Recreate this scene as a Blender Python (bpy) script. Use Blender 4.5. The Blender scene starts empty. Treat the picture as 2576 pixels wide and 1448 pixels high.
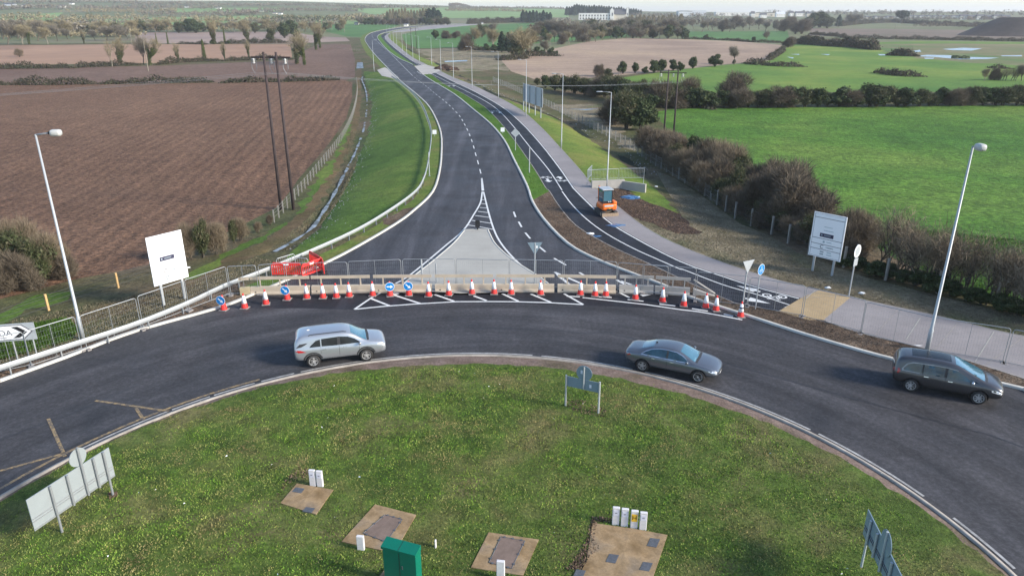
import bpy, bmesh, math, random
import numpy as np
from mathutils import Vector, Matrix, geometry
from mathutils.bvhtree import BVHTree

# ------------------------------------------------------------------ camera, sky, sun
SC = bpy.context.scene
COL = SC.collection
CAM_H = 17.0
PITCH = 20.77
FOC = 1804.0            # focal length in units of a 2575 wide picture
cam = bpy.data.cameras.new('camera')
cam.sensor_width = 36.0
cam.lens = 36.0 * FOC / 2575.0
cam.clip_start = 0.5
cam.clip_end = 30000
cam_ob = bpy.data.objects.new('camera', cam)
COL.objects.link(cam_ob)
cam_ob.location = (0, 0, CAM_H)
cam_ob.rotation_euler = (math.radians(90 - PITCH), 0, 0)
SC.camera = cam_ob

SUN_AZ = 110.0          # clockwise from +Y
SUN_EL = 26.0
world = bpy.data.worlds.new('World')
SC.world = world
world.use_nodes = True
wn = world.node_tree
sky = wn.nodes.new('ShaderNodeTexSky')
sky.sky_type = 'NISHITA'
sky.sun_disc = False
sky.sun_elevation = math.radians(SUN_EL)
sky.sun_rotation = math.radians(SUN_AZ)
sky.altitude = 50
sky.air_density = 1.0
sky.dust_density = 0.8
sky.ozone_density = 2.2
wn.links.new(sky.outputs[0], wn.nodes['Background'].inputs[0])
wn.nodes['Background'].inputs[1].default_value = 0.13

sl = bpy.data.lights.new('sun', 'SUN')
sl.energy = 3.0
sl.angle = math.radians(12.0)
sl.color = (1.0, 0.92, 0.8)
sun = bpy.data.objects.new('sun', sl)
COL.objects.link(sun)
az = math.radians(SUN_AZ)
el = math.radians(SUN_EL)
SUNV = Vector((math.sin(az) * math.cos(el), math.cos(az) * math.cos(el), math.sin(el)))
sun.rotation_euler = SUNV.to_track_quat('Z', 'Y').to_euler()
sun.location = (60, -20, 60)

SC.view_settings.view_transform = 'Standard'
SC.view_settings.look = 'None'
SC.view_settings.exposure = 1.12
SC.view_settings.gamma = 1.0
SC.cycles.max_bounces = 5
SC.cycles.diffuse_bounces = 2
SC.cycles.glossy_bounces = 2
SC.cycles.transmission_bounces = 3
SC.cycles.volume_bounces = 0
SC.cycles.transparent_max_bounces = 8

# ------------------------------------------------------------------ picture point -> ground
_p = math.radians(PITCH)
SP, CP = math.sin(_p), math.cos(_p)


def rays(P):
    P = np.asarray(P, float).reshape(-1, 2)
    u = (P[:, 0] - 1287.5) / FOC
    v = (P[:, 1] - 724.0) / FOC
    return np.c_[u, CP - v * SP, -SP - v * CP]


def G(x, y, z=0.0):
    d = rays([(x, y)])[0]
    t = (z - CAM_H) / d[2]
    return Vector((d[0] * t, d[1] * t, z))


def zt(yw, py):
    """height of the point that stands at distance yw and shows at picture row py"""
    v = (py - 724.0) / FOC
    return CAM_H - yw * (SP + v * CP) / (CP - v * SP)


def pix(x, y, z):
    dz = CAM_H - z
    depth = y * CP + dz * SP
    return 1287.5 + FOC * x / depth, 724 + FOC * (dz * CP - y * SP) / depth


_REG = {1: (0, 0), 2: (858.3, 0), 3: (1716.6, 0), 4: (0, 482.8), 5: (858.3, 482.8), 6: (1716.6, 482.8),
        7: (0, 965.6), 8: (858.3, 965.6), 9: (1716.6, 965.6)}


def R(r, *pts):
    a, b = _REG[r]
    return [(a + .3333 * x, b + .3333 * y) for x, y in pts]


def S(k, *pts):
    return [(k * 643.7 + .2499 * x, .2499 * y) for x, y in pts]


def DA(*pts): return [(576.7 + .1667 * x, 603.5 + .1667 * y) for x, y in pts]
def DB(*pts): return [(992.4 + .1667 * x, 603.5 + .1667 * y) for x, y in pts]
def DC(*pts): return [(1394.8 + .1667 * x, 603.5 + .1667 * y) for x, y in pts]
def DD(*pts): return [(1783.7 + .13015 * x, 643.7 + .13015 * y) for x, y in pts]
def DE(*pts): return [(1274 + .1204 * x, 295 + .1204 * y) for x, y in pts]


def sst(t):
    t = np.clip(t, 0, 1)
    return t * t * (3 - 2 * t)


def hb(x, y):
    """far relief: gentle rise beyond 350 m, hills on the left and centre horizon"""
    x = np.asarray(x, float)
    y = np.asarray(y, float)
    r = np.hypot(x, y)
    b = np.where(y > 1, x / np.maximum(y, 1), np.sign(x) * 3)
    A = np.interp(b, [-.9, -.3, -.12, -.02, .05, .11, .2, 1.0], [62, 60, 50, 42, 40, 32, 28, 27])
    Q = np.interp(b, [-.3, .05, .3], [5, 4, 1.0])
    w = (y > 0)
    return w * (A * sst((r - 700) / 2300) + Q * sst((y - 350) / 600)) + w * .6 * A / 60 * np.sin(x * .006) * sst((r - 600) / 600)


def segdist(px, py, P, closed=False):
    A = P
    B = np.roll(P, -1, 0)
    if not closed:
        A = P[:-1]
        B = P[1:]
    d = B - A
    L = (d ** 2).sum(1) + 1e-12
    best = np.full(px.shape, 1e18)
    for k in range(len(A)):
        t = np.clip(((px - A[k, 0]) * d[k, 0] + (py - A[k, 1]) * d[k, 1]) / L[k], 0, 1)
        q = (px - A[k, 0] - t * d[k, 0]) ** 2 + (py - A[k, 1] - t * d[k, 1]) ** 2
        best = np.minimum(best, q)
    return np.sqrt(best)


def inpoly(px, py, P):
    c = np.zeros(px.shape, bool)
    n = len(P)
    for i in range(n):
        x1, y1 = P[i]
        x2, y2 = P[(i + 1) % n]
        if y1 == y2:
            continue
        m = ((y1 > py) != (y2 > py)) & (px < (x2 - x1) * (py - y1) / (y2 - y1) + x1)
        c ^= m
    return c


def project(P, hf):
    """cast picture points onto the height function"""
    D = rays(P)
    n = len(D)
    T = np.geomspace(12, 9000, 150)
    X = D[:, 0:1] * T
    Y = D[:, 1:2] * T
    Z = CAM_H + D[:, 2:3] * T
    F = Z - hf(X, Y)
    neg = F < 0
    k = np.where(neg.any(1), neg.argmax(1), len(T) - 1)
    k = np.maximum(k, 1)
    lo, hi = T[k - 1], T[k]
    for _ in range(22):
        m = (lo + hi) / 2
        g = CAM_H + D[:, 2] * m - hf(D[:, 0] * m, D[:, 1] * m) < 0
        hi = np.where(g, m, hi)
        lo = np.where(g, lo, m)
    x, y = D[:, 0] * hi, D[:, 1] * hi
    return np.c_[x, y]


def smooth(P, n=4):
    """Catmull-Rom through the points"""
    P = np.asarray(P, float)
    Q = np.vstack([2 * P[0] - P[1], P, 2 * P[-1] - P[-2]])
    out = []
    for i in range(1, len(Q) - 2):
        p0, p1, p2, p3 = Q[i - 1], Q[i], Q[i + 1], Q[i + 2]
        for k in range(n):
            t = k / n
            out.append(.5 * (2 * p1 + (p2 - p0) * t + (2 * p0 - 5 * p1 + 4 * p2 - p3) * t * t + (3 * p1 - p0 - 3 * p2 + p3) * t ** 3))
    out.append(P[-1])
    return np.array(out)


def resample(P, step):
    P = np.asarray(P, float)
    L = np.r_[0, np.cumsum(np.hypot(*np.diff(P[:, :2], axis=0).T))]
    assert len(L) == len(P), (P.shape, L.shape)
    n = max(2, int(L[-1] / step) + 1)
    s = np.linspace(0, L[-1], n)
    return np.stack([np.interp(s, L, P[:, k]) for k in range(P.shape[1])], 1)


def flat_hb(P, z=0.0):
    return project(P, lambda x, y: hb(x, y) + z)


# ---- main curves of the road corridor (near -> far)
KERB_L = [(0, 959), (167, 899), (333, 836), (547, 776), (630, 744), (728, 702)] + R(5, (0, 480), (400, 250), (560, 130), (690, 0)) + \
    R(2, (740, 1300), (756, 1150), (750, 1000), (700, 870), (640, 780), (540, 690), (450, 615), (350, 515), (250, 410),
      (198, 340), (178, 300), (195, 268), (240, 245), (330, 225), (480, 204), (600, 193), (700, 185)) + [(1150, 59.5), (1220, 57.5)]
KERB_R = [(2575, 980), (2520, 967), (2400, 937), (2250, 906), (2050, 850), (1873, 793), (1737, 749.5), (1675, 721)] + \
    R(5, (2200, 620), (1900, 500), (1700, 385), (1530, 210), (1440, 70)) + \
    R(2, (1400, 1400), (1300, 1200), (1230, 1060), (1130, 940), (1000, 830), (850, 710), (700, 620), (618, 565), (540, 490),
      (440, 445), (350, 380), (300, 325), (272, 285), (290, 262), (350, 243), (440, 225), (560, 207), (700, 192)) + [(1150, 61.5), (1220, 59.2)]
CYC_L = [(1957, 786), (1893, 773), (1843, 763), (1717, 706)] + R(5, (2300, 540), (2000, 400), (1770, 260), (1640, 110), (1570, 0)) + \
    R(2, (1540, 1420), (1450, 1270), (1310, 1070), (1200, 930), (1080, 810), (900, 700), (780, 640), (670, 560), (570, 503),
      (460, 430), (360, 350), (308, 290), (300, 272), (330, 250))
FP_L = [(2575, 956), (2450, 916), (2350, 886), (2267, 866), (2183, 846), (2117, 826), (2070, 808)]
CYC_R = [(2013, 753), (1900, 723), (1817, 696), (1712, 659)] + R(5, (2200, 340), (2000, 210), (1780, 0)) + \
    R(2, (1740, 1400), (1650, 1270), (1500, 1080), (1350, 920), (1200, 800), (1000, 690), (850, 620), (700, 545), (620, 500),
      (500, 440), (400, 360), (338, 300), (330, 275), (360, 250))
FP_R = [(2575, 849), (2500, 833), (2350, 796), (2183, 760), (2134, 748), (2017, 723), (1917, 696), (1817, 663), (1717, 624)] + \
    R(5, (2350, 310), (2150, 170)) + R(2, (1890, 1400), (1810, 1300), (1650, 1120), (1500, 960), (1350, 830), (1150, 720),
      (980, 640), (850, 590), (740, 535), (640, 488), (530, 430), (430, 350), (362, 290), (358, 262), (400, 238), (500, 220), (620, 203), (720, 192)) + [(1155, 62.3), (1225, 60)]
RAIL = [(0, 923), (167, 870), (333, 816), (467, 763), (567, 716), (677, 674), (859, 596), (952, 546), (1039, 486), (1065, 450),
        (1078, 400), (1085, 333), (1075, 293), (1058, 257), (1032, 227), (1002, 203), (985, 192)]
wKL = flat_hb(KERB_L)
wKR = flat_hb(KERB_R)
wCL = flat_hb(CYC_L)
wCR = flat_hb(CYC_R)
wFL = flat_hb(FP_L)
wFR = flat_hb(FP_R)
wRAIL = flat_hb(RAIL, .62)
ISL = np.array((-2.0, 16.2))
RIN = 18.4
CO = np.array((-1.56, 15.57))
ROUT = 29.5


def arc(c, r, a0, a1, n):
    a = np.radians(np.linspace(a0, a1, n))
    return np.c_[c[0] + r * np.cos(a), c[1] + r * np.sin(a)]


# corridor: from the rail on the left, round behind the camera, to the footpath edge on the right
corr = np.vstack([wRAIL, wKL[18:] + np.array((-4.0, 2.0)), (wFR + np.array((.6, 0)))[::-1], arc(CO, 44, 10, -190, 24)])
CORR = corr


def hfun(x, y, ditch=True):
    x = np.asarray(x, float)
    y = np.asarray(y, float)
    base = hb(x, y)
    m = (y > -80) & (y < 1500) & (np.abs(x) < 900)
    out = base.copy()
    if not np.any(m):
        return out
    xs, ys = x[m], y[m]
    inside = inpoly(xs, ys, CORR)
    d = np.where(inside, 0, segdist(xs, ys, CORR, True))
    xc = np.interp(ys, [0, 60, 100, 200, 300, 500], [0, 5, 2, -22, -50, -105])
    left = xs < xc
    dropL = np.interp(ys, [20, 42, 55, 85, 230, 320, 500, 1400], [.35, .5, 1.1, 2.2, 2.3, 1.2, .6, 0])
    dropR = np.interp(ys, [20, 55, 75, 100, 220, 320, 500, 1400], [.1, .25, 1.4, 2.0, 1.8, 1.0, .5, 0])
    hh = base[m] - np.where(left, dropL * sst(d / 14.0), dropR * sst(d / 10.0))
    if ditch and len(DITCH):
        for Pd, w, dep in DITCH:
            dd = segdist(xs, ys, Pd)
            hh = hh - dep * np.exp(-(dd / w) ** 2)
    # central island is slightly domed
    di = np.hypot(xs - ISL[0], ys - ISL[1])
    hh = hh + np.where(di < RIN - .3, .1 + .15 * sst((RIN - .3 - di) / 9.0), 0)
    out[m] = hh
    return out


DITCH = []
DL_V = [(912, 192), (910, 200), (920, 227), (923, 260), (916, 317), (899, 367), (878, 412), (858, 450), (836, 492), (812, 530), (786, 568), (740, 600), (690, 628)]
DR_V = R(2, (430, 330), (560, 400), (700, 465), (880, 560), (1090, 672), (1250, 740), (1400, 790), (1550, 860), (1700, 920), (1850, 1020), (2000, 1090), (2150, 1200), (2300, 1330))
h_nod = lambda x, y: hfun(x, y, False)
wDL = smooth(project(DL_V, h_nod), 3)
wDR = smooth(project(DR_V, h_nod), 3)
DITCH = [(wDL, 1.0, .45), (wDR, .9, .5)]


def T(P):
    return project(P, hfun)


def T3(P):
    w = T(P)
    return np.c_[w, hfun(w[:, 0], w[:, 1])]


def ground(x, y):
    return float(hfun(np.array([x]), np.array([y]))[0])

# ------------------------------------------------------------------ materials
def new_mat(name):
    m = bpy.data.materials.new(name)
    m.use_nodes = True
    nt = m.node_tree
    b = nt.nodes['Principled BSDF']
    return m, nt, b


def plain(name, c, rough=.6, metal=0.0, coat=0.0, spec=.5, var=.0, vscale=3.0):
    m, nt, b = new_mat(name)
    b.inputs['Base Color'].default_value = (*c, 1)
    b.inputs['Roughness'].default_value = rough
    b.inputs['Metallic'].default_value = metal
    b.inputs['Coat Weight'].default_value = coat
    b.inputs['Specular IOR Level'].default_value = spec
    if var:
        co = nt.nodes.new('ShaderNodeTexCoord')
        n = nt.nodes.new('ShaderNodeTexNoise')
        n.inputs['Scale'].default_value = vscale
        n.inputs['Detail'].default_value = 6
        n.inputs['Roughness'].default_value = .65
        r = ramp(nt, [(.3, [k * (1 - var) for k in c]), (.7, [min(1, k * (1 + var)) for k in c])])
        nt.links.new(co.outputs['Object'], n.inputs['Vector'])
        nt.links.new(n.outputs['Fac'], r.inputs[0])
        nt.links.new(r.outputs[0], b.inputs['Base Color'])
    return m


def ramp(nt, stops):
    r = nt.nodes.new('ShaderNodeValToRGB')
    e = r.color_ramp.elements
    while len(e) < len(stops):
        e.new(.5)
    for k, (p, c) in enumerate(stops):
        e[k].position = p
        e[k].color = (*c, 1)
    return r


def mixc(nt, fac, a, b, mode='MIX'):
    m = nt.nodes.new('ShaderNodeMix')
    m.data_type = 'RGBA'
    m.blend_type = mode
    for sock, v in ((m.inputs[0], fac), (m.inputs[6], a), (m.inputs[7], b)):
        if hasattr(v, 'links'):
            nt.links.new(v, sock)
        elif isinstance(v, (tuple, list)):
            sock.default_value = (*v, 1)
        else:
            sock.default_value = v
    return m.outputs[2]


def noise(nt, vec, scale, detail=6, rough=.6, dist=0.0):
    n = nt.nodes.new('ShaderNodeTexNoise')
    n.inputs['Scale'].default_value = scale
    n.inputs['Detail'].default_value = detail
    n.inputs['Roughness'].default_value = rough
    n.inputs['Distortion'].default_value = dist
    nt.links.new(vec, n.inputs['Vector'])
    return n.outputs['Fac']


def mapping(nt, vec, scale=(1, 1, 1), rotz=0.0, loc=(0, 0, 0)):
    m = nt.nodes.new('ShaderNodeMapping')
    m.inputs['Scale'].default_value = scale
    m.inputs['Rotation'].default_value = (0, 0, rotz)
    m.inputs['Location'].default_value = loc
    nt.links.new(vec, m.inputs['Vector'])
    return m.outputs[0]


def mrange(nt, v, a, b, c=0.0, d=1.0):
    m = nt.nodes.new('ShaderNodeMapRange')
    m.inputs[1].default_value = a
    m.inputs[2].default_value = b
    m.inputs[3].default_value = c
    m.inputs[4].default_value = d
    nt.links.new(v, m.inputs[0])
    return m.outputs[0]


def terrain(name, big, small, fine=None, sb=.03, ss=.4, sf=3.0, rough=.95, bump=.3, bscale=None, bdist=.1, rows=None, spec=.2, patch=None):
    """big/small/fine: ramps of colours over noises of growing frequency (Object coordinates are metres)"""
    m, nt, b = new_mat(name)
    co = nt.nodes.new('ShaderNodeTexCoord').outputs['Object']
    r1 = ramp(nt, big)
    nt.links.new(noise(nt, co, sb, 4, .55, .5), r1.inputs[0])
    col = r1.outputs[0]
    if small:
        r2 = ramp(nt, small)
        nt.links.new(noise(nt, co, ss, 5, .65), r2.inputs[0])
        col = mixc(nt, 1.0, col, r2.outputs[0], 'MULTIPLY')
    if fine:
        r3 = ramp(nt, fine)
        nt.links.new(noise(nt, co, sf, 3, .7), r3.inputs[0])
        col = mixc(nt, 1.0, col, r3.outputs[0], 'MULTIPLY')
    if patch:
        ps, lo, hi, pc = patch
        f = mrange(nt, noise(nt, co, ps, 6, .7), lo, hi)
        col = mixc(nt, f, col, pc)
    hgt = None
    if rows:
        ang, period, amt, wob = rows
        v = mapping(nt, co, (1, 1, 1), ang)
        w = nt.nodes.new('ShaderNodeTexWave')
        w.wave_type = 'BANDS'
        w.bands_direction = 'X'
        w.inputs['Scale'].default_value = .314 / period
        w.inputs['Distortion'].default_value = wob
        w.inputs['Detail'].default_value = 3
        w.inputs['Detail Scale'].default_value = .35
        nt.links.new(v, w.inputs['Vector'])
        st = noise(nt, mapping(nt, v, (1.0 / period * .6, .015, 1)), 1.0, 4, .7)
        rr = ramp(nt, [(.0, (1 - amt,) * 3), (1.0, (1 + amt * .6,) * 3)])
        spx = nt.nodes.new('ShaderNodeSeparateXYZ')
        nt.links.new(co, spx.inputs[0])
        reg = mrange(nt, spx.outputs[0], -105, -42, .12, .85)
        mm = nt.nodes.new('ShaderNodeMath')
        mm.operation = 'MULTIPLY_ADD'
        mm.inputs[2].default_value = .5
        sb_ = nt.nodes.new('ShaderNodeMath')
        sb_.operation = 'SUBTRACT'
        sb_.inputs[1].default_value = .5
        nt.links.new(mixc(nt, .75, w.outputs['Fac'], st), sb_.inputs[0])
        nt.links.new(sb_.outputs[0], mm.inputs[0])
        nt.links.new(reg, mm.inputs[1])
        nt.links.new(mm.outputs[0], rr.inputs[0])
        col = mixc(nt, 1.0, col, rr.outputs[0], 'MULTIPLY')
        hgt = w.outputs['Fac']
    nt.links.new(col, b.inputs['Base Color'])
    b.inputs['Roughness'].default_value = rough
    b.inputs['Specular IOR Level'].default_value = spec
    if bump:
        bp = nt.nodes.new('ShaderNodeBump')
        bp.inputs['Strength'].default_value = bump
        bp.inputs['Distance'].default_value = bdist
        nt.links.new(noise(nt, co, bscale or sf, 5, .7), bp.inputs['Height'])
        if hgt is not None:
            b2 = nt.nodes.new('ShaderNodeBump')
            b2.inputs['Strength'].default_value = .25
            b2.inputs['Distance'].default_value = bdist * .25
            nt.links.new(hgt, b2.inputs['Height'])
            nt.links.new(bp.outputs[0], b2.inputs['Normal'])
            bp = b2
        nt.links.new(bp.outputs[0], b.inputs['Normal'])
    return m


def g3(a, b):
    return [(.25, (a,) * 3), (.75, (b,) * 3)]


M = {}
M['country'] = terrain('countryside_grass', [(.3, (.12, .13, .065)), (.5, (.14, .155, .07)), (.7, (.19, .16, .105))], g3(.8, 1.15), None, sb=.006, ss=.05, bump=0)
M['palegreen'] = terrain('pale_green_pasture', [(.3, (.15, .24, .08)), (.7, (.2, .29, .11))], g3(.9, 1.1), None, sb=.01, ss=.1, bump=0)
M['green_far'] = terrain('far_green_field', [(.3, (.055, .13, .035)), (.7, (.085, .18, .045))], g3(.85, 1.12), g3(.85, 1.15), sb=.02, ss=.12, sf=1.2, bump=.2)
M['green'] = terrain('bright_pasture', [(.3, (.05, .13, .016)), (.5, (.075, .165, .02)), (.7, (.125, .2, .032))], g3(.6, 1.32), g3(.45, 1.6), sb=.03, ss=.3, sf=1.6, bump=1.0, bdist=.5, bscale=1.0, patch=(.09, .66, .78, (.09, .085, .035)))
M['green2'] = terrain('upper_pasture', [(.3, (.065, .15, .025)), (.5, (.11, .19, .03)), (.7, (.2, .24, .045))], g3(.85, 1.15), g3(.8, 1.2), sb=.018, ss=.15, sf=1.0, bump=.4, bdist=.2)
M['flood'] = terrain('waterlogged_grass', [(.35, (.09, .15, .04)), (.5, (.16, .15, .07)), (.65, (.22, .18, .1))], g3(.85, 1.15), None, sb=.02, ss=.2, bump=0)
M['plough'] = terrain('ploughed_soil', [(.3, (.165, .09, .056)), (.7, (.225, .13, .082))], g3(.78, 1.2), [(.3, (.4,) * 3), (.5, (1.0,) * 3), (.7, (1.65, 1.6, 1.5))], sb=.02, ss=.3, sf=2.4, bump=1.0, bdist=.5, bscale=1.8, rows=(math.radians(-189), 1.7, .65, 3.0))
M['plough2'] = terrain('ploughed_strip_soil', [(.3, (.15, .09, .065)), (.7, (.19, .12, .088))], g3(.85, 1.15), g3(.6, 1.3), sb=.02, ss=.2, sf=.9, bump=.6, bdist=.3, rows=(math.radians(-100), 4.5, .2, 1.0))
M['tan'] = terrain('tan_tilled_soil', [(.3, (.25, .15, .1)), (.5, (.33, .2, .13)), (.7, (.39, .24, .15))], g3(.9, 1.1), None, sb=.012, ss=.06, bump=.2, rows=(math.radians(-93), 9, .12, 1.0))
M['pink'] = terrain('pinkish_tilled_soil', [(.3, (.23, .17, .15)), (.7, (.33, .24, .19))], g3(.9, 1.1), None, sb=.012, ss=.08, bump=0)
M['stubble'] = terrain('stubble', [(.3, (.27, .19, .14)), (.5, (.35, .25, .18)), (.7, (.43, .31, .2))], g3(.85, 1.12), g3(.8, 1.15), sb=.015, ss=.2, sf=.8, bump=.3, rows=(math.radians(-105), 11, .22, 2.5))
M['earth_far'] = terrain('far_brown_earth', [(.3, (.13, .11, .075)), (.7, (.2, .14, .11))], g3(.85, 1.15), None, sb=.012, ss=.1, bump=0)
M['rough'] = terrain('rough_winter_grass', [(.3, (.06, .085, .025)), (.5, (.1, .09, .04)), (.68, (.14, .1, .062))], g3(.6, 1.3), g3(.5, 1.5), sb=.06, ss=.5, sf=2.5, bump=.8, bdist=.25, bscale=2)
M['rough_right'] = terrain('dead_winter_grass', [(.3, (.12, .12, .06)), (.45, (.26, .215, .14)), (.58, (.17, .14, .09)), (.7, (.12, .145, .05))], g3(.6, 1.3), g3(.5, 1.45), sb=.12, ss=.7, sf=3.5, bump=1.0, bdist=.15, bscale=3.5)
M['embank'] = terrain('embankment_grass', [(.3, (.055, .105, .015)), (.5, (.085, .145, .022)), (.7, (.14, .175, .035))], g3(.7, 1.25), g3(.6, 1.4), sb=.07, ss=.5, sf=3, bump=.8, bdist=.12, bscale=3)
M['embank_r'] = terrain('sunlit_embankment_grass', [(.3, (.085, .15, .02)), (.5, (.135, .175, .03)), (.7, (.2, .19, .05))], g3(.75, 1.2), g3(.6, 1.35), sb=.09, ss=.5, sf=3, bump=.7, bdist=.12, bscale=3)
M['verge'] = terrain('verge_grass', [(.3, (.075, .13, .02)), (.5, (.11, .15, .028)), (.7, (.16, .14, .05))], g3(.7, 1.2), g3(.6, 1.4), sb=.2, ss=.8, sf=4, bump=.6, bdist=.08, bscale=5)
M['strip'] = terrain('strip_grass', [(.3, (.05, .13, .012)), (.7, (.09, .17, .02))], g3(.75, 1.2), g3(.7, 1.3), sb=.2, ss=.8, sf=4, bump=.5, bdist=.06, bscale=5)
M['soil'] = terrain('bare_soil', [(.3, (.08, .055, .038)), (.5, (.14, .1, .07)), (.7, (.2, .155, .11))], g3(.55, 1.3), [(.3, (.4,) * 3), (.55, (1.0,) * 3), (.75, (1.8, 1.7, 1.6))], sb=.3, ss=1.6, sf=6, bump=1.0, bdist=.12, bscale=7)
M['soil_dark'] = terrain('dark_soil', [(.3, (.04, .028, .022)), (.7, (.09, .062, .05))], g3(.55, 1.3), [(.3, (.4,) * 3), (.75, (1.8, 1.7, 1.6))], sb=.3, ss=1.2, sf=4, bump=1.0, bdist=.2, bscale=4)
M['apron'] = terrain('muddy_apron', [(.3, (.13, .09, .07)), (.5, (.2, .145, .12)), (.7, (.1, .08, .05))], g3(.7, 1.2), g3(.6, 1.4), sb=.35, ss=2, sf=9, bump=.5, bdist=.05, bscale=9)
M['track'] = terrain('muddy_track', [(.3, (.1, .075, .03)), (.5, (.15, .1, .05)), (.7, (.09, .085, .03))], g3(.6, 1.25), g3(.6, 1.35), sb=.12, ss=.8, sf=4, bump=.6, bdist=.1, bscale=4)
M['island'] = terrain('island_turf', [(.3, (.06, .1, .018)), (.5, (.09, .135, .026)), (.7, (.165, .145, .06))], g3(.45, 1.3), g3(.5, 1.4), sb=.3, ss=1.2, sf=8, bump=.8, bdist=.08, bscale=8)


def asphalt(name, c, sheen=.55, var=.25, sc=.18, polar=False):
    m, nt, b = new_mat(name)
    co = nt.nodes.new('ShaderNodeTexCoord').outputs['Object']
    r1 = ramp(nt, [(.3, [k * (1 - var) for k in c]), (.7, [k * (1 + var) for k in c])])
    nt.links.new(noise(nt, co, sc, 7, .62, .6), r1.inputs[0])
    r2 = ramp(nt, [(.3, (.55,) * 3), (.52, (1,) * 3), (.72, (1.75,) * 3)])
    nt.links.new(noise(nt, co, 5, 6, .8), r2.inputs[0])
    col = mixc(nt, 1, r1.outputs[0], r2.outputs[0], 'MULTIPLY')
    sep = nt.nodes.new('ShaderNodeSeparateXYZ')
    if polar:
        off = mapping(nt, co, (1, 1, 1), 0, (2.0, -16.0, 0))
        nt.links.new(off, sep.inputs[0])
        ln = nt.nodes.new('ShaderNodeVectorMath')
        ln.operation = 'LENGTH'
        nt.links.new(off, ln.inputs[0])
        at = nt.nodes.new('ShaderNodeMath')
        at.operation = 'ARCTAN2'
        nt.links.new(sep.outputs[0], at.inputs[0])
        nt.links.new(sep.outputs[1], at.inputs[1])
        cb = nt.nodes.new('ShaderNodeCombineXYZ')
        nt.links.new(ln.outputs['Value'], cb.inputs[0])
        nt.links.new(at.outputs[0], cb.inputs[1])
        sv = mapping(nt, cb.outputs[0], (.75, 1.6, 1))
    else:
        sv = mapping(nt, co, (.55, .035, 1), math.radians(8))
    r3 = ramp(nt, [(.3, (.6,) * 3), (.5, (.98,) * 3), (.68, (1.6,) * 3)])
    nt.links.new(noise(nt, sv, 1.0, 7, .62, .4), r3.inputs[0])
    col = mixc(nt, 1, col, r3.outputs[0], 'MULTIPLY')
    # dusty lighter blotches
    f = mrange(nt, noise(nt, co, .45, 7, .72), .56, .8, 0, .35)
    col = mixc(nt, f, col, [k * 1.7 + .012 for k in c])
    nt.links.new(col, b.inputs['Base Color'])
    b.inputs['Specular IOR Level'].default_value = .28
    rr = mrange(nt, noise(nt, co, .3, 5, .6), .3, .7, sheen - .08, sheen + .14)
    nt.links.new(rr, b.inputs['Roughness'])
    bp = nt.nodes.new('ShaderNodeBump')
    bp.inputs['Strength'].default_value = .35
    bp.inputs['Distance'].default_value = .02
    nt.links.new(noise(nt, co, 18, 4, .8), bp.inputs['Height'])
    nt.links.new(bp.outputs[0], b.inputs['Normal'])
    return m


M['road'] = asphalt('asphalt', (.052, .051, .057), .7)
M['road_round'] = asphalt('roundabout_asphalt', (.048, .046, .049), .7, .3, .3, True)
M['road_dark'] = asphalt('fresh_asphalt', (.02, .02, .025), .7, .2)
M['conc'] = terrain('pavement_concrete', [(.3, (.225, .205, .205)), (.7, (.3, .275, .27))], g3(.9, 1.06), g3(.9, 1.08), sb=.15, ss=1.0, sf=9, rough=.85, bump=.1, bdist=.01, bscale=20)
M['conc_isl'] = terrain('splitter_concrete', [(.3, (.345, .33, .295)), (.7, (.415, .4, .36))], g3(.93, 1.04), g3(.92, 1.06), sb=.2, ss=1.0, sf=9, rough=.85, bump=.1, bdist=.01, bscale=20, rows=(math.radians(-90), .9, .05, .6))
M['gravel'] = terrain('gravel_hardstanding', [(.3, (.36, .33, .3)), (.7, (.45, .42, .38))], g3(.85, 1.1), None, sb=.2, ss=1.5, bump=0)
M['tactile'] = terrain('buff_tactile_paving', [(.3, (.33, .24, .13)), (.7, (.42, .31, .18))], g3(.9, 1.08), g3(.85, 1.1), sb=.3, ss=2, sf=12, rough=.8, bump=.3, bdist=.01, bscale=14)
M['kerb'] = plain('kerb_concrete', (.5, .48, .43), .8, var=.14, vscale=1.2)
M['kerb_grey'] = plain('weathered_kerb', (.3, .27, .235), .85, var=.3, vscale=1.5)


def paint(name, c, lo, hi, under, sc=2.5):
    m, nt, b = new_mat(name)
    co = nt.nodes.new('ShaderNodeTexCoord').outputs['Object']
    f = mrange(nt, noise(nt, co, sc, 8, .8), lo, hi)
    nt.links.new(mixc(nt, f, c, under), b.inputs['Base Color'])
    b.inputs['Roughness'].default_value = .6
    return m


M['white'] = paint('white_line_paint', (.66, .66, .64), .5, .85, (.2, .2, .21))
M['yellow'] = paint('worn_yellow_paint', (.42, .28, .11), .36, .6, (.05, .05, .055), 4.5)
M['water'] = plain('standing_water', (.2, .26, .33), .25, 0, 0, .5)
M['ditch_water'] = paint('ditch_water', (.3, .34, .38), .42, .58, (.05, .048, .035), .8)
M['ditch_water'].node_tree.nodes['Principled BSDF'].inputs['Roughness'].default_value = .5
M['ditch_water'].node_tree.nodes['Principled BSDF'].inputs['Specular IOR Level'].default_value = .3
M['ditch_dark'] = terrain('dark_ditch_strip', [(.3, (.012, .018, .008)), (.7, (.03, .035, .016))], g3(.7, 1.3), None, sb=.2, ss=1, bump=.3)  # near-black green, for the strip along the right drain

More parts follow.
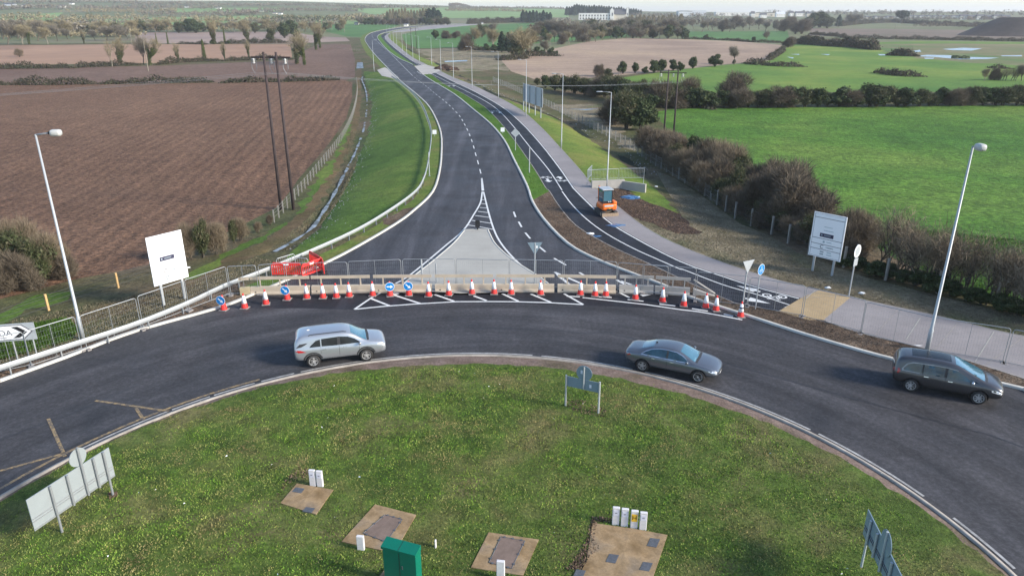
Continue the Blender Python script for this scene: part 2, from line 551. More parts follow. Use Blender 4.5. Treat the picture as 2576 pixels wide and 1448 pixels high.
M['galv'] = plain('galvanised_steel', (.3, .315, .325), .5, .4, var=.1, vscale=2)
M['galv_light'] = plain('pale_galvanised_steel', (.4, .42, .43), .5, .2, var=.06, vscale=2)
M['sign_back'] = plain('sign_back_grey', (.4, .43, .45), .5, .15, var=.06)
M['sign_back_blue'] = plain('sign_back_bluegrey', (.2, .27, .32), .5, .15, var=.06)  # grey sign back with the blue of shade painted in
M['back_pale'] = plain('pale_sign_back', (.28, .31, .32), .5, .1, var=.04)
M['rule'] = plain('rule_print', (.05, .05, .07), .5)
M['white_old'] = paint('worn_edge_paint', (.42, .41, .39), .4, .7, (.14, .13, .12))
M['white_face'] = plain('white_sign_face', (.82, .83, .84), .45)
M['blue_face'] = plain('blue_sign_face', (.0, .2, .55), .4)
M['black'] = plain('black_paint', (.015, .015, .017), .5)
M['dark_grey'] = plain('dark_grey_print', (.08, .08, .1), .5)
M['line_grey'] = plain('grey_print', (.3, .3, .34), .5)
M['faint'] = plain('faint_print', (.38, .46, .48), .5)
M['navy'] = plain('navy_print', (.03, .03, .07), .5)
M['red'] = plain('red_plastic', (.72, .035, .03), .45, var=.1, vscale=6)
M['lamp_white'] = plain('pale_lamp_housing', (.45, .45, .43), .5)
M['cone_white'] = plain('reflective_white', (.85, .85, .85), .4)
M['rubber'] = plain('grey_rubber_base', (.22, .2, .19), .8, var=.2, vscale=8)
M['barrier'] = plain('tan_concrete', (.45, .38, .29), .85, var=.12, vscale=1.3)
M['barrier_end'] = plain('stained_concrete', (.4, .33, .2), .85, var=.2, vscale=1.3)
M['barrier_grey'] = plain('grey_concrete', (.36, .34, .31), .85, var=.12, vscale=1.3)
M['wood'] = plain('new_timber', (.5, .32, .14), .8, var=.2, vscale=5)
M['pole_wood'] = plain('creosoted_timber', (.05, .036, .036), .9, var=.35, vscale=2)
M['post_grey'] = plain('grey_post', (.22, .21, .19), .9, var=.2, vscale=3)
M['mesh_wire'] = plain('fence_wire', (.32, .34, .35), .6, .3)
M['mesh_dark'] = plain('dark_wire', (.06, .06, .06), .7)
M['glass_insul'] = plain('porcelain', (.7, .68, .66), .3)
M['green_paint'] = plain('green_cabinet_paint', (.0, .14, .088), .4, var=.07, vscale=2)
M['slab'] = terrain('stained_slab', [(.3, (.22, .14, .065)), (.5, (.36, .25, .14)), (.7, (.26, .2, .14))], g3(.6, 1.15), g3(.8, 1.12), sb=.9, ss=2.2, sf=14, rough=.85, bump=.2, bdist=.02, bscale=12)
M['cover'] = terrain('cover_concrete', [(.3, (.17, .125, .1)), (.7, (.22, .16, .13))], g3(.8, 1.1), None, sb=2, ss=6, rough=.8, bump=.2, bdist=.01, bscale=20)
M['iron'] = plain('cast_iron', (.11, .115, .125), .6, .3, var=.25, vscale=14)
M['marker'] = plain('marker_concrete', (.62, .6, .6), .8, var=.1, vscale=6)
M['h_yellow'] = plain('yellow_plate', (.8, .48, .04), .5)
M['plate_grey'] = plain('pale_plate', (.66, .66, .74), .5)

# vehicle materials
def carpaint(name, c, metal=.65, rough=.32):
    m = plain(name, c, rough, metal, .7)
    m.node_tree.nodes['Principled BSDF'].inputs['Coat Roughness'].default_value = .06
    return m


M['silver'] = carpaint('silver_paint', (.4, .42, .45), .6, .3)
M['greyblue'] = carpaint('grey_blue_paint', (.14, .155, .18), .6, .28)
M['darkgrey'] = carpaint('dark_grey_paint', (.075, .072, .075), .6, .28)
M['glass'] = plain('tinted_glass', (.05, .14, .19), .05, 0, 1.0, 1.0)  # blue sky reflection is put into the base colour
M['glass_side'] = plain('side_glass', (.02, .055, .08), .1, 0, .3, .6, .5, 2.0)  # bluish reflection of the sky painted into the window colour
M['glass_dark'] = plain('dark_side_glass', (.012, .014, .016), .15, 0, .05, .3)
M['tyre'] = plain('tyre_rubber', (.022, .021, .021), .85)
M['rim'] = plain('alloy_rim', (.62, .61, .6), .4, .3)
M['trim'] = plain('black_trim', (.03, .03, .032), .6)
M['chrome'] = plain('chrome_trim', (.7, .72, .74), .2, .9)
M['tail'] = plain('tail_lamp_red', (.4, .01, .015), .2, 0, .8)
M['lamp'] = plain('head_lamp', (.75, .76, .78), .12, .3, 1.0)
M['orange'] = plain('orange_paint', (.8, .16, .02), .4, var=.1, vscale=5)
M['mud_steel'] = plain('muddy_steel', (.3, .22, .15), .8, var=.25, vscale=6)
M['track_rub'] = plain('track_rubber', (.04, .038, .036), .85, var=.4, vscale=12)
M['tarp'] = plain('blue_plastic', (.05, .13, .26), .3, var=.4, vscale=5)
M['plastic_white'] = plain('white_plastic', (.75, .76, .76), .4)
M['wall_white'] = plain('white_render', (.72, .7, .66), .8, var=.05, vscale=.2)
M['wall_cream'] = plain('cream_render', (.6, .54, .45), .8)
M['wall_brick'] = plain('red_brick', (.3, .16, .12), .9)
M['roof_slate'] = plain('slate_roof', (.09, .09, .1), .7)
M['roof_light'] = plain('light_metal_roof', (.55, .57, .6), .6)
M['win'] = plain('window_dark', (.04, .045, .055), .2)


def leafmat(name, cols, rough=.8, pos=.0, brown=None, upn=0.0, clump=None):
    """colour picked per leaf / twig"""
    m, nt, b = new_mat(name)
    g = nt.nodes.new('ShaderNodeNewGeometry')
    n = len(cols)
    r = ramp(nt, [(k / max(1, n - 1), c) for k, c in enumerate(cols)])
    co = nt.nodes.new('ShaderNodeTexCoord').outputs['Object']
    nz = noise(nt, co, pos or .5, 4, .6)
    mx = nt.nodes.new('ShaderNodeMath')
    mx.operation = 'MULTIPLY_ADD'
    mx.inputs[1].default_value = .55
    nt.links.new(g.outputs['Random Per Island'], mx.inputs[0])
    sub = mrange(nt, nz, .3, .7, 0, .45)
    nt.links.new(sub, mx.inputs[2])
    nt.links.new(mx.outputs[0], r.inputs[0])
    out = r.outputs[0]
    if brown:
        f = mrange(nt, noise(nt, co, brown[0], 5, .65), brown[1], brown[2], 0, brown[3])
        out = mixc(nt, f, out, brown[4])
    if clump:
        r2_ = ramp(nt, [(.3, (clump[1],) * 3), (.5, (1,) * 3), (.7, (clump[2],) * 3)])
        nt.links.new(noise(nt, co, clump[0], 4, .7), r2_.inputs[0])
        out = mixc(nt, 1.0, out, r2_.outputs[0], 'MULTIPLY')
    if upn:
        vm = nt.nodes.new('ShaderNodeMix')
        vm.data_type = 'VECTOR'
        vm.inputs[0].default_value = upn
        nt.links.new(g.outputs['Normal'], vm.inputs[4])
        vm.inputs[5].default_value = (0, 0, 1)
        nt.links.new(vm.outputs[1], b.inputs['Normal'])
    nt.links.new(out, b.inputs['Base Color'])
    b.inputs['Roughness'].default_value = rough
    b.inputs['Specular IOR Level'].default_value = .1 if upn else .25
    return m


M['bark'] = plain('bark', (.14, .115, .085), .95, var=.3, vscale=2)
M['bark_dark'] = plain('dark_bark', (.07, .06, .045), .95, var=.3, vscale=2)
M['bark_pale'] = plain('pale_bark', (.24, .21, .16), .95, var=.2, vscale=2)
M['twig_grey'] = leafmat('grey_twigs', [(.1, .085, .065), (.18, .155, .12), (.26, .23, .17)], pos=.4)
M['twig_tan'] = leafmat('tan_twigs', [(.15, .13, .07), (.24, .2, .12), (.34, .29, .18)], pos=.4)
M['twig_purple'] = leafmat('purplish_twigs', [(.06, .047, .034), (.13, .103, .074), (.215, .175, .125)], pos=.4)
M['twig_pink'] = leafmat('pinkish_tan_twigs', [(.1, .075, .05), (.2, .155, .105), (.3, .245, .17)], pos=.4)
M['leaf_dark'] = leafmat('dark_evergreen_leaves', [(.014, .024, .01), (.032, .05, .018), (.06, .08, .03), (.13, .12, .065)], pos=.5)
M['leaf_mixed'] = leafmat('ivy_and_twigs', [(.025, .035, .014), (.05, .065, .024), (.09, .085, .045), (.13, .105, .07)], pos=.6)
M['leaf_olive'] = leafmat('olive_ivy_leaves', [(.045, .06, .02), (.08, .1, .03), (.12, .135, .045)], pos=.5)
M['leaf_conif'] = leafmat('conifer_needles', [(.008, .02, .012), (.016, .034, .02), (.03, .05, .028)], pos=.3)
M['leaf_hedge'] = leafmat('winter_hedge_leaves', [(.03, .038, .018), (.055, .06, .03), (.08, .06, .045), (.11, .085, .06)], pos=.5)
M['blade'] = leafmat('grass_blades', [(.035, .06, .015), (.055, .12, .018), (.105, .205, .026), (.18, .29, .04), (.28, .28, .08), (.36, .28, .14)], pos=1.7, brown=(.5, .46, .64, .85, (.27, .2, .1)), upn=.45, clump=(2.6, .32, 1.6))
M['blade_dry'] = leafmat('dry_grass_blades', [(.09, .1, .045), (.2, .165, .1), (.28, .235, .15), (.12, .16, .055)], pos=.5, upn=.75)
M['blade_green'] = leafmat('fresh_grass_blades', [(.035, .075, .01), (.055, .12, .015), (.085, .16, .022), (.13, .18, .035)], pos=.3, upn=.75)
M['blade_field'] = leafmat('pasture_blades', [(.03, .07, .01), (.05, .12, .014), (.08, .18, .02), (.15, .23, .04)], pos=.2, brown=(.09, .6, .75, .7, (.13, .12, .05)), upn=.75)
M['clod'] = leafmat('earth_clods', [(.06, .04, .03), (.12, .08, .055), (.2, .135, .095), (.28, .2, .15)], pos=2.0, upn=.5)


# ------------------------------------------------------------------ object helpers
def tag(o, label=None, cat=None, group=None, kind=None):
    if label: o['label'] = label
    if cat: o['category'] = cat
    if group: o['group'] = group
    if kind: o['kind'] = kind
    return o


def empty(name, loc=(0, 0, 0), rz=0.0, label=None, cat=None, group=None):
    o = bpy.data.objects.new(name, None)
    COL.objects.link(o)
    o.empty_display_size = .2
    o.location = loc
    o.rotation_euler = (0, 0, rz)
    return tag(o, label, cat, group)


def link(name, me, mat=None, parent=None):
    o = bpy.data.objects.new(name, me)
    COL.objects.link(o)
    if mat is not None and not me.materials:
        me.materials.append(mat)
    if parent is not None:
        o.parent = parent
    return o


def kids(o):
    return [c for c in bpy.data.objects if c.parent == o]


def copy_tree(src, childmap):
    """copy a thing and its parts; childmap: {object: [children]}"""
    r = src.copy()
    COL.objects.link(r)
    for ch in childmap.get(src, ()):
        c = ch.copy()
        COL.objects.link(c)
        c.parent = r
        for g in childmap.get(ch, ()):
            d = g.copy()
            COL.objects.link(d)
            d.parent = c
    return r


def childmap(src):
    m = {src: [c for c in bpy.data.objects if c.parent == src]}
    for c in m[src]:
        m[c] = [d for d in bpy.data.objects if d.parent == c]
    return m


class MB:
    def __init__(s):
        s.v = []
        s.f = []

    def add(s, vs, fs):
        n = len(s.v)
        s.v += [tuple(p) for p in vs]
        s.f += [tuple(i + n for i in f) for f in fs]
        return s

    def box(s, c, d, rz=0.0, rx=0.0, ry=0.0):
        x, y, z = d[0] / 2, d[1] / 2, d[2] / 2
        vs = [Vector((a * x, b * y, e * z)) for e in (-1, 1) for a, b in ((-1, -1), (1, -1), (1, 1), (-1, 1))]
        if rx or ry or rz:
            m = Matrix.Rotation(rz, 3, 'Z') @ Matrix.Rotation(ry, 3, 'Y') @ Matrix.Rotation(rx, 3, 'X')
            vs = [m @ p for p in vs]
        c = Vector(c)
        return s.add([p + c for p in vs], [(3, 2, 1, 0), (4, 5, 6, 7), (0, 1, 5, 4), (1, 2, 6, 5), (2, 3, 7, 6), (3, 0, 4, 7)])

    def tube(s, pts, r, n=6, cap=True):
        pts = [Vector(p) for p in pts]
        rs = r if isinstance(r, (list, tuple)) else [r] * len(pts)
        vs, fs = [], []
        for i, p in enumerate(pts):
            d = (pts[min(i + 1, len(pts) - 1)] - pts[max(i - 1, 0)])
            if d.length < 1e-9:
                d = Vector((0, 0, 1))
            d.normalize()
            u = d.cross(Vector((0, 0, 1)) if abs(d.z) < .9 else Vector((1, 0, 0))).normalized()
            w = d.cross(u)
            for k in range(n):
                a = 2 * math.pi * k / n
                vs.append(p + (u * math.cos(a) + w * math.sin(a)) * rs[i])
        for i in range(len(pts) - 1):
            for k in range(n):
                a, b = i * n + k, i * n + (k + 1) % n
                fs.append((a, a + n, b + n, b))
        if cap:
            fs.append(tuple(range(n)))
            fs.append(tuple(reversed(range((len(pts) - 1) * n, len(pts) * n))))
        return s.add(vs, fs)

    def prism(s, poly, z0, z1):
        """poly counter-clockwise in xy"""
        n = len(poly)
        vs = [(p[0], p[1], z0) for p in poly] + [(p[0], p[1], z1) for p in poly]
        fs = [tuple(range(n))[::-1], tuple(range(n, 2 * n))] + [(i, (i + 1) % n, n + (i + 1) % n, n + i) for i in range(n)]
        return s.add(vs, fs)

    def plate(s, poly, y0, y1):
        """poly in xz, extruded along y"""
        n = len(poly)
        vs = [(p[0], y0, p[1]) for p in poly] + [(p[0], y1, p[1]) for p in poly]
        fs = [tuple(range(n)), tuple(range(n, 2 * n))[::-1]] + [(i, n + i, n + (i + 1) % n, (i + 1) % n) for i in range(n)]
        return s.add(vs, fs)

    def lathe(s, prof, n=16, c=(0, 0, 0)):
        vs, fs = [], []
        for r, z in prof:
            for k in range(n):
                a = 2 * math.pi * k / n
                vs.append((c[0] + r * math.cos(a), c[1] + r * math.sin(a), c[2] + z))
        for i in range(len(prof) - 1):
            for k in range(n):
                a, b = i * n + k, i * n + (k + 1) % n
                fs.append((a, b, b + n, a + n))
        fs.append(tuple(range(n))[::-1])
        fs.append(tuple(range((len(prof) - 1) * n, len(prof) * n)))
        return s.add(vs, fs)

    def mesh(s, name, mat=None, smooth=False):
        me = bpy.data.meshes.new(name)
        me.from_pydata(s.v, [], s.f)
        me.update()
        if smooth:
            me.polygons.foreach_set('use_smooth', [True] * len(me.polygons))
        if mat is not None:
            me.materials.append(mat)
        return me

    def build(s, name, mat, parent=None, smooth=False):
        return link(name, s.mesh(name, mat, smooth), None, parent)


def array_mesh(name, V, F, mat):
    """V (n,3), F (m,k) numpy arrays"""
    me = bpy.data.meshes.new(name)
    V = np.ascontiguousarray(V, np.float32)
    F = np.ascontiguousarray(F, np.int32)
    me.vertices.add(len(V))
    me.vertices.foreach_set('co', V.ravel())
    k = F.shape[1]
    me.loops.add(F.size)
    me.loops.foreach_set('vertex_index', F.ravel())
    me.polygons.add(len(F))
    me.polygons.foreach_set('loop_start', np.arange(0, F.size, k, dtype=np.int32))
    me.polygons.foreach_set('loop_total', np.full(len(F), k, np.int32))
    me.update(calc_edges=True)
    me.materials.append(mat)
    return me


def text_mesh(name, txt, size, mat, extrude=.002):
    cu = bpy.data.curves.new(name, 'FONT')
    cu.body = txt
    cu.size = size
    cu.align_x = 'CENTER'
    cu.align_y = 'CENTER'
    cu.extrude = extrude
    o = bpy.data.objects.new(name, cu)
    COL.objects.link(o)
    dg = bpy.context.evaluated_depsgraph_get()
    me = bpy.data.meshes.new_from_object(o.evaluated_get(dg))
    bpy.data.objects.remove(o)
    me.materials.clear()
    me.materials.append(mat)
    return me

# ------------------------------------------------------------------ ground: one triangulated sheet cut into regions
REGIONS = []        # (name, polygon, material, dz) painted in order, later wins


def region(name, poly, mat, dz=0.0):
    REGIONS.append((name, np.asarray(poly, float), mat, dz))


def pv(name, P, mat, dz=0.0, sm=0, jit=None):
    w = T(P)
    if jit is None:
        jit = {'soil_heap': .7, 'bare_patch': .5, 'embankment': .35, 'track_side_grass': .6, 'farm_track': .3, 'flooded_meadow': 4, 'floodwater': .0, 'wet_scrub': 1.0, 'rough_meadow': 2}.get(name, 0)
    if jit:
        w = resample(np.vstack([w, w[:1]]), max(.7, jit))[:-1]
        rj = np.random.RandomState(len(w))
        e = rj.normal(0, 1, w.shape)
        e = (e + np.roll(e, 1, 0) + np.roll(e, 2, 0)) / 1.7
        w = w + e * jit * .5
    if sm:
        w = smooth(np.vstack([w, w[:1]]), sm)[:-1]
    region(name, w, mat, dz)


# far and middle fields, left
pv('rough_ground', [(-900, 130), (0, 112), (300, 108), (560, 100), (800, 92), (1000, 100), (1300, 130), (1716, 175), (2575, 200), (3300, 220), (4200, 500), (4500, 1500), (-2500, 1500)], 'rough')
pv('pasture', [(90, 60), (220, 50), (420, 45), (640, 40), (900, 44), (900, 62), (560, 66), (300, 72), (90, 72)], 'palegreen')
pv('pasture', [(-200, 60), (60, 38), (160, 32), (130, 50), (40, 62), (-200, 80)], 'palegreen')
pv('pasture', [(880, 22), (1120, 20), (1430, 24), (1430, 44), (1120, 46), (930, 36)], 'palegreen')
pv('pasture', [(430, 22), (700, 20), (700, 30), (430, 33)], 'palegreen')
pv('pasture', [(700, 55), (940, 62), (1010, 62), (950, 84), (925, 96), (870, 92), (820, 80)], 'green_far')
pv('tilled_field', [(340, 82), (730, 80), (800, 92), (870, 95), (880, 104), (730, 110), (340, 110)], 'pink')
pv('tilled_field', [(-400, 118), (0, 115), (300, 112), (730, 112), (735, 145), (600, 151), (400, 159), (0, 164), (-400, 168)], 'tan')
pv('ploughed_strip', [(-500, 178), (0, 174), (400, 166), (740, 152), (765, 128), (800, 112), (882, 112), (893, 150), (893, 195), (870, 203), (450, 209), (0, 214), (-500, 218)], 'plough2')
pv('ploughed_field', [(-700, 222), (0, 215), (450, 210), (868, 203), (886, 208), (885, 250), (870, 300), (836, 350), (795, 400), (752, 448), (722, 490), (700, 520), (650, 545), (560, 590), (470, 640), (330, 676), (200, 700), (0, 752), (-200, 815), (-600, 900)], 'plough')
pv('farm_track', [(893, 150), (908, 150), (910, 215), (908, 262), (900, 315), (884, 365), (858, 418), (828, 466), (796, 520), (762, 562), (706, 606), (640, 645), (560, 684), (450, 735), (300, 790), (120, 850), (0, 890), (-60, 905), (-60, 865), (0, 845), (100, 815), (300, 755), (450, 700), (560, 652), (636, 618), (700, 580), (748, 540), (782, 500), (812, 452), (842, 405), (870, 352), (886, 305), (894, 255), (896, 205)], 'track')
pv('drain_pond', [(898, 158), (912, 157), (914, 172), (896, 173)], 'ditch_water')
for P in ([(760, 505), (800, 440), (835, 395), (865, 340), (880, 300), (884, 310), (868, 365), (838, 420), (800, 480), (770, 525), (745, 540)], [(560, 640), (640, 600), (690, 575), (715, 560), (725, 565), (680, 592), (620, 622), (560, 652), (490, 690), (470, 690)], [(0, 790), (90, 752), (170, 725), (175, 735), (90, 772), (0, 812), (-80, 840), (-80, 820)]):
    pv('track_side_grass', P, 'embank', .0, 2)
# right
pv('pasture', [(1010, 88), (1080, 70), (1250, 62), (1400, 56), (1480, 70), (1620, 90), (1500, 98), (1260, 118), (1050, 122), (1020, 110)], 'green_far')
pv('pasture', [(1715, 80), (1980, 78), (1990, 110), (1716, 98)], 'green_far')
pv('rough_meadow', [(1050, 125), (1260, 118), (1300, 140), (1262, 153), (1285, 180), (1250, 175), (1110, 175)], 'rough_right')
pv('stubble_field', [(1261, 153), (1392, 123), (1480, 105), (1582, 96), (1716, 99), (1850, 104), (1967, 114), (1945, 135), (1933, 153), (1870, 158), (1816, 163), (1740, 172), (1640, 182), (1560, 190), (1450, 200), (1351, 202), (1285, 180)], 'stubble')
pv('earth_field', [(2037, 72), (2300, 74), (2650, 80), (3100, 85), (3100, 108), (2650, 104), (2140, 94), (2037, 90)], 'earth_far')
pv('pasture', [(1560, 196), (1740, 172), (1876, 160), (1935, 153), (1966, 128), (1992, 112), (2150, 108), (2300, 104), (2600, 107), (3100, 110), (3100, 235), (2600, 232), (2000, 232), (1700, 235)], 'green2')
pv('flooded_meadow', [(2190, 112), (2300, 110), (2600, 112), (3000, 114), (3000, 168), (2600, 166), (2420, 158), (2250, 140)], 'flood')
pv('big_pasture', [(1640, 283), (1700, 274), (2000, 270), (2575, 264), (3100, 262), (4200, 300), (4200, 900), (2900, 850), (2620, 790), (2420, 720), (2250, 650), (2150, 590), (2060, 510), (1900, 430), (1700, 345)], 'green')
pv('wet_scrub', [(1480, 262), (1640, 278), (1560, 330), (1600, 385), (1540, 345), (1450, 300), (1380, 265)], 'rough_right')
for P in (R(3, (1740, 425), (1850, 415), (2000, 418), (2120, 430), (2390, 438), (2300, 447), (2100, 450), (1900, 432)),
          R(3, (1960, 372), (2120, 362), (2260, 368), (2180, 384), (2030, 380)), R(3, (1470, 410), (1570, 412), (1570, 420), (1490, 420)),
          R(3, (2400, 420), (2560, 418), (2560, 427), (2410, 426)), R(3, (1740, 385), (1790, 378), (1800, 392), (1750, 395)),
          R(3, (1820, 437), (1900, 438), (1890, 446), (1830, 446)), R(3, (810, 410), (880, 410), (880, 416)), R(3, (1040, 410), (1110, 411), (1100, 418)), R(3, (785, 430), (840, 436), (830, 444)),
          R(2, (1700, 822), (1830, 825), (1950, 820), (1850, 832)), R(2, (780, 462), (950, 455), (950, 464), (780, 470)), R(2, (1590, 912), (1640, 915), (1640, 922), (1600, 920))):
    pv('floodwater', P, 'water')
# corridor ground
region('roadside_verge', CORR, 'verge', .0)
# left embankment between rail and ditch
pv('embankment', [(677, 682), (859, 606), (952, 556), (1039, 496), (1066, 458), (1079, 408), (1085, 341), (1076, 300), (1058, 263), (1032, 233), (1002, 208), (985, 196), (950, 182), (915, 180), (918, 205), (928, 228), (935, 262), (930, 320), (912, 372), (892, 418), (872, 455), (850, 498), (826, 536), (796, 580), (740, 625)], 'embank')
pv('rough_bank', [(0, 905), (60, 890), (120, 872), (180, 855), (200, 830), (170, 800), (100, 812), (0, 830), (-100, 850), (-100, 940)], 'embank', .004)
# right embankment
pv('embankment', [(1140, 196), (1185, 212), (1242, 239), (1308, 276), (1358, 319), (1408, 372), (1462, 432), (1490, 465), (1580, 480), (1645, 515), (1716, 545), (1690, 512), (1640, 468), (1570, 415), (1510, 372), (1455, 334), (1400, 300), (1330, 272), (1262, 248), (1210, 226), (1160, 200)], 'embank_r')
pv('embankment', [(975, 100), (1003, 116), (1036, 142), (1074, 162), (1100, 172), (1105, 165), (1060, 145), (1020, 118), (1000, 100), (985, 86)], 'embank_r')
pv('winter_verge', [(1575, 540), (1600, 556), (1645, 583), (1717, 621), (1817, 660), (1917, 693), (2017, 720), (2134, 745), (2350, 793), (2500, 830), (2700, 880), (2900, 860), (2620, 800), (2495, 778), (2338, 738), (2192, 702), (2110, 674), (2006, 636), (1929, 590), (1861, 563), (1803, 520), (1756, 486), (1695, 448), (1650, 430), (1690, 500), (1716, 545), (1650, 520)], 'rough_right', .0)
pv('soil_heap', [(1490, 466), (1572, 474), (1600, 492), (1650, 512), (1705, 538), (1745, 566), (1760, 592), (1700, 590), (1640, 568), (1590, 546), (1560, 530), (1505, 490)], 'soil_dark')
# left foreground verge between rail and kerb
pv('bare_verge', [(-60, 948), (0, 930), (167, 877), (333, 823), (467, 770), (567, 722), (600, 700), (640, 745), (547, 776), (333, 836), (167, 899), (0, 959), (-60, 980)], 'soil')
pv('bare_patch', R(5, (300, 200), (400, 150), (520, 115), (590, 130), (480, 210), (380, 255), (310, 240)), 'soil', .002, 2)
# right side: strip between carriageway and cycle track
region('planting_strip', np.vstack([wKR[0:13], wCL[0:9][::-1], wFL[::-1]]), 'soil', .09)
region('planting_strip', np.vstack([smooth(wKR[12:21], 3), wCL[16:7:-1]]), 'strip', .09)
region('planting_strip', np.vstack([smooth(wKR[21:27], 3), wCL[21:16:-1]]), 'strip', .09)
# carriageway
ROAD_L = smooth(wKL, 3)
ROAD_R = smooth(wKR, 3)
aL = math.degrees(math.atan2(wKL[0][1] - CO[1], wKL[0][0] - CO[0]))
aR = math.degrees(math.atan2(wKR[0][1] - CO[1], wKR[0][0] - CO[0]))
back = arc(CO, ROUT, aL if aL > 0 else aL + 360, aR + 360, 40)[1:-1]
region('road', np.vstack([ROAD_L[::-1], back, ROAD_R]), 'road', 0)
# the circulating carriageway is a coat of its own
cir = np.vstack([G(*q)[:2] for q in [(0, 959), (333, 836), (547, 776), (630, 744), (740, 737), (900, 745), (1100, 745), (1300, 743), (1560, 752), (1737, 752), (1873, 793), (2050, 850), (2250, 906), (2575, 980)]])
region('road', np.vstack([cir, back[::-1]]), 'road_round', 0)
region('road', [G(*q)[:2] for q in [(610, 748), (900, 738), (1100, 735), (1300, 735), (1560, 740), (1700, 742), (1800, 778), (1650, 775), (1467, 768), (1170, 760), (1050, 765), (890, 779), (760, 775), (600, 775)]], 'road_dark', 0)
# cycle track and footpath
CT_L, CT_R = smooth(wCL, 3), smooth(wCR, 3)
region('cycle_track', np.vstack([CT_L, CT_R[::-1]]), 'road_dark', .06)
PR = smooth(wFR, 3)
PLn = smooth(wFL, 3)
tail = [tuple(G(*q)[:2]) for q in [(2013, 753)]]
region('footpath', np.vstack([PLn, tail, CT_R, PR[::-1]]), 'conc', .09)


def ext_arc(p, n=14, span=32):
    d = p - CO
    a = math.degrees(math.atan2(d[1], d[0]))
    return arc(CO, np.hypot(*d), a, a - span, n)


EX_K, EX_L, EX_R = ext_arc(wKR[0]), ext_arc(wFL[0]), ext_arc(wFR[0])
region('footpath', np.vstack([EX_L, EX_R[::-1]]), 'conc', .09)
region('planting_strip', np.vstack([EX_K + (EX_K - CO) * .004, EX_L[::-1]]), 'soil', .09)
region('buff_crossing', [G(*q)[:2] for q in [(2013, 753), (2058, 733), (2138, 751), (2070, 808), (2034, 808), (1957, 786)]], 'tactile', .09)
region('side_road', [G(*q)[:2] for q in [(1042, 167), (1063, 189), (1082, 188), (1108, 179), (1100, 171), (1070, 163)]], 'gravel', .02)
region('side_road', [G(*q)[:2] for q in [(948, 176), (968, 170), (980, 176), (1004, 198), (985, 197), (960, 190)]], 'gravel', .02)
# splitter island
spl = [G(*q)[:2] for q in R(5, (925, 300), (940, 292), (1090, 290), (1110, 305), (1150, 385), (1220, 460), (1330, 545), (1480, 640), (1560, 700), (1500, 740), (1300, 765), (900, 775), (560, 755), (430, 770), (390, 775), (480, 690), (560, 630), (700, 520), (850, 390))]
region('splitter_island', spl, 'conc_isl', .1)
# centre island
ring = arc(ISL, RIN - .02, 0, 360, 181)[:-1]


def inner_radius(a):
    """the muddy apron is a metre wide at the top and on the right, narrow elsewhere"""
    a = math.degrees(a) % 360
    w = np.interp(a, [0, 15, 35, 60, 100, 122, 140, 200, 360], [.25, .45, .75, 1.15, 1.15, .6, .25, .25, .25])
    return RIN - w - .10 * math.sin(a * .9) * math.sin(a * .37) - .05 * math.sin(a * 2.3)


region('muddy_apron', ring, 'apron', .0)
region('roundabout_island', [(ISL[0] + inner_radius(t) * math.cos(t), ISL[1] + inner_radius(t) * math.sin(t)) for t in np.radians(np.arange(0, 360, 1.5))], 'island', .0)


def build_ground():
    pts, edges = [], []

    def addloop(P, closed=True):
        P = np.asarray(P, float)
        n = len(P)
        out = []
        for i in range(n if closed else n - 1):
            a, b = P[i], P[(i + 1) % n]
            L = np.hypot(*(b - a))
            r = max(25, min(np.hypot(*a), np.hypot(*b)))
            k = max(1, int(L / (r * .05)))
            for j in range(k):
                out.append(a + (b - a) * j / k)
        s = len(pts)
        pts.extend(out)
        m = len(out)
        edges.extend([(s + i, s + (i + 1) % m) for i in range(m)])

    for nme, P, mt, dz in REGIONS:
        addloop(P)
    # polar grid
    r = 8.0
    k = 0
    while r < 9000:
        stp = .045 if r < 60 else (.03 if r < 420 else .07)
        n = 0
        span = 62 if r > 30 else 180
        da = max(.018, stp * .75) if r > 30 else .15
        na = int(math.radians(span * 2) / da)
        for i in range(na + 1):
            a = -math.radians(span) + i * da + (k % 2) * da / 2
            pts.append(np.array((r * math.sin(a), r * math.cos(a))))
        if r > 30:
            for i in range(14):
                a = math.radians(span + 6) + i * math.radians(360 - 2 * span - 12) / 13
                pts.append(np.array((r * math.sin(a), r * math.cos(a))))
        r *= 1 + stp
        k += 1
    V, E, F, _, _, _ = geometry.delaunay_2d_cdt([Vector(p) for p in pts], edges, [], 0, 1e-4, False)
    V = np.array([(v[0], v[1]) for v in V])
    F = np.array(F)
    C = V[F].mean(1)
    reg = np.full(len(F), -1)
    for i, (nme, P, mt, dz) in enumerate(REGIONS):
        bb0, bb1 = P.min(0), P.max(0)
        m = (C[:, 0] >= bb0[0]) & (C[:, 0] <= bb1[0]) & (C[:, 1] >= bb0[1]) & (C[:, 1] <= bb1[1])
        idx = np.where(m)[0]
        ins = inpoly(C[idx, 0], C[idx, 1], P)
        reg[idx[ins]] = i
    Z = hfun(V[:, 0], V[:, 1])
    groups = {}
    for i in range(-1, len(REGIONS)):
        if i >= 0:
            nme, P, mt, dz = REGIONS[i]
        else:
            nme, mt, dz = 'ground', 'country', 0.0
        groups.setdefault((nme, mt, round(dz, 4)), []).append(i)
    for (nme, mt, dz), ids in groups.items():
        f = F[np.isin(reg, ids)]
        if not len(f):
            continue
        used, inv = np.unique(f, return_inverse=True)
        f = inv.reshape(f.shape)
        v = np.c_[V[used], Z[used] + dz]
        nrm = np.cross(v[f[:, 1]] - v[f[:, 0]], v[f[:, 2]] - v[f[:, 0]])
        fl = nrm[:, 2] < 0
        f[fl] = f[fl][:, ::-1]
        me = array_mesh(nme, v, f, M[mt])
        me.polygons.foreach_set('use_smooth', [True] * len(me.polygons))
        tag(link(nme, me), kind='structure')


build_ground()


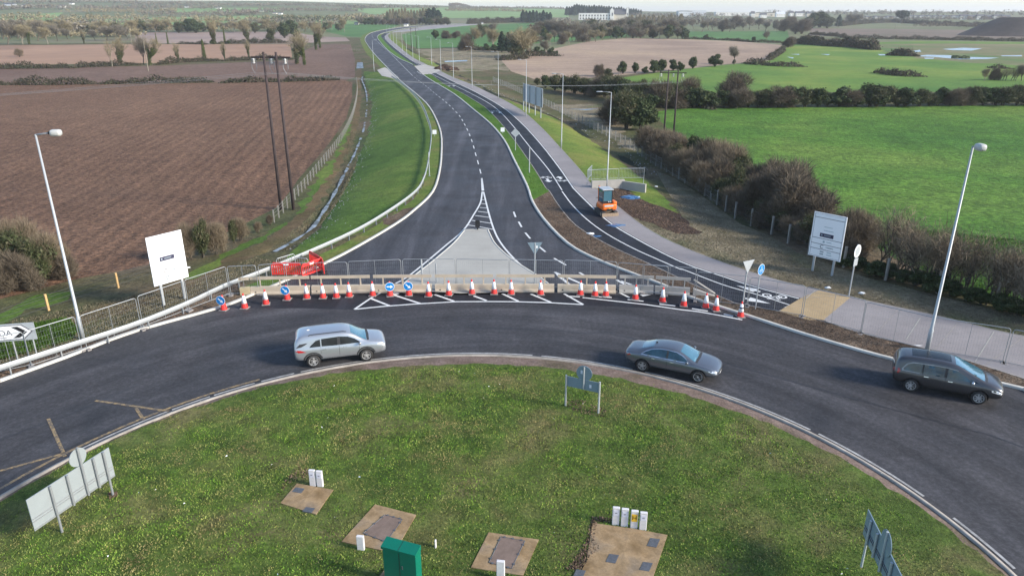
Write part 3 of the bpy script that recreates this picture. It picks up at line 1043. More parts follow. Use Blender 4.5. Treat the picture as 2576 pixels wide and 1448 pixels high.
def sweep(name, path, prof, mat, zoff=0.0, closed=False, zs=None, parent=None, smooth_=False):
    """sweep a profile [(side, up)] along an xy path lying on the ground"""
    P = np.asarray(path, float)
    n = len(P)
    if zs is None:
        zs = hfun(P[:, 0], P[:, 1]) + zoff
    if closed:
        D = np.roll(P, -1, 0) - np.roll(P, 1, 0)
    else:
        D = np.gradient(P, axis=0)
    D /= np.hypot(D[:, 0], D[:, 1])[:, None] + 1e-9
    N = np.c_[-D[:, 1], D[:, 0]]
    k = len(prof)
    V = np.zeros((n, k, 3))
    for j, (s, u) in enumerate(prof):
        V[:, j, :2] = P + N * s
        V[:, j, 2] = zs + u
    F = []
    for i in range(n if closed else n - 1):
        a, b = i * k, ((i + 1) % n) * k
        for j in range(k - 1):
            F.append((a + j, b + j, b + j + 1, a + j + 1))
    me = array_mesh(name, V.reshape(-1, 3), np.array(F), M[mat])
    return link(name, me, None, parent)


KP = [(-.11, -.25), (-.11, .1), (-.09, .12), (.09, .12), (.11, .1), (.11, -.25)]
KP2 = [(-.07, -.25), (-.07, .11), (.07, .11), (.07, -.25)]
tag(sweep('kerb', resample(ROAD_L[:76], .8), KP, 'kerb'), kind='structure')
tag(sweep('kerb', resample(ROAD_L[75:], 6), KP, 'kerb'), kind='structure')
tag(sweep('kerb', resample(ROAD_R[:61], .8), KP, 'kerb'), kind='structure')
tag(sweep('kerb', resample(ROAD_R[63:], 4), KP, 'kerb'), kind='structure')
tag(sweep('kerb', np.vstack([ROAD_L[:1], back, ROAD_R[:1]]), KP, 'kerb'), kind='structure')
sp_ = smooth(np.array([tuple(q) for q in spl[:9] + spl[-6:]])[np.r_[9:15, 0:9]], 3)
tag(sweep('kerb', sp_, KP2, 'kerb'), kind='structure')
tag(sweep('kerb', arc(ISL, RIN, 0, 360, 181)[:-1], [(-.08, -.2), (-.08, .08), (.08, .08), (.08, -.2)], 'kerb_grey', closed=True), kind='structure')
tag(sweep('kerb_edging', PR[:int(len(PR) * .62)] + np.array((.03, .0)), [(-.04, -.1), (-.04, .1), (.04, .1), (.04, -.1)], 'kerb_grey'), kind='structure')
tag(sweep('kerb_edging', CT_L[:49], [(-.04, -.1), (-.04, .1), (.04, .1), (.04, -.1)], 'kerb_grey'), kind='structure')
tag(sweep('kerb_edging', PLn, [(-.04, -.1), (-.04, .1), (.04, .1), (.04, -.1)], 'kerb_grey'), kind='structure')

# ------------------------------------------------------------------ painted markings
class Strips:
    def __init__(s):
        s.v = []
        s.f = []

    def line(s, P, w, z=.006, step=None):
        P = np.asarray(P, float)
        if step:
            P = resample(P, step)
        if len(P) < 2:
            return
        D = np.gradient(P, axis=0)
        D /= np.hypot(D[:, 0], D[:, 1])[:, None] + 1e-9
        N = np.c_[-D[:, 1], D[:, 0]] * w / 2
        Z = hfun(P[:, 0], P[:, 1], False) + z + .00004 * np.hypot(P[:, 0], P[:, 1])
        n = len(s.v)
        for i in range(len(P)):
            s.v.append((*(P[i] + N[i]), Z[i]))
            s.v.append((*(P[i] - N[i]), Z[i]))
        for i in range(len(P) - 1):
            a = n + 2 * i
            s.f.append((a, a + 1, a + 3, a + 2))

    def poly(s, P, z=.006):
        """fan of a convex polygon"""
        n = len(s.v)
        P = [tuple(q)[:2] for q in P]
        ar = sum(P[i][0] * P[(i + 1) % len(P)][1] - P[(i + 1) % len(P)][0] * P[i][1] for i in range(len(P)))
        if ar < 0:
            P = P[::-1]
        for q in P:
            s.v.append((q[0], q[1], ground(*q) + z))
        for i in range(1, len(P) - 1):
            s.f.append((n, n + i, n + i + 1, n + i + 1))

    def build(s, name, mat):
        me = bpy.data.meshes.new(name)
        me.from_pydata(s.v, [], [tuple(dict.fromkeys(f)) for f in s.f])
        me.update()
        me.materials.append(M[mat])
        return tag(link(name, me), kind='structure')


def g2(P):
    return np.array([tuple(G(*q)[:2]) for q in P])


def g2h(P, z=0.0):
    return flat_hb(P, z)


ST = Strips()
# hatched triangle in front of the closed road
ST.line(g2(R(5, (100, 885), (300, 865), (560, 845), (870, 828), (1100, 827), (1300, 828), (1560, 835), (1825, 850))), .16, .010)
ST.line(g2(R(5, (100, 885), (225, 800), (300, 758))), .16, .011)
ST.line(g2(R(5, (1825, 850), (1680, 768))), .16, .011)
for a, b in (((225, 805), (365, 860)), ((395, 778), (595, 842)), ((705, 775), (850, 825)), ((1000, 785), (1095, 820)), ((1215, 768), (1335, 825)), ((1430, 770), (1580, 833))):
    ST.line(g2(R(5, a, b)), .18, .014)
ST.line(np.vstack([g2(R(5, (1820, 797), (2050, 822), (2300, 850), (2576, 890))), g2(R(6, (120, 903), (300, 935), (450, 965)))]), .15, .010)
for a, b in (((1700, 787), (1800, 792)), ((1900, 790), (2040, 797)), ((2160, 812), (2280, 825)), ((2400, 847), (2520, 860))):
    ST.line(g2(R(5, a, b)), .16, .014)
for a, b in (((70, 880), (190, 900)), ((310, 922), (380, 938))):
    ST.line(g2(R(6, a, b)), .16, .014)
# splitter lines
Ls = smooth(g2(R(5, (1063, 0), (1050, 80), (1000, 170), (920, 290), (780, 410), (650, 520), (500, 640), (410, 690))), 4)
Rs = smooth(g2(R(5, (1073, 0), (1110, 150), (1150, 280), (1200, 380), (1300, 500), (1450, 630), (1570, 700))), 4)
ST.line(Ls, .15, .006)
ST.line(Rs, .15, .006)
ST.line(g2(R(2, (1058, 1345), (1063, 1440))), .14)
ST.line(g2(R(2, (1061, 1345), (1073, 1440))), .14)
for l, r in (((1060, 60), (1083, 60)), ((1055, 88), (1090, 92)), ((1045, 118), (1100, 123)), ((1030, 147), (1107, 157)), ((1010, 179), (1120, 193)), ((985, 215), (1135, 238)), ((950, 250), (1015, 258)), ((1045, 264), (1148, 284)), ((925, 288), (962, 293))):
    ST.line(g2(R(5, l, r)), .15, .009)
# centre line
CLN = smooth(g2h(R(2, (1053, 1310), (1035, 1240), (1015, 1170), (990, 1080), (960, 1000), (930, 940), (895, 880), (840, 820), (780, 765), (710, 710), (650, 660), (590, 615), (540, 575))), 5)
CLN = resample(CLN, .5)
i = 0
while i + 6 < len(CLN):
    ST.line(CLN[i:i + 6], .12)
    i += 11
ST.line(smooth(g2h(R(2, (540, 575), (500, 535), (440, 475), (380, 415), (320, 360), (270, 315), (238, 285), (232, 262), (260, 245))), 4), .1, .006, 3)
ST.line(smooth(g2h(R(2, (600, 600), (560, 560), (500, 500), (430, 437), (370, 385), (330, 340))), 4), .01, .006, 3)
for a, b in (((1300, 150), (1315, 190)), ((1338, 225), (1360, 265)), ((1388, 308), (1425, 352)), ((1495, 415), (1540, 452)), ((1605, 500), (1695, 552)), ((1795, 608), (1860, 642))):
    ST.line(g2(R(5, a, b)), .16)
ST.poly(g2(R(5, (1603, 602), (1650, 655), (1690, 640))))
ST.line(g2(R(5, (1650, 640), (1725, 702))), .22, .01)
ST.line(g2(R(5, (1610, 606), (1830, 700))), .2, .012)
ST.line(g2(DC((930, 600), (1080, 680))), .2)
ST.line(g2(DC((1000, 620), (1180, 682))), .16, .01)
ST.line(g2(DC((270, 688), (420, 668), (500, 688))), .2, .01)
ST.line(g2(DC((960, 785), (1130, 870))), .16)
ST.poly(g2(DC((1280, 822), (1460, 826), (1330, 852))), .012)
ST.line(g2(DC((2040, 862), (2230, 900), (2560, 1020))), .06)
# cycle track lines
cml = smooth(g2(R(5, (1665, 0), (1740, 100), (1850, 210), (2000, 320), (2200, 430), (2400, 520), (2560, 590)) + R(6, (0, 590), (300, 705), (560, 780), (815, 862))), 4)
cm2 = smooth(g2h(R(2, (1665, 1440), (1560, 1280), (1420, 1110), (1300, 960), (1200, 850), (1100, 775), (960, 700), (820, 630), (700, 570), (670, 555))), 4)
ST.line(cml, .12, .068)
ST.line(cm2, .12, .068)
ST.line(CT_R[:43] + np.array((-.10, .0)), .14, .068)
ST.line(CT_R[45:58], .16, .068)
cm3 = smooth(g2h(R(2, (600, 500), (500, 440), (400, 362), (340, 310), (318, 288))), 4)
ST.line(cm3, .12, .068)
ST.line(g2(R(6, (775, 880), (815, 862))), .16, .074)
ST.line(g2(R(6, (720, 912), (760, 895))), .16, .074)


def arrow2(tail, head, w, hw, hl, z=.07):
    a, b = np.array(tail[:2]), np.array(head[:2])
    d = b - a
    L = np.hypot(*d)
    d /= L
    n = np.array((-d[1], d[0]))
    ST.poly([a + n * w / 2, b - d * hl + n * w / 2, b - d * hl - n * w / 2, a - n * w / 2], z)
    ST.poly([b - d * hl + n * hw / 2, b, b - d * hl - n * hw / 2], z)


def bike(c, fwd, s, z=.07):
    """bicycle symbol: two wheels, frame, handlebar; fwd is the direction from rear to front wheel"""
    c = np.array(c[:2])
    f = np.array(fwd, float)
    f /= np.hypot(*f)
    u = np.array((-f[1], f[0]))

    def q(a, b):
        return c + f * a * s + u * b * s
    for wx in (-.55, .55):
        ST.line([q(wx + .3 * math.cos(t), .3 * math.sin(t) - .2) for t in np.linspace(0, 2 * math.pi, 17)], .14 * s, z)
    for seg in (((-.55, -.2), (-.25, .35)), ((-.25, .35), (.35, .35)), ((.35, .35), (-.05, -.15)), ((-.05, -.15), (-.55, -.2)), ((-.05, -.15), (-.3, .5)), ((.55, -.2), (.3, .55)), ((.3, .55), (.55, .6)), ((-.45, .52), (-.15, .52))):
        ST.line([q(*seg[0]), q(*seg[1])], .09 * s, z)


def gd(P):
    return [np.array(G(*q, .07)[:2]) for q in P]


a = gd(DD((985, 690), (520, 565)))
arrow2(a[0], a[1], .2, .75, 1.4)
a = gd(DD((690, 815), (1190, 920)))
arrow2(a[0], a[1], .2, .75, 1.4)
d = np.subtract(*gd(DD((1400, 790), (1120, 760))))
bike(gd(DD((1260, 790)))[0], -d, .85)
vec = np.array(wCR[14] - wCR[12])
a = gd(DE((895, 1355), (845, 1290)))
arrow2(a[1] + (a[1] - a[0]) * .1, a[0], .3, .9, .7)
bike(gd(DE((810, 1255)))[0], (1, .1), .8)
a = gd(DE((1140, 1290), (1075, 1235)))
arrow2(a[0], a[1], .3, .9, .7)
bike(gd(DE((1165, 1325)))[0], (-1, .1), .8)
for P, Q in (((1138, 850), (1195, 848)), ((812, 652), (850, 650))):
    for k_, px_ in enumerate((P, Q)):
        c_ = gd(R(2, px_))[0]
        arrow2(c_ + np.array((0, -1.2)), c_ + np.array((0, .9)), .3, .9, .8)
        bike(c_ + np.array((-.9, 1.6)), (1, 0), .8)
# edge line round the island
SE = Strips()
for a0, a1 in ((20, 35), (36.2, 62), (64, 79), (80.5, 107), (108, 118), (119, 124), (125, 131), (131.6, 137), (137.6, 150), (8, 16), (-30, 6.5)):
    SE.line(arc(ISL, RIN + .32, a0, a1, max(4, int(abs(a1 - a0) * 1.2))), .11, .007)
SE.build('edge_line', 'white_old')
# junction hatching far away
for q in (((600, 545), (640, 575)), ((570, 540), (600, 560))):
    ST.line(g2h(R(2, *q)), .15)
for k_ in range(5):
    ST.line(g2h(R(2, (330 + 10 * k_, 530 + 10 * k_), (370 + 14 * k_, 535 + 11 * k_))), .3)
ST.build('road_markings', 'white')
# thin pale joints across footpath
SJ = Strips()
PRr = resample(PR[:int(len(PR) * .55)], 3.2)
for p in PRr:
    cand = np.vstack([resample(PLn, .3), resample(CT_R[:90], .3)])
    dd = np.hypot(*(cand - p).T)
    # joint runs straight to the nearest point of the other edge
    q = cand[dd.argmin()]
    if dd.min() < 7:
        SJ.line([p, q], .03, .095)
SJ.build('footpath_joints', 'kerb_grey')
SJ2 = Strips()
for q in (((1680, 1130), (1790, 960)), ((2205, 1290), (2345, 1065)), ((930, 812), (1000, 750))):
    SJ2.line(g2(R(6, *q)), .05, .099)
SJ2.build('footpath_joints', 'conc_isl')
SY = Strips()
SY.line(arc(ISL, RIN + .58, 124, 200, 50), .15, .007)
for P, w in ((R(7, (720, 125), (1275, 205)), .14), (R(7, (1025, 180), (1085, 270)), .14), (R(7, (365, 262), (490, 545)), .14), (R(7, (0, 655), (490, 520)), .14), (R(7, (-500, 800), (0, 655)), .14)):
    SY.line(g2(P), w, .012, .5)
SY.build('yellow_markings', 'yellow')
# dark seams in the circulating carriageway
SS = Strips()
SS.line(smooth(g2(R(5, (1000, 1030), (1300, 1030), (1600, 1045), (1850, 1068), (2200, 1105)) + R(9, (1800, 250), (2300, 380), (2576, 480))), 4), .05, .005)
SS.line(smooth(g2(R(7, (0, 420), (300, 310), (620, 190), (900, 70), (1050, 0))), 4), .05, .005)
SS.build('carriageway_seam', 'black')

# ------------------------------------------------------------------ things: helpers
def proj_h(P, h):
    w = project(P, lambda x, y: hfun(x, y) + h)
    return w


def W(px, h=0.0):
    """world point (on the ground) of something seen at px whose height above ground is h"""
    w = proj_h([px], h)[0]
    return Vector((w[0], w[1], ground(*w)))


def rbox(mb, c, d, r=.03, rz=0.0, seg=2, taper=None):
    bm = bmesh.new()
    bmesh.ops.create_cube(bm, size=1.0)
    bmesh.ops.scale(bm, vec=d, verts=bm.verts)
    if taper:
        for v in bm.verts:
            if v.co.z > 0:
                v.co.x *= taper[0]
                v.co.y *= taper[1]
    bmesh.ops.bevel(bm, geom=bm.edges[:], offset=r, segments=seg, profile=.5, affect='EDGES')
    m = Matrix.Translation(c) @ Matrix.Rotation(rz, 4, 'Z')
    bmesh.ops.transform(bm, matrix=m, verts=bm.verts)
    bm.verts.index_update()
    mb.add([v.co.copy() for v in bm.verts], [[v.index for v in f.verts] for f in bm.faces])
    bm.free()
    return mb


def circle_pts(c, r, n=24):
    return [(c[0] + r * math.cos(2 * math.pi * k / n), c[1] + r * math.sin(2 * math.pi * k / n)) for k in range(n)]


ORD = ['first', 'second', 'third', 'fourth', 'fifth', 'sixth', 'seventh', 'eighth', 'ninth', 'tenth', 'eleventh', 'twelfth',
       'thirteenth', 'fourteenth', 'fifteenth', 'sixteenth', 'seventeenth', 'eighteenth', 'nineteenth', 'twentieth']


def ordn(k):
    if k < 20:
        return ORD[k]
    t = ['twenty', 'thirty', 'forty', 'fifty', 'sixty', 'seventy'][(k + 1) // 10 - 2]
    u = (k + 1) % 10
    return (t[:-1] + 'ieth') if u == 0 else t + '-' + ORD[u - 1]


def place_line(a, b):
    d = b - a
    return math.atan2(d.y, d.x), math.hypot(d.x, d.y)


# ------------------------------------------------------------------ cars
def apply_mods(o):
    dg = bpy.context.evaluated_depsgraph_get()
    me = bpy.data.meshes.new_from_object(o.evaluated_get(dg))
    o.modifiers.clear()
    old = o.data
    o.data = me
    return me


def car_body(st, wheels, wr_, hw, mat):
    vs, fs = [], []
    n = 17
    for (x, zb, wl, wm, wb, zs, wr, zr, cr) in st:
        half = [(wl * .8, zb), (wl, zb + .10), (wm, (zb + zs) * .5), (wb + .01, zs - .09), (wb - .035, zs + .0), (wb * .45 + wr * .55, zs * .42 + zr * .58 - .012), (wr * 1.03, zr - .045), (wr * .86, zr)]
        ring_ = [(0, zb)] + half + [(0, zr + cr)] + [(-a, b) for a, b in half[::-1]]
        for a, b in ring_:
            vs.append((x, a, b))
    n = len(ring_)
    for i in range(len(st) - 1):
        for k in range(n):
            a, b = i * n + k, i * n + (k + 1) % n
            fs.append((a, b, b + n, a + n))
    for base, rev in ((0, True), ((len(st) - 1) * n, False)):
        # strips across the end: pairs of mirrored points
        h = n // 2
        ids = [base + k for k in range(n)]
        L = ids[0:h + 1]
        Rr = [ids[0]] + ids[h:][::-1][:h]
        Rr = [ids[0]] + [ids[n - k] for k in range(1, h)] + [ids[h]]
        for k in range(h):
            q = [L[k], L[k + 1], Rr[k + 1], Rr[k]]
            q = list(dict.fromkeys(q))
            fs.append(tuple(q if rev else q[::-1]))
    mb = MB().add(vs, fs)
    o = mb.build('body', mat)
    bm = bmesh.new()
    bm.from_mesh(o.data)
    bmesh.ops.recalc_face_normals(bm, faces=bm.faces)
    bm.to_mesh(o.data)
    bm.free()
    sm = o.modifiers.new('s', 'SUBSURF')
    sm.levels = 2
    sm.render_levels = 2
    apply_mods(o)
    cutters = []
    for x in wheels:
        for s in (-1, 1):
            c = MB().lathe([(wr_ + .06, -.32), (wr_ + .06, .32)], 32).build('cut', M['trim'])
            c.rotation_euler = (math.pi / 2, 0, 0)
            c.location = (x, s * (hw), wr_ - .0)
            cutters.append(c)
            bo = o.modifiers.new('b', 'BOOLEAN')
            bo.operation = 'DIFFERENCE'
            bo.solver = 'EXACT'
            bo.object = c
    bpy.context.view_layer.update()
    apply_mods(o)
    for c in cutters:
        bpy.data.objects.remove(c)
    o.data.materials.clear()
    o.data.materials.append(mat)
    o.data.polygons.foreach_set('use_smooth', [True] * len(o.data.polygons))
    return o


def decal(name, bvh, poly, side, mat, parent, off=.006, step=.12, lift=3.0):
    """patch following the body. side: 'L','R' (poly in x,z), 'T' (x,y), 'F','B' (y,z)"""
    P = np.array(poly, float)
    pts = [Vector(p) for p in P]
    ed = [(i, (i + 1) % len(P)) for i in range(len(P))]
    # densify border
    pts2, n0 = [], 0
    for i in range(len(P)):
        a, b = P[i], P[(i + 1) % len(P)]
        k = max(1, int(np.hypot(*(b - a)) / step))
        for j in range(k):
            pts2.append(a + (b - a) * j / k)
    m = len(pts2)
    ed = [(i, (i + 1) % m) for i in range(m)]
    lo, hi = P.min(0), P.max(0)
    X, Y = np.meshgrid(np.arange(lo[0] + step / 2, hi[0], step), np.arange(lo[1] + step / 2, hi[1], step))
    g = np.c_[X.ravel(), Y.ravel()]
    if len(g):
        g = g[inpoly(g[:, 0], g[:, 1], P)]
    allp = [Vector(p) for p in pts2] + [Vector(p) for p in g]
    V, E, F, _, _, _ = geometry.delaunay_2d_cdt(allp, ed, [], 0, 1e-5, False)
    v2 = np.array([(v[0], v[1]) for v in V])
    out, ok = [], []
    for a, b in v2:
        if side in 'LR':
            s = 1 if side == 'L' else -1
            o_, d_ = Vector((a, s * lift, b)), Vector((0, -s, 0))
        elif side == 'T':
            o_, d_ = Vector((a, b, lift)), Vector((0, 0, -1))
        else:
            s = 1 if side == 'F' else -1
            o_, d_ = Vector((s * 5, a, b)), Vector((-s, 0, 0))
        h, nrm, _, _ = bvh.ray_cast(o_, d_)
        if h is None:
            out.append((0, 0, 0))
            ok.append(False)
        else:
            if nrm.dot(d_) > 0:
                nrm = -nrm
            out.append(h + nrm * off)
            ok.append(True)
    fs = []
    for f in F:
        c = v2[list(f)].mean(0)
        if all(ok[i] for i in f) and inpoly(np.array([c[0]]), np.array([c[1]]), P)[0]:
            fs.append(tuple(f))
    o = MB().add(out, fs).build(name, mat, parent)
    o.data.polygons.foreach_set('use_smooth', [True] * len(fs))
    return o


def wheel(parent, x, y, r, w, style, side):
    t = MB()
    prof = [(r * .62, -w / 2), (r * .9, -w / 2), (r * .985, -w * .38), (r, -w * .2), (r, w * .2), (r * .985, w * .38), (r * .9, w / 2), (r * .62, w / 2)]
    t.lathe(prof, 32)
    me = t.mesh('wheel', M['tyre'], True)
    me.transform(Matrix.Rotation(math.pi / 2, 4, 'X'))
    wh = link('wheel', me, None, parent)
    wh.location = (x, y, r)
    q = MB()
    yo = side * (w / 2 + .004)
    R1 = r * .64
    # dished rim ring and hub
    n = 40
    vs, fs = [], []
    for rr, dy in ((R1 * 1.02, 0), (R1 * .93, -.005), (R1 * .88, -.03)):
        for k in range(n):
            a = 2 * math.pi * k / n
            vs.append((rr * math.cos(a), yo + side * dy, rr * math.sin(a)))
    for i in range(2):
        for k in range(n):
            fs.append((i * n + k, i * n + (k + 1) % n, (i + 1) * n + (k + 1) % n, (i + 1) * n + k))
    q.add(vs, fs)
    ns = 5 if style != 8 else 8
    for s_ in range(ns):
        a = 2 * math.pi * s_ / ns + .2
        for da, ww in (((-.13, .03), (.13, .03)) if style == 8 else ((0, .075 if style == 5 else .055),)):
            ca, sa = math.cos(a + da), math.sin(a + da)
            ta, tb = -sa, ca
            i0, i1 = R1 * .1, R1 * .92
            pts = [(ca * i0 + ta * ww * .9, sa * i0 + tb * ww * .9), (ca * i1 + ta * ww * .6, sa * i1 + tb * ww * .6), (ca * i1 - ta * ww * .6, sa * i1 - tb * ww * .6), (ca * i0 - ta * ww * .9, sa * i0 - tb * ww * .9)]
            q.plate(pts, yo - side * .03, yo - side * .004)
    q.plate(circle_pts((0, 0), R1 * .2, 14), yo - side * .03, yo + side * .0)
    q.build('rim', M['rim'], wh)
    b = MB().plate(circle_pts((0, 0), R1 * .98, 24), yo - side * .06, yo - side * .045)
    b.build('brake_disc', M['trim'], wh)


def make_car(name, label, cat, paint_, st, wr_, xr, xf, track, P1, P2, win_side, windscreen, rear_win, style, extras):
    a, b = W(P1), W(P2)
    rz, L = place_line(a, b)
    nl = Vector((-math.sin(rz), math.cos(rz), 0))
    mid = (a + b) / 2
    fwd = Vector((math.cos(rz), math.sin(rz), 0))
    loc = mid + nl * (track / 2 + .1) - fwd * ((xr + xf) / 2)
    loc.z = ground(loc.x, loc.y)
    t = empty(name, loc, rz, label, cat, 'cars on the roundabout')
    body = car_body(st, (xr, xf), wr_, track / 2 + .16, M[paint_])
    body.parent = t
    bv = BVHTree.FromObject(body, bpy.context.evaluated_depsgraph_get())
    bv = BVHTree.FromPolygons([v.co.copy() for v in body.data.vertices], [tuple(p.vertices) for p in body.data.polygons])
    hull = MB()
    hull.box((0, 0, .42), (st[-1][0] * 1.5, track * .62, .3))
    hull.build('underbody', M['trim'], t)
    for sd in 'LR':
        for wname, poly, m_ in win_side:
            decal(wname, bv, poly, sd, M[m_], t)
        for wname, poly, m_ in extras.get('side', ()):
            decal(wname, bv, poly, sd, M[m_], t, off=.004)
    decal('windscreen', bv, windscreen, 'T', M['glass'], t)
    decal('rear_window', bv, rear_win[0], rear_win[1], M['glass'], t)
    for wname, poly, m_, sd in extras.get('other', ()):
        decal(wname, bv, poly, sd, M[m_], t, off=.007, step=.08)
    for x in (xr, xf):
        for s in (-1, 1):
            wheel(t, x, s * (track / 2 + .0), wr_, .235, style, s)
            # arch liner
            vs, fs = [], []
            n = 18
            for rr, yy in ((wr_ + .052, .93), (wr_ + .052, .45)):
                for k in range(n + 1):
                    an = -.25 + (math.pi + .5) * k / n
                    vs.append((x + rr * math.cos(an), s * yy * (track / 2 + .12), wr_ + rr * math.sin(an)))
            for k in range(n):
                fs.append((k, k + 1, n + 2 + k, n + 1 + k))
            MB().add(vs, fs).build('arch_liner', M['trim'], t)
    for s in (-1, 1):
        mp = extras['mirror']
        q = MB()
        rbox(q, (mp[0], s * mp[1], mp[2]), (.13, .2, .14), .045)
        q.build('mirror', M[paint_ if extras.get('mirror_paint', True) else 'chrome'], t, True)
    return t, bv


def arch(x, r0, r1, zc, a0=0.0, a1=math.pi, n=14):
    o = [(x + r1 * math.cos(a0 + (a1 - a0) * k / n), zc + r1 * math.sin(a0 + (a1 - a0) * k / n)) for k in range(n + 1)]
    i = [(x + r0 * math.cos(a0 + (a1 - a0) * k / n), zc + r0 * math.sin(a0 + (a1 - a0) * k / n)) for k in range(n + 1)]
    return o + i[::-1]


# estate / off-road car, silver
st = [(-2.33, .60, .70, .80, .76, 1.02, .60, 1.12, .0), (-2.30, .42, .82, .90, .87, 1.08, .67, 1.34, .01), (-2.14, .35, .87, .93, .89, 1.11, .68, 1.62, .02),
      (-1.85, .33, .88, .935, .90, 1.11, .68, 1.71, .02), (-1.4, .31, .885, .935, .90, 1.10, .69, 1.73, .025), (-.6, .30, .885, .93, .895, 1.08, .70, 1.74, .03), (.1, .30, .885, .93, .895, 1.07, .70, 1.73, .03),
      (.5, .30, .885, .93, .89, 1.03, .68, 1.65, .03), (.8, .30, .885, .93, .89, 1.02, .68, 1.49, .03), (1.15, .31, .885, .93, .89, 1.01, .71, 1.27, .03), (1.42, .31, .885, .935, .885, 1.05, .76, 1.15, .03),
      (1.80, .32, .88, .935, .88, 1.02, .74, 1.11, .03), (2.12, .34, .87, .92, .87, .97, .70, 1.05, .02), (2.28, .38, .80, .87, .82, .88, .62, .97, .01), (2.34, .46, .72, .80, .74, .80, .54, .86, 0)]
suv, bv = make_car('offroad_car', 'silver off-road car with black wheel arches, on the left of the roundabout', 'car', 'silver', st, .35, -1.42, 1.27, 1.60,
    (791, 923.5), (922, 908),
    [('rear_quarter_window', [(-1.55, 1.12), (-1.5, 1.2), (-1.22, 1.43), (-1.0, 1.48), (-1.0, 1.12)], 'glass_dark'),
     ('rear_side_window', [(-.94, 1.12), (-.94, 1.49), (-.3, 1.52), (-.15, 1.52), (-.15, 1.1)], 'glass_dark'),
     ('front_side_window', [(.0, 1.1), (.0, 1.52), (.4, 1.47), (.72, 1.33), (1.05, 1.1)], 'glass_dark')],
    [(.57, -.56), (.57, .56), (.9, .63), (1.33, .72), (1.36, 0), (1.33, -.72), (.9, -.63)],
    ([(-.58, 1.14), (.58, 1.14), (.54, 1.46), (-.54, 1.46)], 'B'), 5,
    {'mirror': (.98, .99, 1.12),
     'side': [('door_pillar', [(-.15, 1.1), (-.15, 1.53), (0, 1.53), (0, 1.1)], 'trim'), ('wheel_arch_trim', arch(-1.42, .425, .51, .36, .05, math.pi - .05), 'trim'), ('wheel_arch_trim', arch(1.27, .425, .51, .36, .05, math.pi - .05), 'trim'),
              ('sill_trim', [(-.9, .32), (-.9, .42), (.75, .42), (.75, .32)], 'trim'),
              ('tail_lamp', [(-2.3, .92), (-2.25, 1.04), (-2.0, 1.02), (-1.72, .9), (-2.1, .9)], 'tail'),
              ('head_lamp', [(1.88, .9), (1.84, .95), (2.08, .96), (2.25, .9), (2.25, .83), (2.08, .86)], 'lamp'),
              ('door_seam', [(-.08, .45), (-.08, 1.09), (-.065, 1.09), (-.065, .45)], 'trim'), ('door_seam', [(-1.0, .75), (-1.0, 1.1), (-.985, 1.1), (-.985, .75)], 'trim'), ('door_seam', [(.93, .45), (.93, .98), (.945, .98), (.945, .45)], 'trim'),
              ('door_handle', [(-.93, .93), (-.93, .965), (-.72, .965), (-.72, .93)], 'chrome'), ('door_handle', [(.1, .93), (.1, .965), (.31, .965), (.31, .93)], 'chrome'),
              ('pillar_trim', [(-2.22, 1.14), (-2.02, 1.33), (-1.62, 1.36), (-1.75, 1.27), (-1.95, 1.18)], 'trim')],
     'other': [('cowl_panel', [(1.36, -.74), (1.36, .74), (1.47, .70), (1.50, 0), (1.47, -.70)], 'trim', 'T'),
               ('front_grille', [(-.5, .5), (.5, .5), (.55, .68), (-.55, .68)], 'trim', 'F'),
               ('number_plate', [(-.26, .5), (.26, .5), (.26, .6), (-.26, .6)], 'white_face', 'F'),
               ('tail_lamp', [(.5, .92), (.82, .92), (.82, 1.02), (.5, 1.02)], 'tail', 'B'), ('tail_lamp', [(-.5, .92), (-.82, .92), (-.82, 1.02), (-.5, 1.02)], 'tail', 'B')]})
q = MB()
q2 = MB()
for s in (-1, 1):
    MB().tube([(-1.55, s * .66, 1.70), (-1.45, s * .67, 1.745), (.2, s * .675, 1.765), (.35, s * .67, 1.72)], .018, 6).build('roof_rail', M['trim'], suv)
mb = MB()
rbox(mb, (-1.55, 0, 1.735), (.14, .05, .06), .02)
mb.build('roof_aerial', M['cone_white'], suv)

# saloon, blue grey
st = [(-2.39, .52, .60, .68, .64, .78, .46, .84, 0), (-2.32, .38, .72, .82, .78, .90, .58, .98, .0), (-2.05, .30, .82, .89, .85, .95, .62, 1.04, .01), (-1.7, .27, .86, .915, .87, .96, .62, 1.08, .015), (-1.4, .26, .87, .92, .88, .96, .60, 1.18, .02),
      (-1.0, .26, .87, .92, .88, .955, .59, 1.33, .025), (-.5, .26, .87, .92, .88, .94, .60, 1.405, .03), (.0, .26, .87, .92, .88, .93, .60, 1.415, .03), (.35, .26, .87, .92, .88, .92, .60, 1.38, .03),
      (.75, .26, .87, .92, .88, .91, .61, 1.21, .03), (1.05, .26, .87, .92, .88, .90, .66, 1.05, .03), (1.25, .26, .87, .92, .88, .89, .72, .96, .03), (1.6, .27, .865, .915, .865, .86, .70, .91, .03),
      (2.0, .28, .83, .88, .83, .79, .64, .84, .02), (2.26, .32, .72, .80, .74, .68, .54, .74, .01), (2.39, .42, .56, .64, .58, .6, .42, .64, 0)]
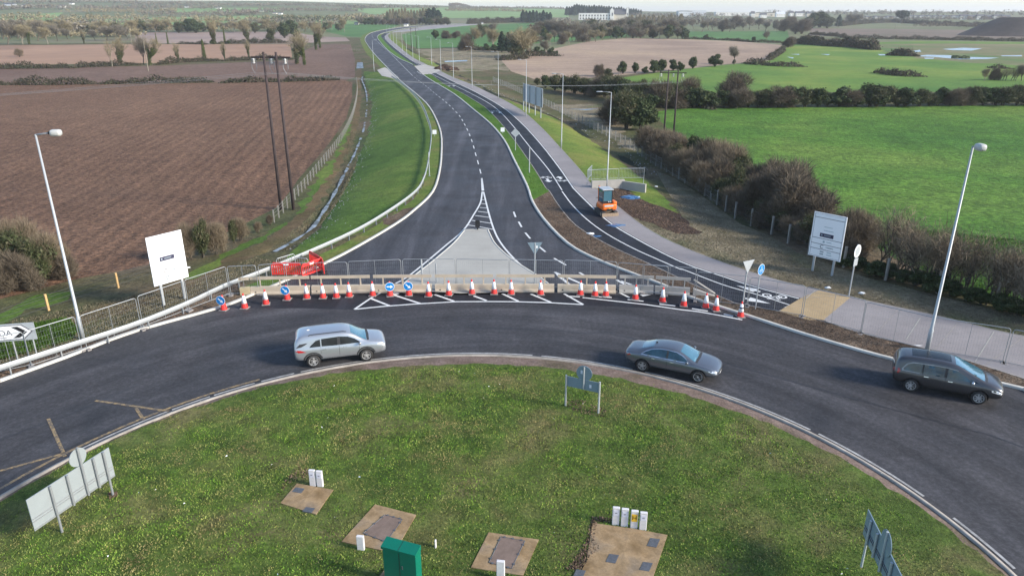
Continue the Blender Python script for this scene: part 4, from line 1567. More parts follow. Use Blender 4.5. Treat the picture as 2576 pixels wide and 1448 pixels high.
sal, bv = make_car('saloon_car', 'blue-grey saloon car between the silver car and the dark people carrier', 'car', 'greyblue', st, .33, -1.38, 1.44, 1.57,
    (1615, 934), (1752, 961.6),
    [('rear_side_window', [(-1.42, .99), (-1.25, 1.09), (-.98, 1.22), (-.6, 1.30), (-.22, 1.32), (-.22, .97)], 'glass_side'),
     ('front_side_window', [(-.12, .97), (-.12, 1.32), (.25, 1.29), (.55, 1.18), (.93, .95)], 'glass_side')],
    [(.42, -.50), (.42, .50), (.8, .57), (1.18, .66), (1.22, 0), (1.18, -.66), (.8, -.57)],
    ([(-1.55, -.50), (-1.60, 0), (-1.55, .50), (-.98, .46), (-.94, 0), (-.98, -.46)], 'T'), 5,
    {'mirror': (.85, .97, .99),
     'side': [('door_pillar', [(-.22, .97), (-.22, 1.33), (-.12, 1.33), (-.12, .97)], 'trim'),
              ('window_trim', [(-1.55, .965), (-1.3, 1.11), (-1.0, 1.255), (-.6, 1.335), (-.1, 1.355), (.3, 1.32), (.6, 1.2), (.98, .945), (.98, .925), (-1.55, .945)][:0] or [(-1.5, .945), (-1.5, .97), (.95, .94), (.95, .915)], 'chrome'),
              ('window_trim', [(-1.5, .97), (-1.27, 1.125), (-.98, 1.255), (-.6, 1.335), (-.2, 1.352), (.27, 1.32), (.58, 1.2), (.96, .94), (.93, .945), (.55, 1.185), (.25, 1.295), (-.2, 1.327), (-.6, 1.307), (-.98, 1.227), (-1.25, 1.095), (-1.44, .985)], 'chrome'),
              ('sill_trim', [(-.9, .30), (-.9, .325), (.98, .325), (.98, .30)], 'chrome'),
              ('door_seam', [(-.17, .36), (-.17, .95), (-.155, .95), (-.155, .36)], 'trim'), ('door_seam', [(-1.0, .7), (-1.0, .95), (-.985, .95), (-.985, .7)], 'trim'),
              ('tail_lamp', [(-2.34, .74), (-2.32, .86), (-2.1, .88), (-2.0, .8), (-2.2, .74)], 'tail'),
              ('head_lamp', [(1.95, .66), (1.9, .7), (2.1, .71), (2.28, .65), (2.28, .58), (2.1, .62)], 'lamp'),
              ('door_handle', [(-.95, .82), (-.95, .845), (-.77, .845), (-.77, .82)], 'chrome'), ('door_handle', [(.0, .80), (.0, .825), (.18, .825), (.18, .80)], 'chrome')],
     'other': [('cowl_panel', [(1.22, -.68), (1.22, .68), (1.31, .64), (1.35, 0), (1.31, -.64)], 'trim', 'T'),
               ('front_grille', [(-.38, .36), (.38, .36), (.42, .60), (-.42, .60)], 'trim', 'F'),
               ('number_plate', [(-.26, .38), (.26, .38), (.26, .48), (-.26, .48)], 'white_face', 'F'),
               ('fog_lamp_surround', [(.45, .34), (.68, .36), (.66, .44), (.5, .44)], 'trim', 'F'), ('fog_lamp_surround', [(-.45, .34), (-.68, .36), (-.66, .44), (-.5, .44)], 'trim', 'F'),
               ('tail_lamp', [(.45, .78), (.72, .78), (.72, .87), (.45, .87)], 'tail', 'B'), ('tail_lamp', [(-.45, .78), (-.72, .78), (-.72, .87), (-.45, .87)], 'tail', 'B')]})
mb = MB()
rbox(mb, (-.92, 0, 1.385), (.13, .04, .05), .018)
mb.build('roof_aerial', M['trim'], sal)

# people carrier, dark grey
st = [(-2.32, .55, .68, .78, .74, .98, .58, 1.1, 0), (-2.28, .40, .80, .87, .83, 1.03, .64, 1.34, .01), (-2.12, .33, .85, .91, .87, 1.05, .66, 1.60, .02), (-1.8, .30, .865, .915, .875, 1.05, .67, 1.68, .02), (-1.3, .28, .87, .92, .88, 1.03, .68, 1.72, .03), (-.6, .28, .87, .92, .88, 1.01, .68, 1.735, .03), (-.1, .28, .87, .92, .88, 1.0, .68, 1.725, .03),
      (.3, .28, .87, .92, .88, .99, .67, 1.67, .03), (.7, .28, .87, .92, .88, .98, .67, 1.50, .03), (1.1, .28, .87, .92, .88, .97, .68, 1.31, .03), (1.5, .29, .87, .92, .88, .98, .73, 1.13, .03), (1.75, .30, .87, .92, .87, .96, .72, 1.08, .03),
      (2.05, .31, .85, .90, .85, .90, .67, 1.0, .02), (2.25, .35, .77, .84, .79, .80, .58, .89, .01), (2.33, .44, .66, .74, .68, .72, .48, .78, 0)]
mpv, bv = make_car('people_carrier', 'dark grey people carrier with panoramic windscreen, rightmost car', 'car', 'darkgrey', st, .335, -1.45, 1.36, 1.58,
    (2289, 984.5), (2455, 1016),
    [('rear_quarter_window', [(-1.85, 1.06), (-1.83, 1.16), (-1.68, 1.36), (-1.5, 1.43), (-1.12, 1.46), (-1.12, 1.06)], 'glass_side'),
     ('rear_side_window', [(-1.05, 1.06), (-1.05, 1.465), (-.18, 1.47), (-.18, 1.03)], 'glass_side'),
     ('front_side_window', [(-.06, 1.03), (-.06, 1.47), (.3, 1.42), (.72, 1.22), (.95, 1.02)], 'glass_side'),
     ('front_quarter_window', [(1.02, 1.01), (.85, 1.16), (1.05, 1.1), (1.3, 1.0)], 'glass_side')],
    [(.22, -.54), (.22, .54), (.7, .60), (1.46, .68), (1.52, 0), (1.46, -.68), (.7, -.60)],
    ([(-.56, 1.1), (.56, 1.1), (.52, 1.42), (-.52, 1.42)], 'B'), 8,
    {'mirror': (.98, .99, 1.06), 'mirror_paint': False,
     'side': [('door_pillar', [(-.18, 1.03), (-.18, 1.48), (-.06, 1.48), (-.06, 1.03)], 'trim'), ('door_pillar', [(-1.12, 1.06), (-1.12, 1.47), (-1.05, 1.47), (-1.05, 1.06)], 'trim'),
              ('window_trim', [(-1.2, 1.02), (-1.95, 1.03), (-1.97, 1.12), (-1.8, 1.38), (-1.55, 1.495), (-.6, 1.53), (-.1, 1.52), (.35, 1.455), (.35, 1.435), (-.1, 1.49), (-.6, 1.50), (-1.5, 1.46), (-1.74, 1.36), (-1.9, 1.14), (-1.88, 1.06), (-1.2, 1.045)], 'galv'),
              ('door_seam', [(-.12, .36), (-.12, 1.02), (-.105, 1.02), (-.105, .36)], 'trim'), ('door_seam', [(-1.08, .75), (-1.08, 1.04), (-1.065, 1.04), (-1.065, .75)], 'trim'), ('door_seam', [(.93, .36), (.93, .98), (.945, .98), (.945, .36)], 'trim'),
              ('tail_lamp', [(-2.3, .86), (-2.28, 1.1), (-2.08, 1.12), (-2.0, .98), (-2.1, .86)], 'tail'),
              ('head_lamp', [(1.8, .74), (1.78, .82), (2.0, .82), (2.22, .72), (2.2, .64), (2.0, .7)], 'lamp'),
              ('door_handle', [(-1.0, .9), (-1.0, .93), (-.8, .93), (-.8, .9)], 'chrome'), ('door_handle', [(.0, .87), (.0, .9), (.2, .9), (.2, .87)], 'chrome')],
     'other': [('cowl_panel', [(1.53, -.70), (1.53, .70), (1.60, .64), (1.64, 0), (1.60, -.64)], 'trim', 'T'),
               ('roof_glass', [(-1.6, -.42), (-1.6, .42), (.05, .42), (.05, -.42)], 'glass_dark', 'T'),
               ('front_grille', [(-.5, .42), (.5, .42), (.5, .52), (-.5, .52)], 'trim', 'F'),
               ('number_plate', [(-.26, .44), (.26, .44), (.26, .53), (-.26, .53)], 'white_face', 'F'),
               ('tail_lamp', [(.52, .88), (.78, .88), (.78, 1.05), (.52, 1.05)], 'tail', 'B'), ('tail_lamp', [(-.52, .88), (-.78, .88), (-.78, 1.05), (-.52, 1.05)], 'tail', 'B')]})
mb = MB()
rbox(mb, (-1.7, 0, 1.655), (.13, .04, .05), .018)
mb.build('roof_aerial', M['trim'], mpv)

# ------------------------------------------------------------------ traffic cones
def make_cone(disc=None, label=None):
    t = empty('traffic_cone', (0, 0, 0), 0, label, 'cone', 'traffic cones along the closure')
    b = MB()
    rbox(b, (0, 0, .03), (.5, .5, .06), .02)
    b.build('base', M['rubber'], t)
    MB().lathe([(.205, .06), (.20, .10), (.155, .34), (.10, .62), (.055, .90), (.045, .98), (.04, 1.0)], 20).build('cone_body', M['red'], t, True)
    if not disc:
        MB().lathe([(.164, .36), (.108, .645), (.068, .86), (.06, .86), (.06, .36)], 20).build('reflective_sleeve', M['cone_white'], t, True)
    else:
        p = MB().plate([(x, z) for x, z in circle_pts((0, .72), .30, 28)], -.225, -.215)
        d = p.build('sign_disc', M['white_face'], t)
        MB().plate(circle_pts((0, .72), .275, 28), -.231, -.2255).build('blue_field', M['blue_face'], d)
        th = disc
        c, s = math.cos(th), math.sin(th)
        f = lambda x, z: (x * c - z * s, .72 + x * s + z * c)
        MB().plate([f(-.2, -.035), f(.04, -.035), f(.04, -.12), f(.21, 0), f(.04, .12), f(.04, .035), f(-.2, .035)], -.236, -.2315).build('arrow', M['white_face'], d)
    return t


cA = DA((235, 1045), (555, 985), (875, 915), (1170, 895), (1415, 890), (1615, 885), (1810, 870), (2165, 855), (2425, 858))
cB = DB((215, 850), (513, 862), (817, 847), (1165, 827), (1500, 827), (1757, 832), (2200, 837))
cC = DC((388, 842), (607, 857), (768, 857), (1215, 907), (1625, 950), (1945, 1010), (2275, 1040), (2430, 1080))
cD = DD((600, 1195))
allc = [((563.4, 782), 's')] + [(p, 's' if i in (2, 8) else '') for i, p in enumerate(cA)] + [(p, 's' if i == 0 else '') for i, p in enumerate(cB)] + [(p, '') for p in cC] + [(cD[0], 'b')]
proto_cone = make_cone()
cm_cone = childmap(proto_cone)
discs = {}
signs_n = 0
plain_n = 0
first = True
sign_labels = ['leftmost cone carrying a blue keep-right disc, near the kerb and guard rail', 'cone with blue arrow disc in front of the left end of the barrier',
               'cone with blue disc whose arrow points level to the right', 'cone with blue arrow disc just left of the concrete island']
for (p, k) in allc:
    w = W((p[0], p[1] - 2.5))
    if k == 's':
        th = math.radians(-42 if signs_n != 2 else -5)
        if signs_n in (0, 2):
            t = make_cone(th)
            discs[signs_n] = childmap(t)
            src = t
        else:
            t = copy_tree(src if signs_n != 3 else discs_src0, discs[0]) if signs_n != 3 else copy_tree(discs_src0, discs[0])
        if signs_n == 0:
            discs_src0 = t
        t['label'] = sign_labels[signs_n]
        t['category'] = 'cone'
        t['group'] = 'traffic cones with keep-right discs'
        signs_n += 1
    elif k == 'b':
        t = copy_tree(proto_cone, cm_cone)
        MB().lathe([(.1285, .56), (.107, .66), (.098, .66), (.12, .56)], 20).build('blue_band', M['navy'], t, True)
        t['label'] = 'rightmost cone with a dark band, standing apart beside the soil verge'
    else:
        if first:
            t = proto_cone
            first = False
        else:
            t = copy_tree(proto_cone, cm_cone)
        t['label'] = ordn(plain_n) + ' plain red and white traffic cone from the left along the closure'
        plain_n += 1
    t.location = w
    t.rotation_euler = (0, 0, random.Random(plain_n * 7 + signs_n).uniform(-.25, .25))

# ------------------------------------------------------------------ concrete barriers with rail
def make_barrier(L, mat, rail=True, tall=.5):
    t = empty('crash_barrier')
    b = MB()
    # battered section block
    prof = [(-.30, 0), (.30, 0), (.30, .08), (.19, .22), (.16, tall), (-.16, tall), (-.19, .22), (-.30, .08)]
    n = len(prof)
    vs = [(x, y, z) for x in (-L / 2 + .012, L / 2 - .012) for y, z in [(-p[0] * .8 if False else p[0] * .75, p[1]) for p in prof]]
    b.add(vs, [tuple(range(n))[::-1], tuple(range(n, 2 * n))] + [(i, (i + 1) % n, n + (i + 1) % n, n + i) for i in range(n)])
    blk = b.build('concrete_block', M[mat], t)
    for x in (-L / 2 + .35,):
        MB().tube([(x, -.19, .16), (x, -.05, .16)], .05, 8).build('lifting_hole', M['black'], blk)
    if rail:
        p = MB()
        for k in range(3):
            x = -L / 2 + L * (k + .5) / 3
            MB().box((x, .06, (tall + .98) / 2), (.08, .06, 1.03 - tall)).build('rail_post', M[mat], t)
        p.box((0, .06, 1.06), (L - .02, .07, .2))
        p.build('rail', M[mat], t)
    return t


def barrier_row(P0, P1, n, mat, label, group, off=0):
    ww = resample(np.array([tuple(W(q)[:2]) for q in P0]), .2)
    proto = None
    for i in range(n):
        a = Vector((*ww[int(i * (len(ww) - 1) / n)], 0))
        b = Vector((*ww[int((i + 1) * (len(ww) - 1) / n)], 0))
        rz, L = place_line(a, b)
        c = (a + b) / 2
        if proto is None:
            proto = make_barrier(L, mat)
            cmap = childmap(proto)
            t = proto
        else:
            t = copy_tree(proto, cmap)
        t.location = (c.x, c.y, ground(c.x, c.y))
        t.rotation_euler = (0, 0, rz)
        tag(t, label % ordn(i), 'barrier', group)


barrier_row([(632, 739), (820, 735.5), (1000, 733), (1200, 732), (1400, 732.5), (1552, 735.5)], None, 6, 'barrier', '%s tan concrete barrier with top rail, counted from the left', 'tan concrete barriers across the closed road')
barrier_row([(1556, 734), (1650, 736.5), (1738, 742)], None, 2, 'barrier_grey', '%s grey concrete barrier right of the tan barriers', 'grey barriers right of the tan ones')
# yellowish end block on the left and ramped end on the right
a, b = W((604, 741)), W((631, 739))
rz, L = place_line(a, b)
t = empty('barrier_end_block', ((a + b) / 2)[:], rz, 'stained yellowish concrete end block at the left end of the barrier row', 'barrier')
mb = MB()
rbox(mb, (0, 0, .25), (L - .03, .34, .5), .03)
mb.build('block', M['barrier_end'], t)
MB().box((0, .06, 1.06), (L - .02, .07, .2)).build('rail', M['barrier'], t)
a, b = W((1741, 742.5)), W((1797, 746))
rz, L = place_line(a, b)
t = empty('barrier_ramp_end', a[:], rz, 'grey barrier end ramping down to the kerb on the right', 'barrier')
mb = MB()
mb.add([(0.02, -.17, 0), (0.02, .17, 0), (0.02, .15, .5), (0.02, -.15, .5), (L, -.17, 0), (L, .17, 0), (L, .15, .09), (L, -.15, .09)],
       [(0, 3, 2, 1), (4, 5, 6, 7), (0, 4, 7, 3), (1, 2, 6, 5), (3, 7, 6, 2), (0, 1, 5, 4)])
mb.build('ramp_block', M['barrier_grey'], t)
MB().tube([(0, .06, 1.06), (L, .06, .2)], .06, 6).build('ramp_rail', M['barrier_grey'], t)

# ------------------------------------------------------------------ site fence panels
def make_panel(L, H=2.0):
    t = empty('fence_panel')
    f = MB()
    r = .12
    pts = [(0, 0, .06), (0, 0, H - r), (r * .3, 0, H - r * .3), (r, 0, H), (L - r, 0, H), (L - r * .3, 0, H - r * .3), (L, 0, H - r), (L, 0, .06)]
    f.tube(pts, .021, 6)
    f.tube([(L / 2, 0, .12), (L / 2, 0, H)], .014, 5)
    f.tube([(0, 0, .14), (L, 0, .14)], .017, 5)
    f.build('frame', M['galv'], t)
    w = MB()
    n = int(L / .13)
    for i in range(1, n):
        w.box((L * i / n, 0, 1.07), (.003, .003, 1.84))
    for z in np.arange(.4, H, .27):
        w.box((L / 2, 0, z), (L, .003, .003))
    w.build('mesh_infill', M['mesh_wire'], t)
    for x in (.0, L):
        g = MB()
        rbox(g, (x, 0, .05), (.22, .55, .1), .02)
        g.build('foot', M['rubber'], t)
    return t


panels = [  # top corners in the picture, label
    ((-40, 852), (55, 834), 'leftmost fence panel behind the chevron sign'), (R(4, (172, 1056), (560, 940)), None, 'fence panel left of the tall left lamp post'),
    (R(4, (600, 935), (1020, 800)), None, 'fence panel between the left lamp post and the left notice board'), (R(4, (1035, 787), (1375, 672)), None, 'fence panel running behind the left notice board'),
    (R(4, (1390, 664), (1700, 562)), None, 'fence panel just right of the left notice board'), (R(4, (1712, 562), (1925, 552)), None, 'short slanted fence panel where the left fence turns'),
    ((648, 666.5), (712, 661), 'fence panel in front of the red barriers, left half'), ((717, 662), (871.8, 659), 'fence panel in front of the red barriers, right half'),
    ((875, 657.7), (1006.6, 652), 'fence panel over the left carriageway, next to the red barriers'), ((1011.6, 651.8), (1144, 651), 'fence panel over the left edge of the concrete island'),
    ((1147.4, 651), (1280, 653.5), 'fence panel over the middle of the concrete island'), ((1282.4, 652), (1415.8, 655), 'fence panel around the triangular sign back'),
    ((1419.8, 653.5), (1551.5, 658.5), 'fence panel over the right carriageway arrow'), ((1554.8, 660), (1680.7, 670), 'fence panel behind the grey barrier, overlapping the next'),
    ((1620.7, 664.7), (1751.5, 674.5), 'fence panel behind the right end of the grey barrier'), ((1755, 683.5), (1886.5, 695), 'fence panel left of the blue cycle sign'),
    ((1889, 697), (2025.8, 719), 'fence panel between the blue cycle sign and the buff paving'), ((2030, 721), (2178.4, 756), 'fence panel beside the buff paving'),
    ((2180.5, 759.5), (2349, 798), 'fence panel left of the right lamp post'), ((2353.4, 797.9), (2543.4, 826.2), 'fence panel right of the right lamp post'), ((2550, 828), (2760, 868), 'fence panel cut by the right picture edge')]
for e in panels:
    if e[1] is None:
        p, q, lab = e[0][0], e[0][1], e[2]
    else:
        p, q, lab = e
    a, b = W(p, 2.0), W(q, 2.0)
    rz, L = place_line(a, b)
    t = make_panel(L)
    z = min(a.z, b.z)
    sl = math.atan2(b.z - a.z, L)
    t.location = (a.x, a.y, a.z)
    t.rotation_euler = (0, -sl, rz)
    tag(t, lab, 'fence panel', 'wire site fence panels')

# ------------------------------------------------------------------ guard rail
t = empty('guard_rail', (0, 0, 0), 0, 'long galvanised steel guard rail curving along the left roadside', 'guard rail')
RW = smooth(wRAIL, 4)
ext = RW[0] + (RW[0] - RW[3]) / np.hypot(*(RW[0] - RW[3])) * 14
RW = np.vstack([ext, RW])
WB = [(.0, .44), (.045, .47), (.045, .53), (.0, .575), (.0, .605), (.045, .65), (.045, .71), (.0, .74), (-.02, .735), (-.02, .445), (.0, .44)]
sweep('rail_beam', resample(RW, 1.2), WB, 'galv_light', parent=t)
pp = resample(RW, 2.4)
pc = MB().box((0, 0, .3), (.06, .1, .74)).mesh('post', M['galv'])
for k, p in enumerate(pp[:98]):
    p2 = pp[min(k + 1, len(pp) - 1)] if k < len(pp) - 1 else p
    d = p2 - p if k < len(pp) - 1 else p - pp[k - 1]
    rz = math.atan2(d[1], d[0])
    o = link('post', pc, None, t)
    n = np.array((-d[1], d[0])) / np.hypot(*d)
    # posts stand behind the beam, on the field side
    o.location = (p[0] + n[0] * .1, p[1] + n[1] * .1, ground(p[0] + n[0] * .1, p[1] + n[1] * .1))
    o.rotation_euler = (0, 0, rz)

# ------------------------------------------------------------------ street lamps
def make_lamp(H, arm, big=False, mat='galv_light'):
    t = empty('street_lamp')
    r0 = .115 if big else .085
    p = MB().tube([(0, 0, -.1), (0, 0, 1.3), (0, 0, 1.35), (0, 0, H)], [r0, r0, r0 * .72, r0 * .42], 10)
    p.build('pole', M[mat], t, True)
    MB().tube([(0, 0, H - .03), (arm * .5, 0, H + .02), (arm, 0, H + .05)], r0 * .36, 7).build('arm', M['galv'], t, True)
    h = MB()
    if big:
        rbox(h, (arm + .22, 0, H + .05), (.54, .4, .34), .13, 0, 3, None)
    else:
        rbox(h, (arm + .25, 0, H + .05), (.6, .26, .1), .04)
    hd = h.build('lamp_head', M['lamp_white'] if big else M['galv_light'], t, True)
    if big:
        MB().box((arm - .06, 0, H + .06), (.12, .16, .14)).build('bracket', M['black'], hd)
    return t


a = W((209, 852))
H = zt(a.y, 338) - a.z
t = make_lamp(H, .75, True)
t.location = a
t.rotation_euler = (0, 0, math.radians(8))
tag(t, 'tall street lamp with bulky white head behind the guard rail, left', 'street lamp', 'tall lamps at the roundabout')
a = W((2330, 884))
H = zt(a.y, 368) - a.z
t = make_lamp(H, .35, True)
t.location = a
t.rotation_euler = (math.radians(0), math.radians(-.0), math.radians(-90))
tag(t, 'tall street lamp with bulky head standing beside the rightmost car', 'street lamp', 'tall lamps at the roundabout')
lp = make_lamp(9.8, .95)
cml_ = childmap(lp)
LAMPS = [(1526, 473), (1411.5, 373.4), (1322.7, 295), (1253.4, 250), (1187.4, 221.7), (1140.7, 200), (1109, 180), (1086, 166.7), (1055, 160), (1038.7, 150), (1023.3, 143.4), (1012.3, 133.4), (998.3, 120), (990, 110), (981.7, 101.7), (973.3, 88.4), (991.7, 73.3), (1008, 71.7), (1029, 68), (1041.7, 66), (1052, 64.5), (1075, 63.2), (1098, 62), (1112, 61.3)]
for i, p in enumerate(LAMPS):
    t = lp if i == 0 else copy_tree(lp, cml_)
    t.location = W(p)
    t.rotation_euler = (0, 0, math.radians(180 + (i % 3) * 3) if i < 15 else math.radians(-70))
    tag(t, 'slim street lamp, %s along the new road counting from the digger' % ordn(i), 'street lamp', 'slim lamps along the new road')
t = copy_tree(lp, cml_)
t.location = W((941, 181))
t.rotation_euler = (0, 0, math.radians(0))
tag(t, 'lone slim street lamp on the left side of the far junction', 'street lamp', 'slim lamps along the new road')

# ------------------------------------------------------------------ power line
def make_hpole(H, sep, rz, loc, label, arm=True):
    t = empty('power_pole', loc, rz, label, 'power pole', 'twin-pole power line supports')
    for s in (-1, 1):
        MB().tube([(s * sep / 2, 0, -.4), (s * sep / 2 * .93, 0, H + .5)], [.17, .11], 9).build('pole', M['pole_wood'], t, True)
    MB().box((.0, .12, H), (sep + 2.6, .12, .14)).build('crossarm', M['pole_wood'], t)
    for x in (-sep / 2 - 1.1, 0.05, sep / 2 + .75):
        MB().lathe([(.05, 0), (.16, -.1), (.05, -.14), (.15, -.26), (.05, -.3), (.15, -.42), (.05, -.5)], 10, (x, .12, H - .1)).build('insulator', M['glass_insul'], t, True)
        MB().tube([(x - .22, .12, H - .1), (x - .24, .12, H - 1.0), (x, .12, H - 1.5), (x + .24, .12, H - 1.0), (x + .22, .12, H - .1)], .022, 5).build('jumper_wire', M['galv'], t)
    return t


a, b = W((711, 519)), W((735, 536))
c = (a + b) / 2
H1 = zt(c.y, 145) - c.z
rz1, s1 = place_line(a, b)
SEP = min(2.0, s1)
P1 = make_hpole(H1, 1.35, math.radians(-8), c[:], 'dark twin timber power pole at the edge of the ploughed field', True)
a2, b2 = W((1671.8, 345)), W((1690, 350))
c2 = (a2 + b2) / 2
H2 = zt(c2.y, 184) - c2.z
P2 = make_hpole(H2, 1.6, math.radians(-8), c2[:], 'grey twin power pole behind the bushes, right of centre', True)
a3 = W((1041, 122))
P3 = make_hpole(zt(a3.y, 72) - a3.z, 3.0, 0, a3[:], 'small distant twin power pole beside the far bend', True)
c0 = c + (c - c2) * .62
for k, dx in enumerate((-1.75, .05, 1.4)):
    u = Vector((math.cos(math.radians(-8)), math.sin(math.radians(-8)), 0)) * dx
    top1 = Vector((c.x, c.y, c.z + H1 - 1.4)) + u + Vector((0, .12, 0))
    top2 = Vector((c2.x, c2.y, c2.z + H2 - 1.4)) + u
    lf = Vector((-75 + k * 1.0, 51 + k * 1.6, 9.6))
    m = MB()
    for A, B, sag in ((lf, top1, .35), (top1, top2, .9)):
        m.tube([A.lerp(B, s / 16) - Vector((0, 0, sag * 4 * (s / 16) * (1 - s / 16))) for s in range(17)], .008, 4)
    tag(m.build('power_cable', M['galv']), ['leftmost', 'middle', 'rightmost'][k] + ' overhead cable strung from the left twin pole', 'cable', 'overhead power cables')
for p, tp, lab in (((373.4, 180), 103, 'pale single pole standing in the ploughed strip on the left'), ((331.7, 110), 77, 'pale single pole beyond the tan field on the left'), (S(3, (695, 295))[0], 52, 'thin pole left of the far brown field'), (S(3, (962, 265))[0], 45, 'thin pole near the dark hedge of the far field'), (S(3, (1275, 300))[0], 52, 'thin pole below the large dark rounded tree'), (S(3, (1628, 262))[0], 44, 'thin pole between far field and terrace'), (S(3, (2003, 285))[0], 52, 'thin pole left of the earth mound'), (S(2, (953, 320))[0], 52, 'thin pale pole in front of the white institution')):
    a = W(p)
    t = empty('telegraph_pole', a, 0, lab, 'pole', 'single poles in the fields')
    Hh = max(5, zt(a.y, tp) - a.z)
    MB().tube([(0, 0, -.3), (0, 0, Hh)], [.15, .1], 7).build('pole', M['bark_pale'], t)
    MB().box((0, 0, Hh - .4), (1.2, .1, .1)).build('crossarm', M['bark_pale'], t)

# ------------------------------------------------------------------ signs
def board_sign(baseL, baseR, ztopL, zbot, over, name, label, cat, face_near=True, mat='white_face'):
    a, b = W(baseL), W(baseR)
    rz, L = place_line(a, b)
    c = (a + b) / 2
    t = empty(name, (c.x, c.y, min(a.z, b.z)), rz, label, cat)
    return t, L


def notice_board(bl, br, ytop, ybot, xl, xr, label, dim):
    a, b = W(bl), W(br)
    rz, L = place_line(a, b)
    c = (a + b) / 2
    z0 = c.z
    t = empty('notice_board', c[:], rz, label, 'sign', 'tall white notice boards')
    ztop = zt(c.y, ytop) - z0
    zbot = zt(c.y, ybot) - z0
    Wd = L * 1.0 / .62
    zb = z0
    for s in (-1, 1):
        MB().box((s * L / 2, .08, (zbot + .6) / 2 - .1), (.14, .1, zbot + .6)).build('post', M['galv_light'], t)
    f = MB().box((0, 0, (ztop + zbot) / 2), (Wd, .05, ztop - zbot)).build('board', M['white_face'], t)
    h = ztop - zbot
    y = -.029
    g = MB()
    for fr in (.11, .57, .70, .815):
        g.box((0, y, ztop - h * fr), (Wd * .93, .004, .032))
    g.box((0, y, ztop - .07), (Wd * .93, .004, .016))
    g.box((0, y, zbot + .07), (Wd * .93, .004, .016))
    for s in (-1, 1):
        g.box((s * Wd * .457, y + .0005, (ztop + zbot) / 2), (.016, .004, h - .16))
    g.build('rule_lines', M['rule'], f)
    MB().box((-.02 * Wd, y, ztop - h * .49), (Wd * .42, .005, h * .085)).build('dark_panel', M['navy'], f)
    lt = MB()
    for k, (x, zf, w_, hh_) in enumerate(((-.17, .49, .035, .03), (-.0, .49, .2, .012), (-.08, .635, .06, .05), (.08, .63, .16, .015), (.1, .75, .2, .018), (-.1, .865, .1, .02), (.13, .86, .14, .02), (-.1, .915, .1, .022), (.14, .915, .16, .016), (0, .30, .26, .012), (.02, .38, .3, .014))):
        (lt if k < 2 else lt).box((x * Wd, y - .004, ztop - h * zf), (w_ * Wd, .004, hh_ * h))
    lt.build('small_print', M['faint'] if dim else M['faint'], f)
    me = text_mesh('letter', 'C', h * .12, M['black'])
    me.transform(Matrix.Rotation(math.pi / 2, 4, 'X'))
    o = link('letter', me, None, f)
    o.location = (-.12 * Wd, y - .004, ztop - h * .757)
    g = MB()
    for k in range(4):
        g.box(((-.14 + .03 * k) * Wd, y - .004, ztop - h * .865), (.014 * Wd, .004, .03 * h))
        g.box(((-.14 + .03 * k) * Wd, y - .004, ztop - h * .92), (.012 * Wd, .004, .025 * h))
    for k in range(5):
        g.box(((.08 + .035 * k) * Wd, y - .004, ztop - h * .757), (.026 * Wd, .004, .014 * h))
    g.build('emblem', M['rule'], f)


notice_board((414.5, 768), (467, 751), 588, 708, 0, 0, 'tall white notice board in bright light behind the left guard rail', False)
notice_board((2041.3, 681.5), (2090.2, 694), 539, 649, 0, 0, 'tall white notice board in shade before the dark hedge on the right', True)

# direction chevron sign at the left edge
a, b = W(R(4, (130, 1262))[0]), W(R(4, (188, 1228))[0])
t = empty('direction_sign', a, 0, 'white direction sign with black chevron arrow cut by the left edge', 'sign')
zr = a.z
pl = W(R(4, (188, 1232))[0])
rz = math.radians(12)
t.rotation_euler = (0, 0, rz)
zb_, ztp = zt(a.y, 857) - zr, zt(a.y, 815) - zr
hb_ = ztp - zb_
MB().tube([(0, .06, -.2), (0, .06, zb_ + .3)], .035, 8).build('post', M['galv_light'], t)
MB().tube([(.95, .06, -.2), (.95, .06, zb_ + .3)], .035, 8).build('post', M['galv_light'], t)
MB().tube([(-2.3, .06, -.2), (-2.3, .06, zb_ + .3)], .035, 8).build('post', M['galv_light'], t)
mb = MB()
zc = (zb_ + ztp) / 2
bd = MB().box((-.95, 0, zc), (4.3, .04, hb_)).build('board', M['sign_back'], t)
hh = hb_ / 2
MB().plate([(-3.05, zc - hh * .86), (.62, zc - hh * .86), (1.08, zc), (.62, zc + hh * .86), (-3.05, zc + hh * .86)], -.026, -.0215).build('border', M['dark_grey'], bd)
fc = MB().plate([(-3.0, zc - hh * .78), (.58, zc - hh * .78), (1.0, zc), (.58, zc + hh * .78), (-3.0, zc + hh * .78)], -.031, -.0265).build('white_field', M['white_face'], bd)
MB().plate([(.1, zc - hh * .66), (.42, zc - hh * .66), (.84, zc), (.42, zc + hh * .66), (.1, zc + hh * .66), (.52, zc)], -.036, -.0315).build('chevron', M['black'], bd)
for tx, x, z, s in (('DROGHEDA', -1.12, zc - .02, .44),):
    me = text_mesh('lettering', tx, s, M['dark_grey'])
    me.transform(Matrix.Rotation(math.pi / 2, 4, 'X'))
    o = link('lettering', me, None, bd)
    o.location = (x, -.034, z)
MB().box((-1.3, -.034, zc - hh * .56), (2.2, .004, .05)).build('small_print', M['line_grey'], bd)


def post_sign(name, base, label, cat, ztop_px, pr=.04, group=None, h=None):
    a = W(base)
    t = empty(name, a, 0, label, cat, group)
    H = h or (zt(a.y, ztop_px) - a.z)
    MB().tube([(0, 0, -.15), (0, 0, H)], pr, 8).build('post', M['galv_light'], t)
    return t, a, H


def tri(c, w, h):
    return [(c[0] - w / 2, c[1] + h / 2), (c[0], c[1] - h / 2), (c[0] + w / 2, c[1] + h / 2)]


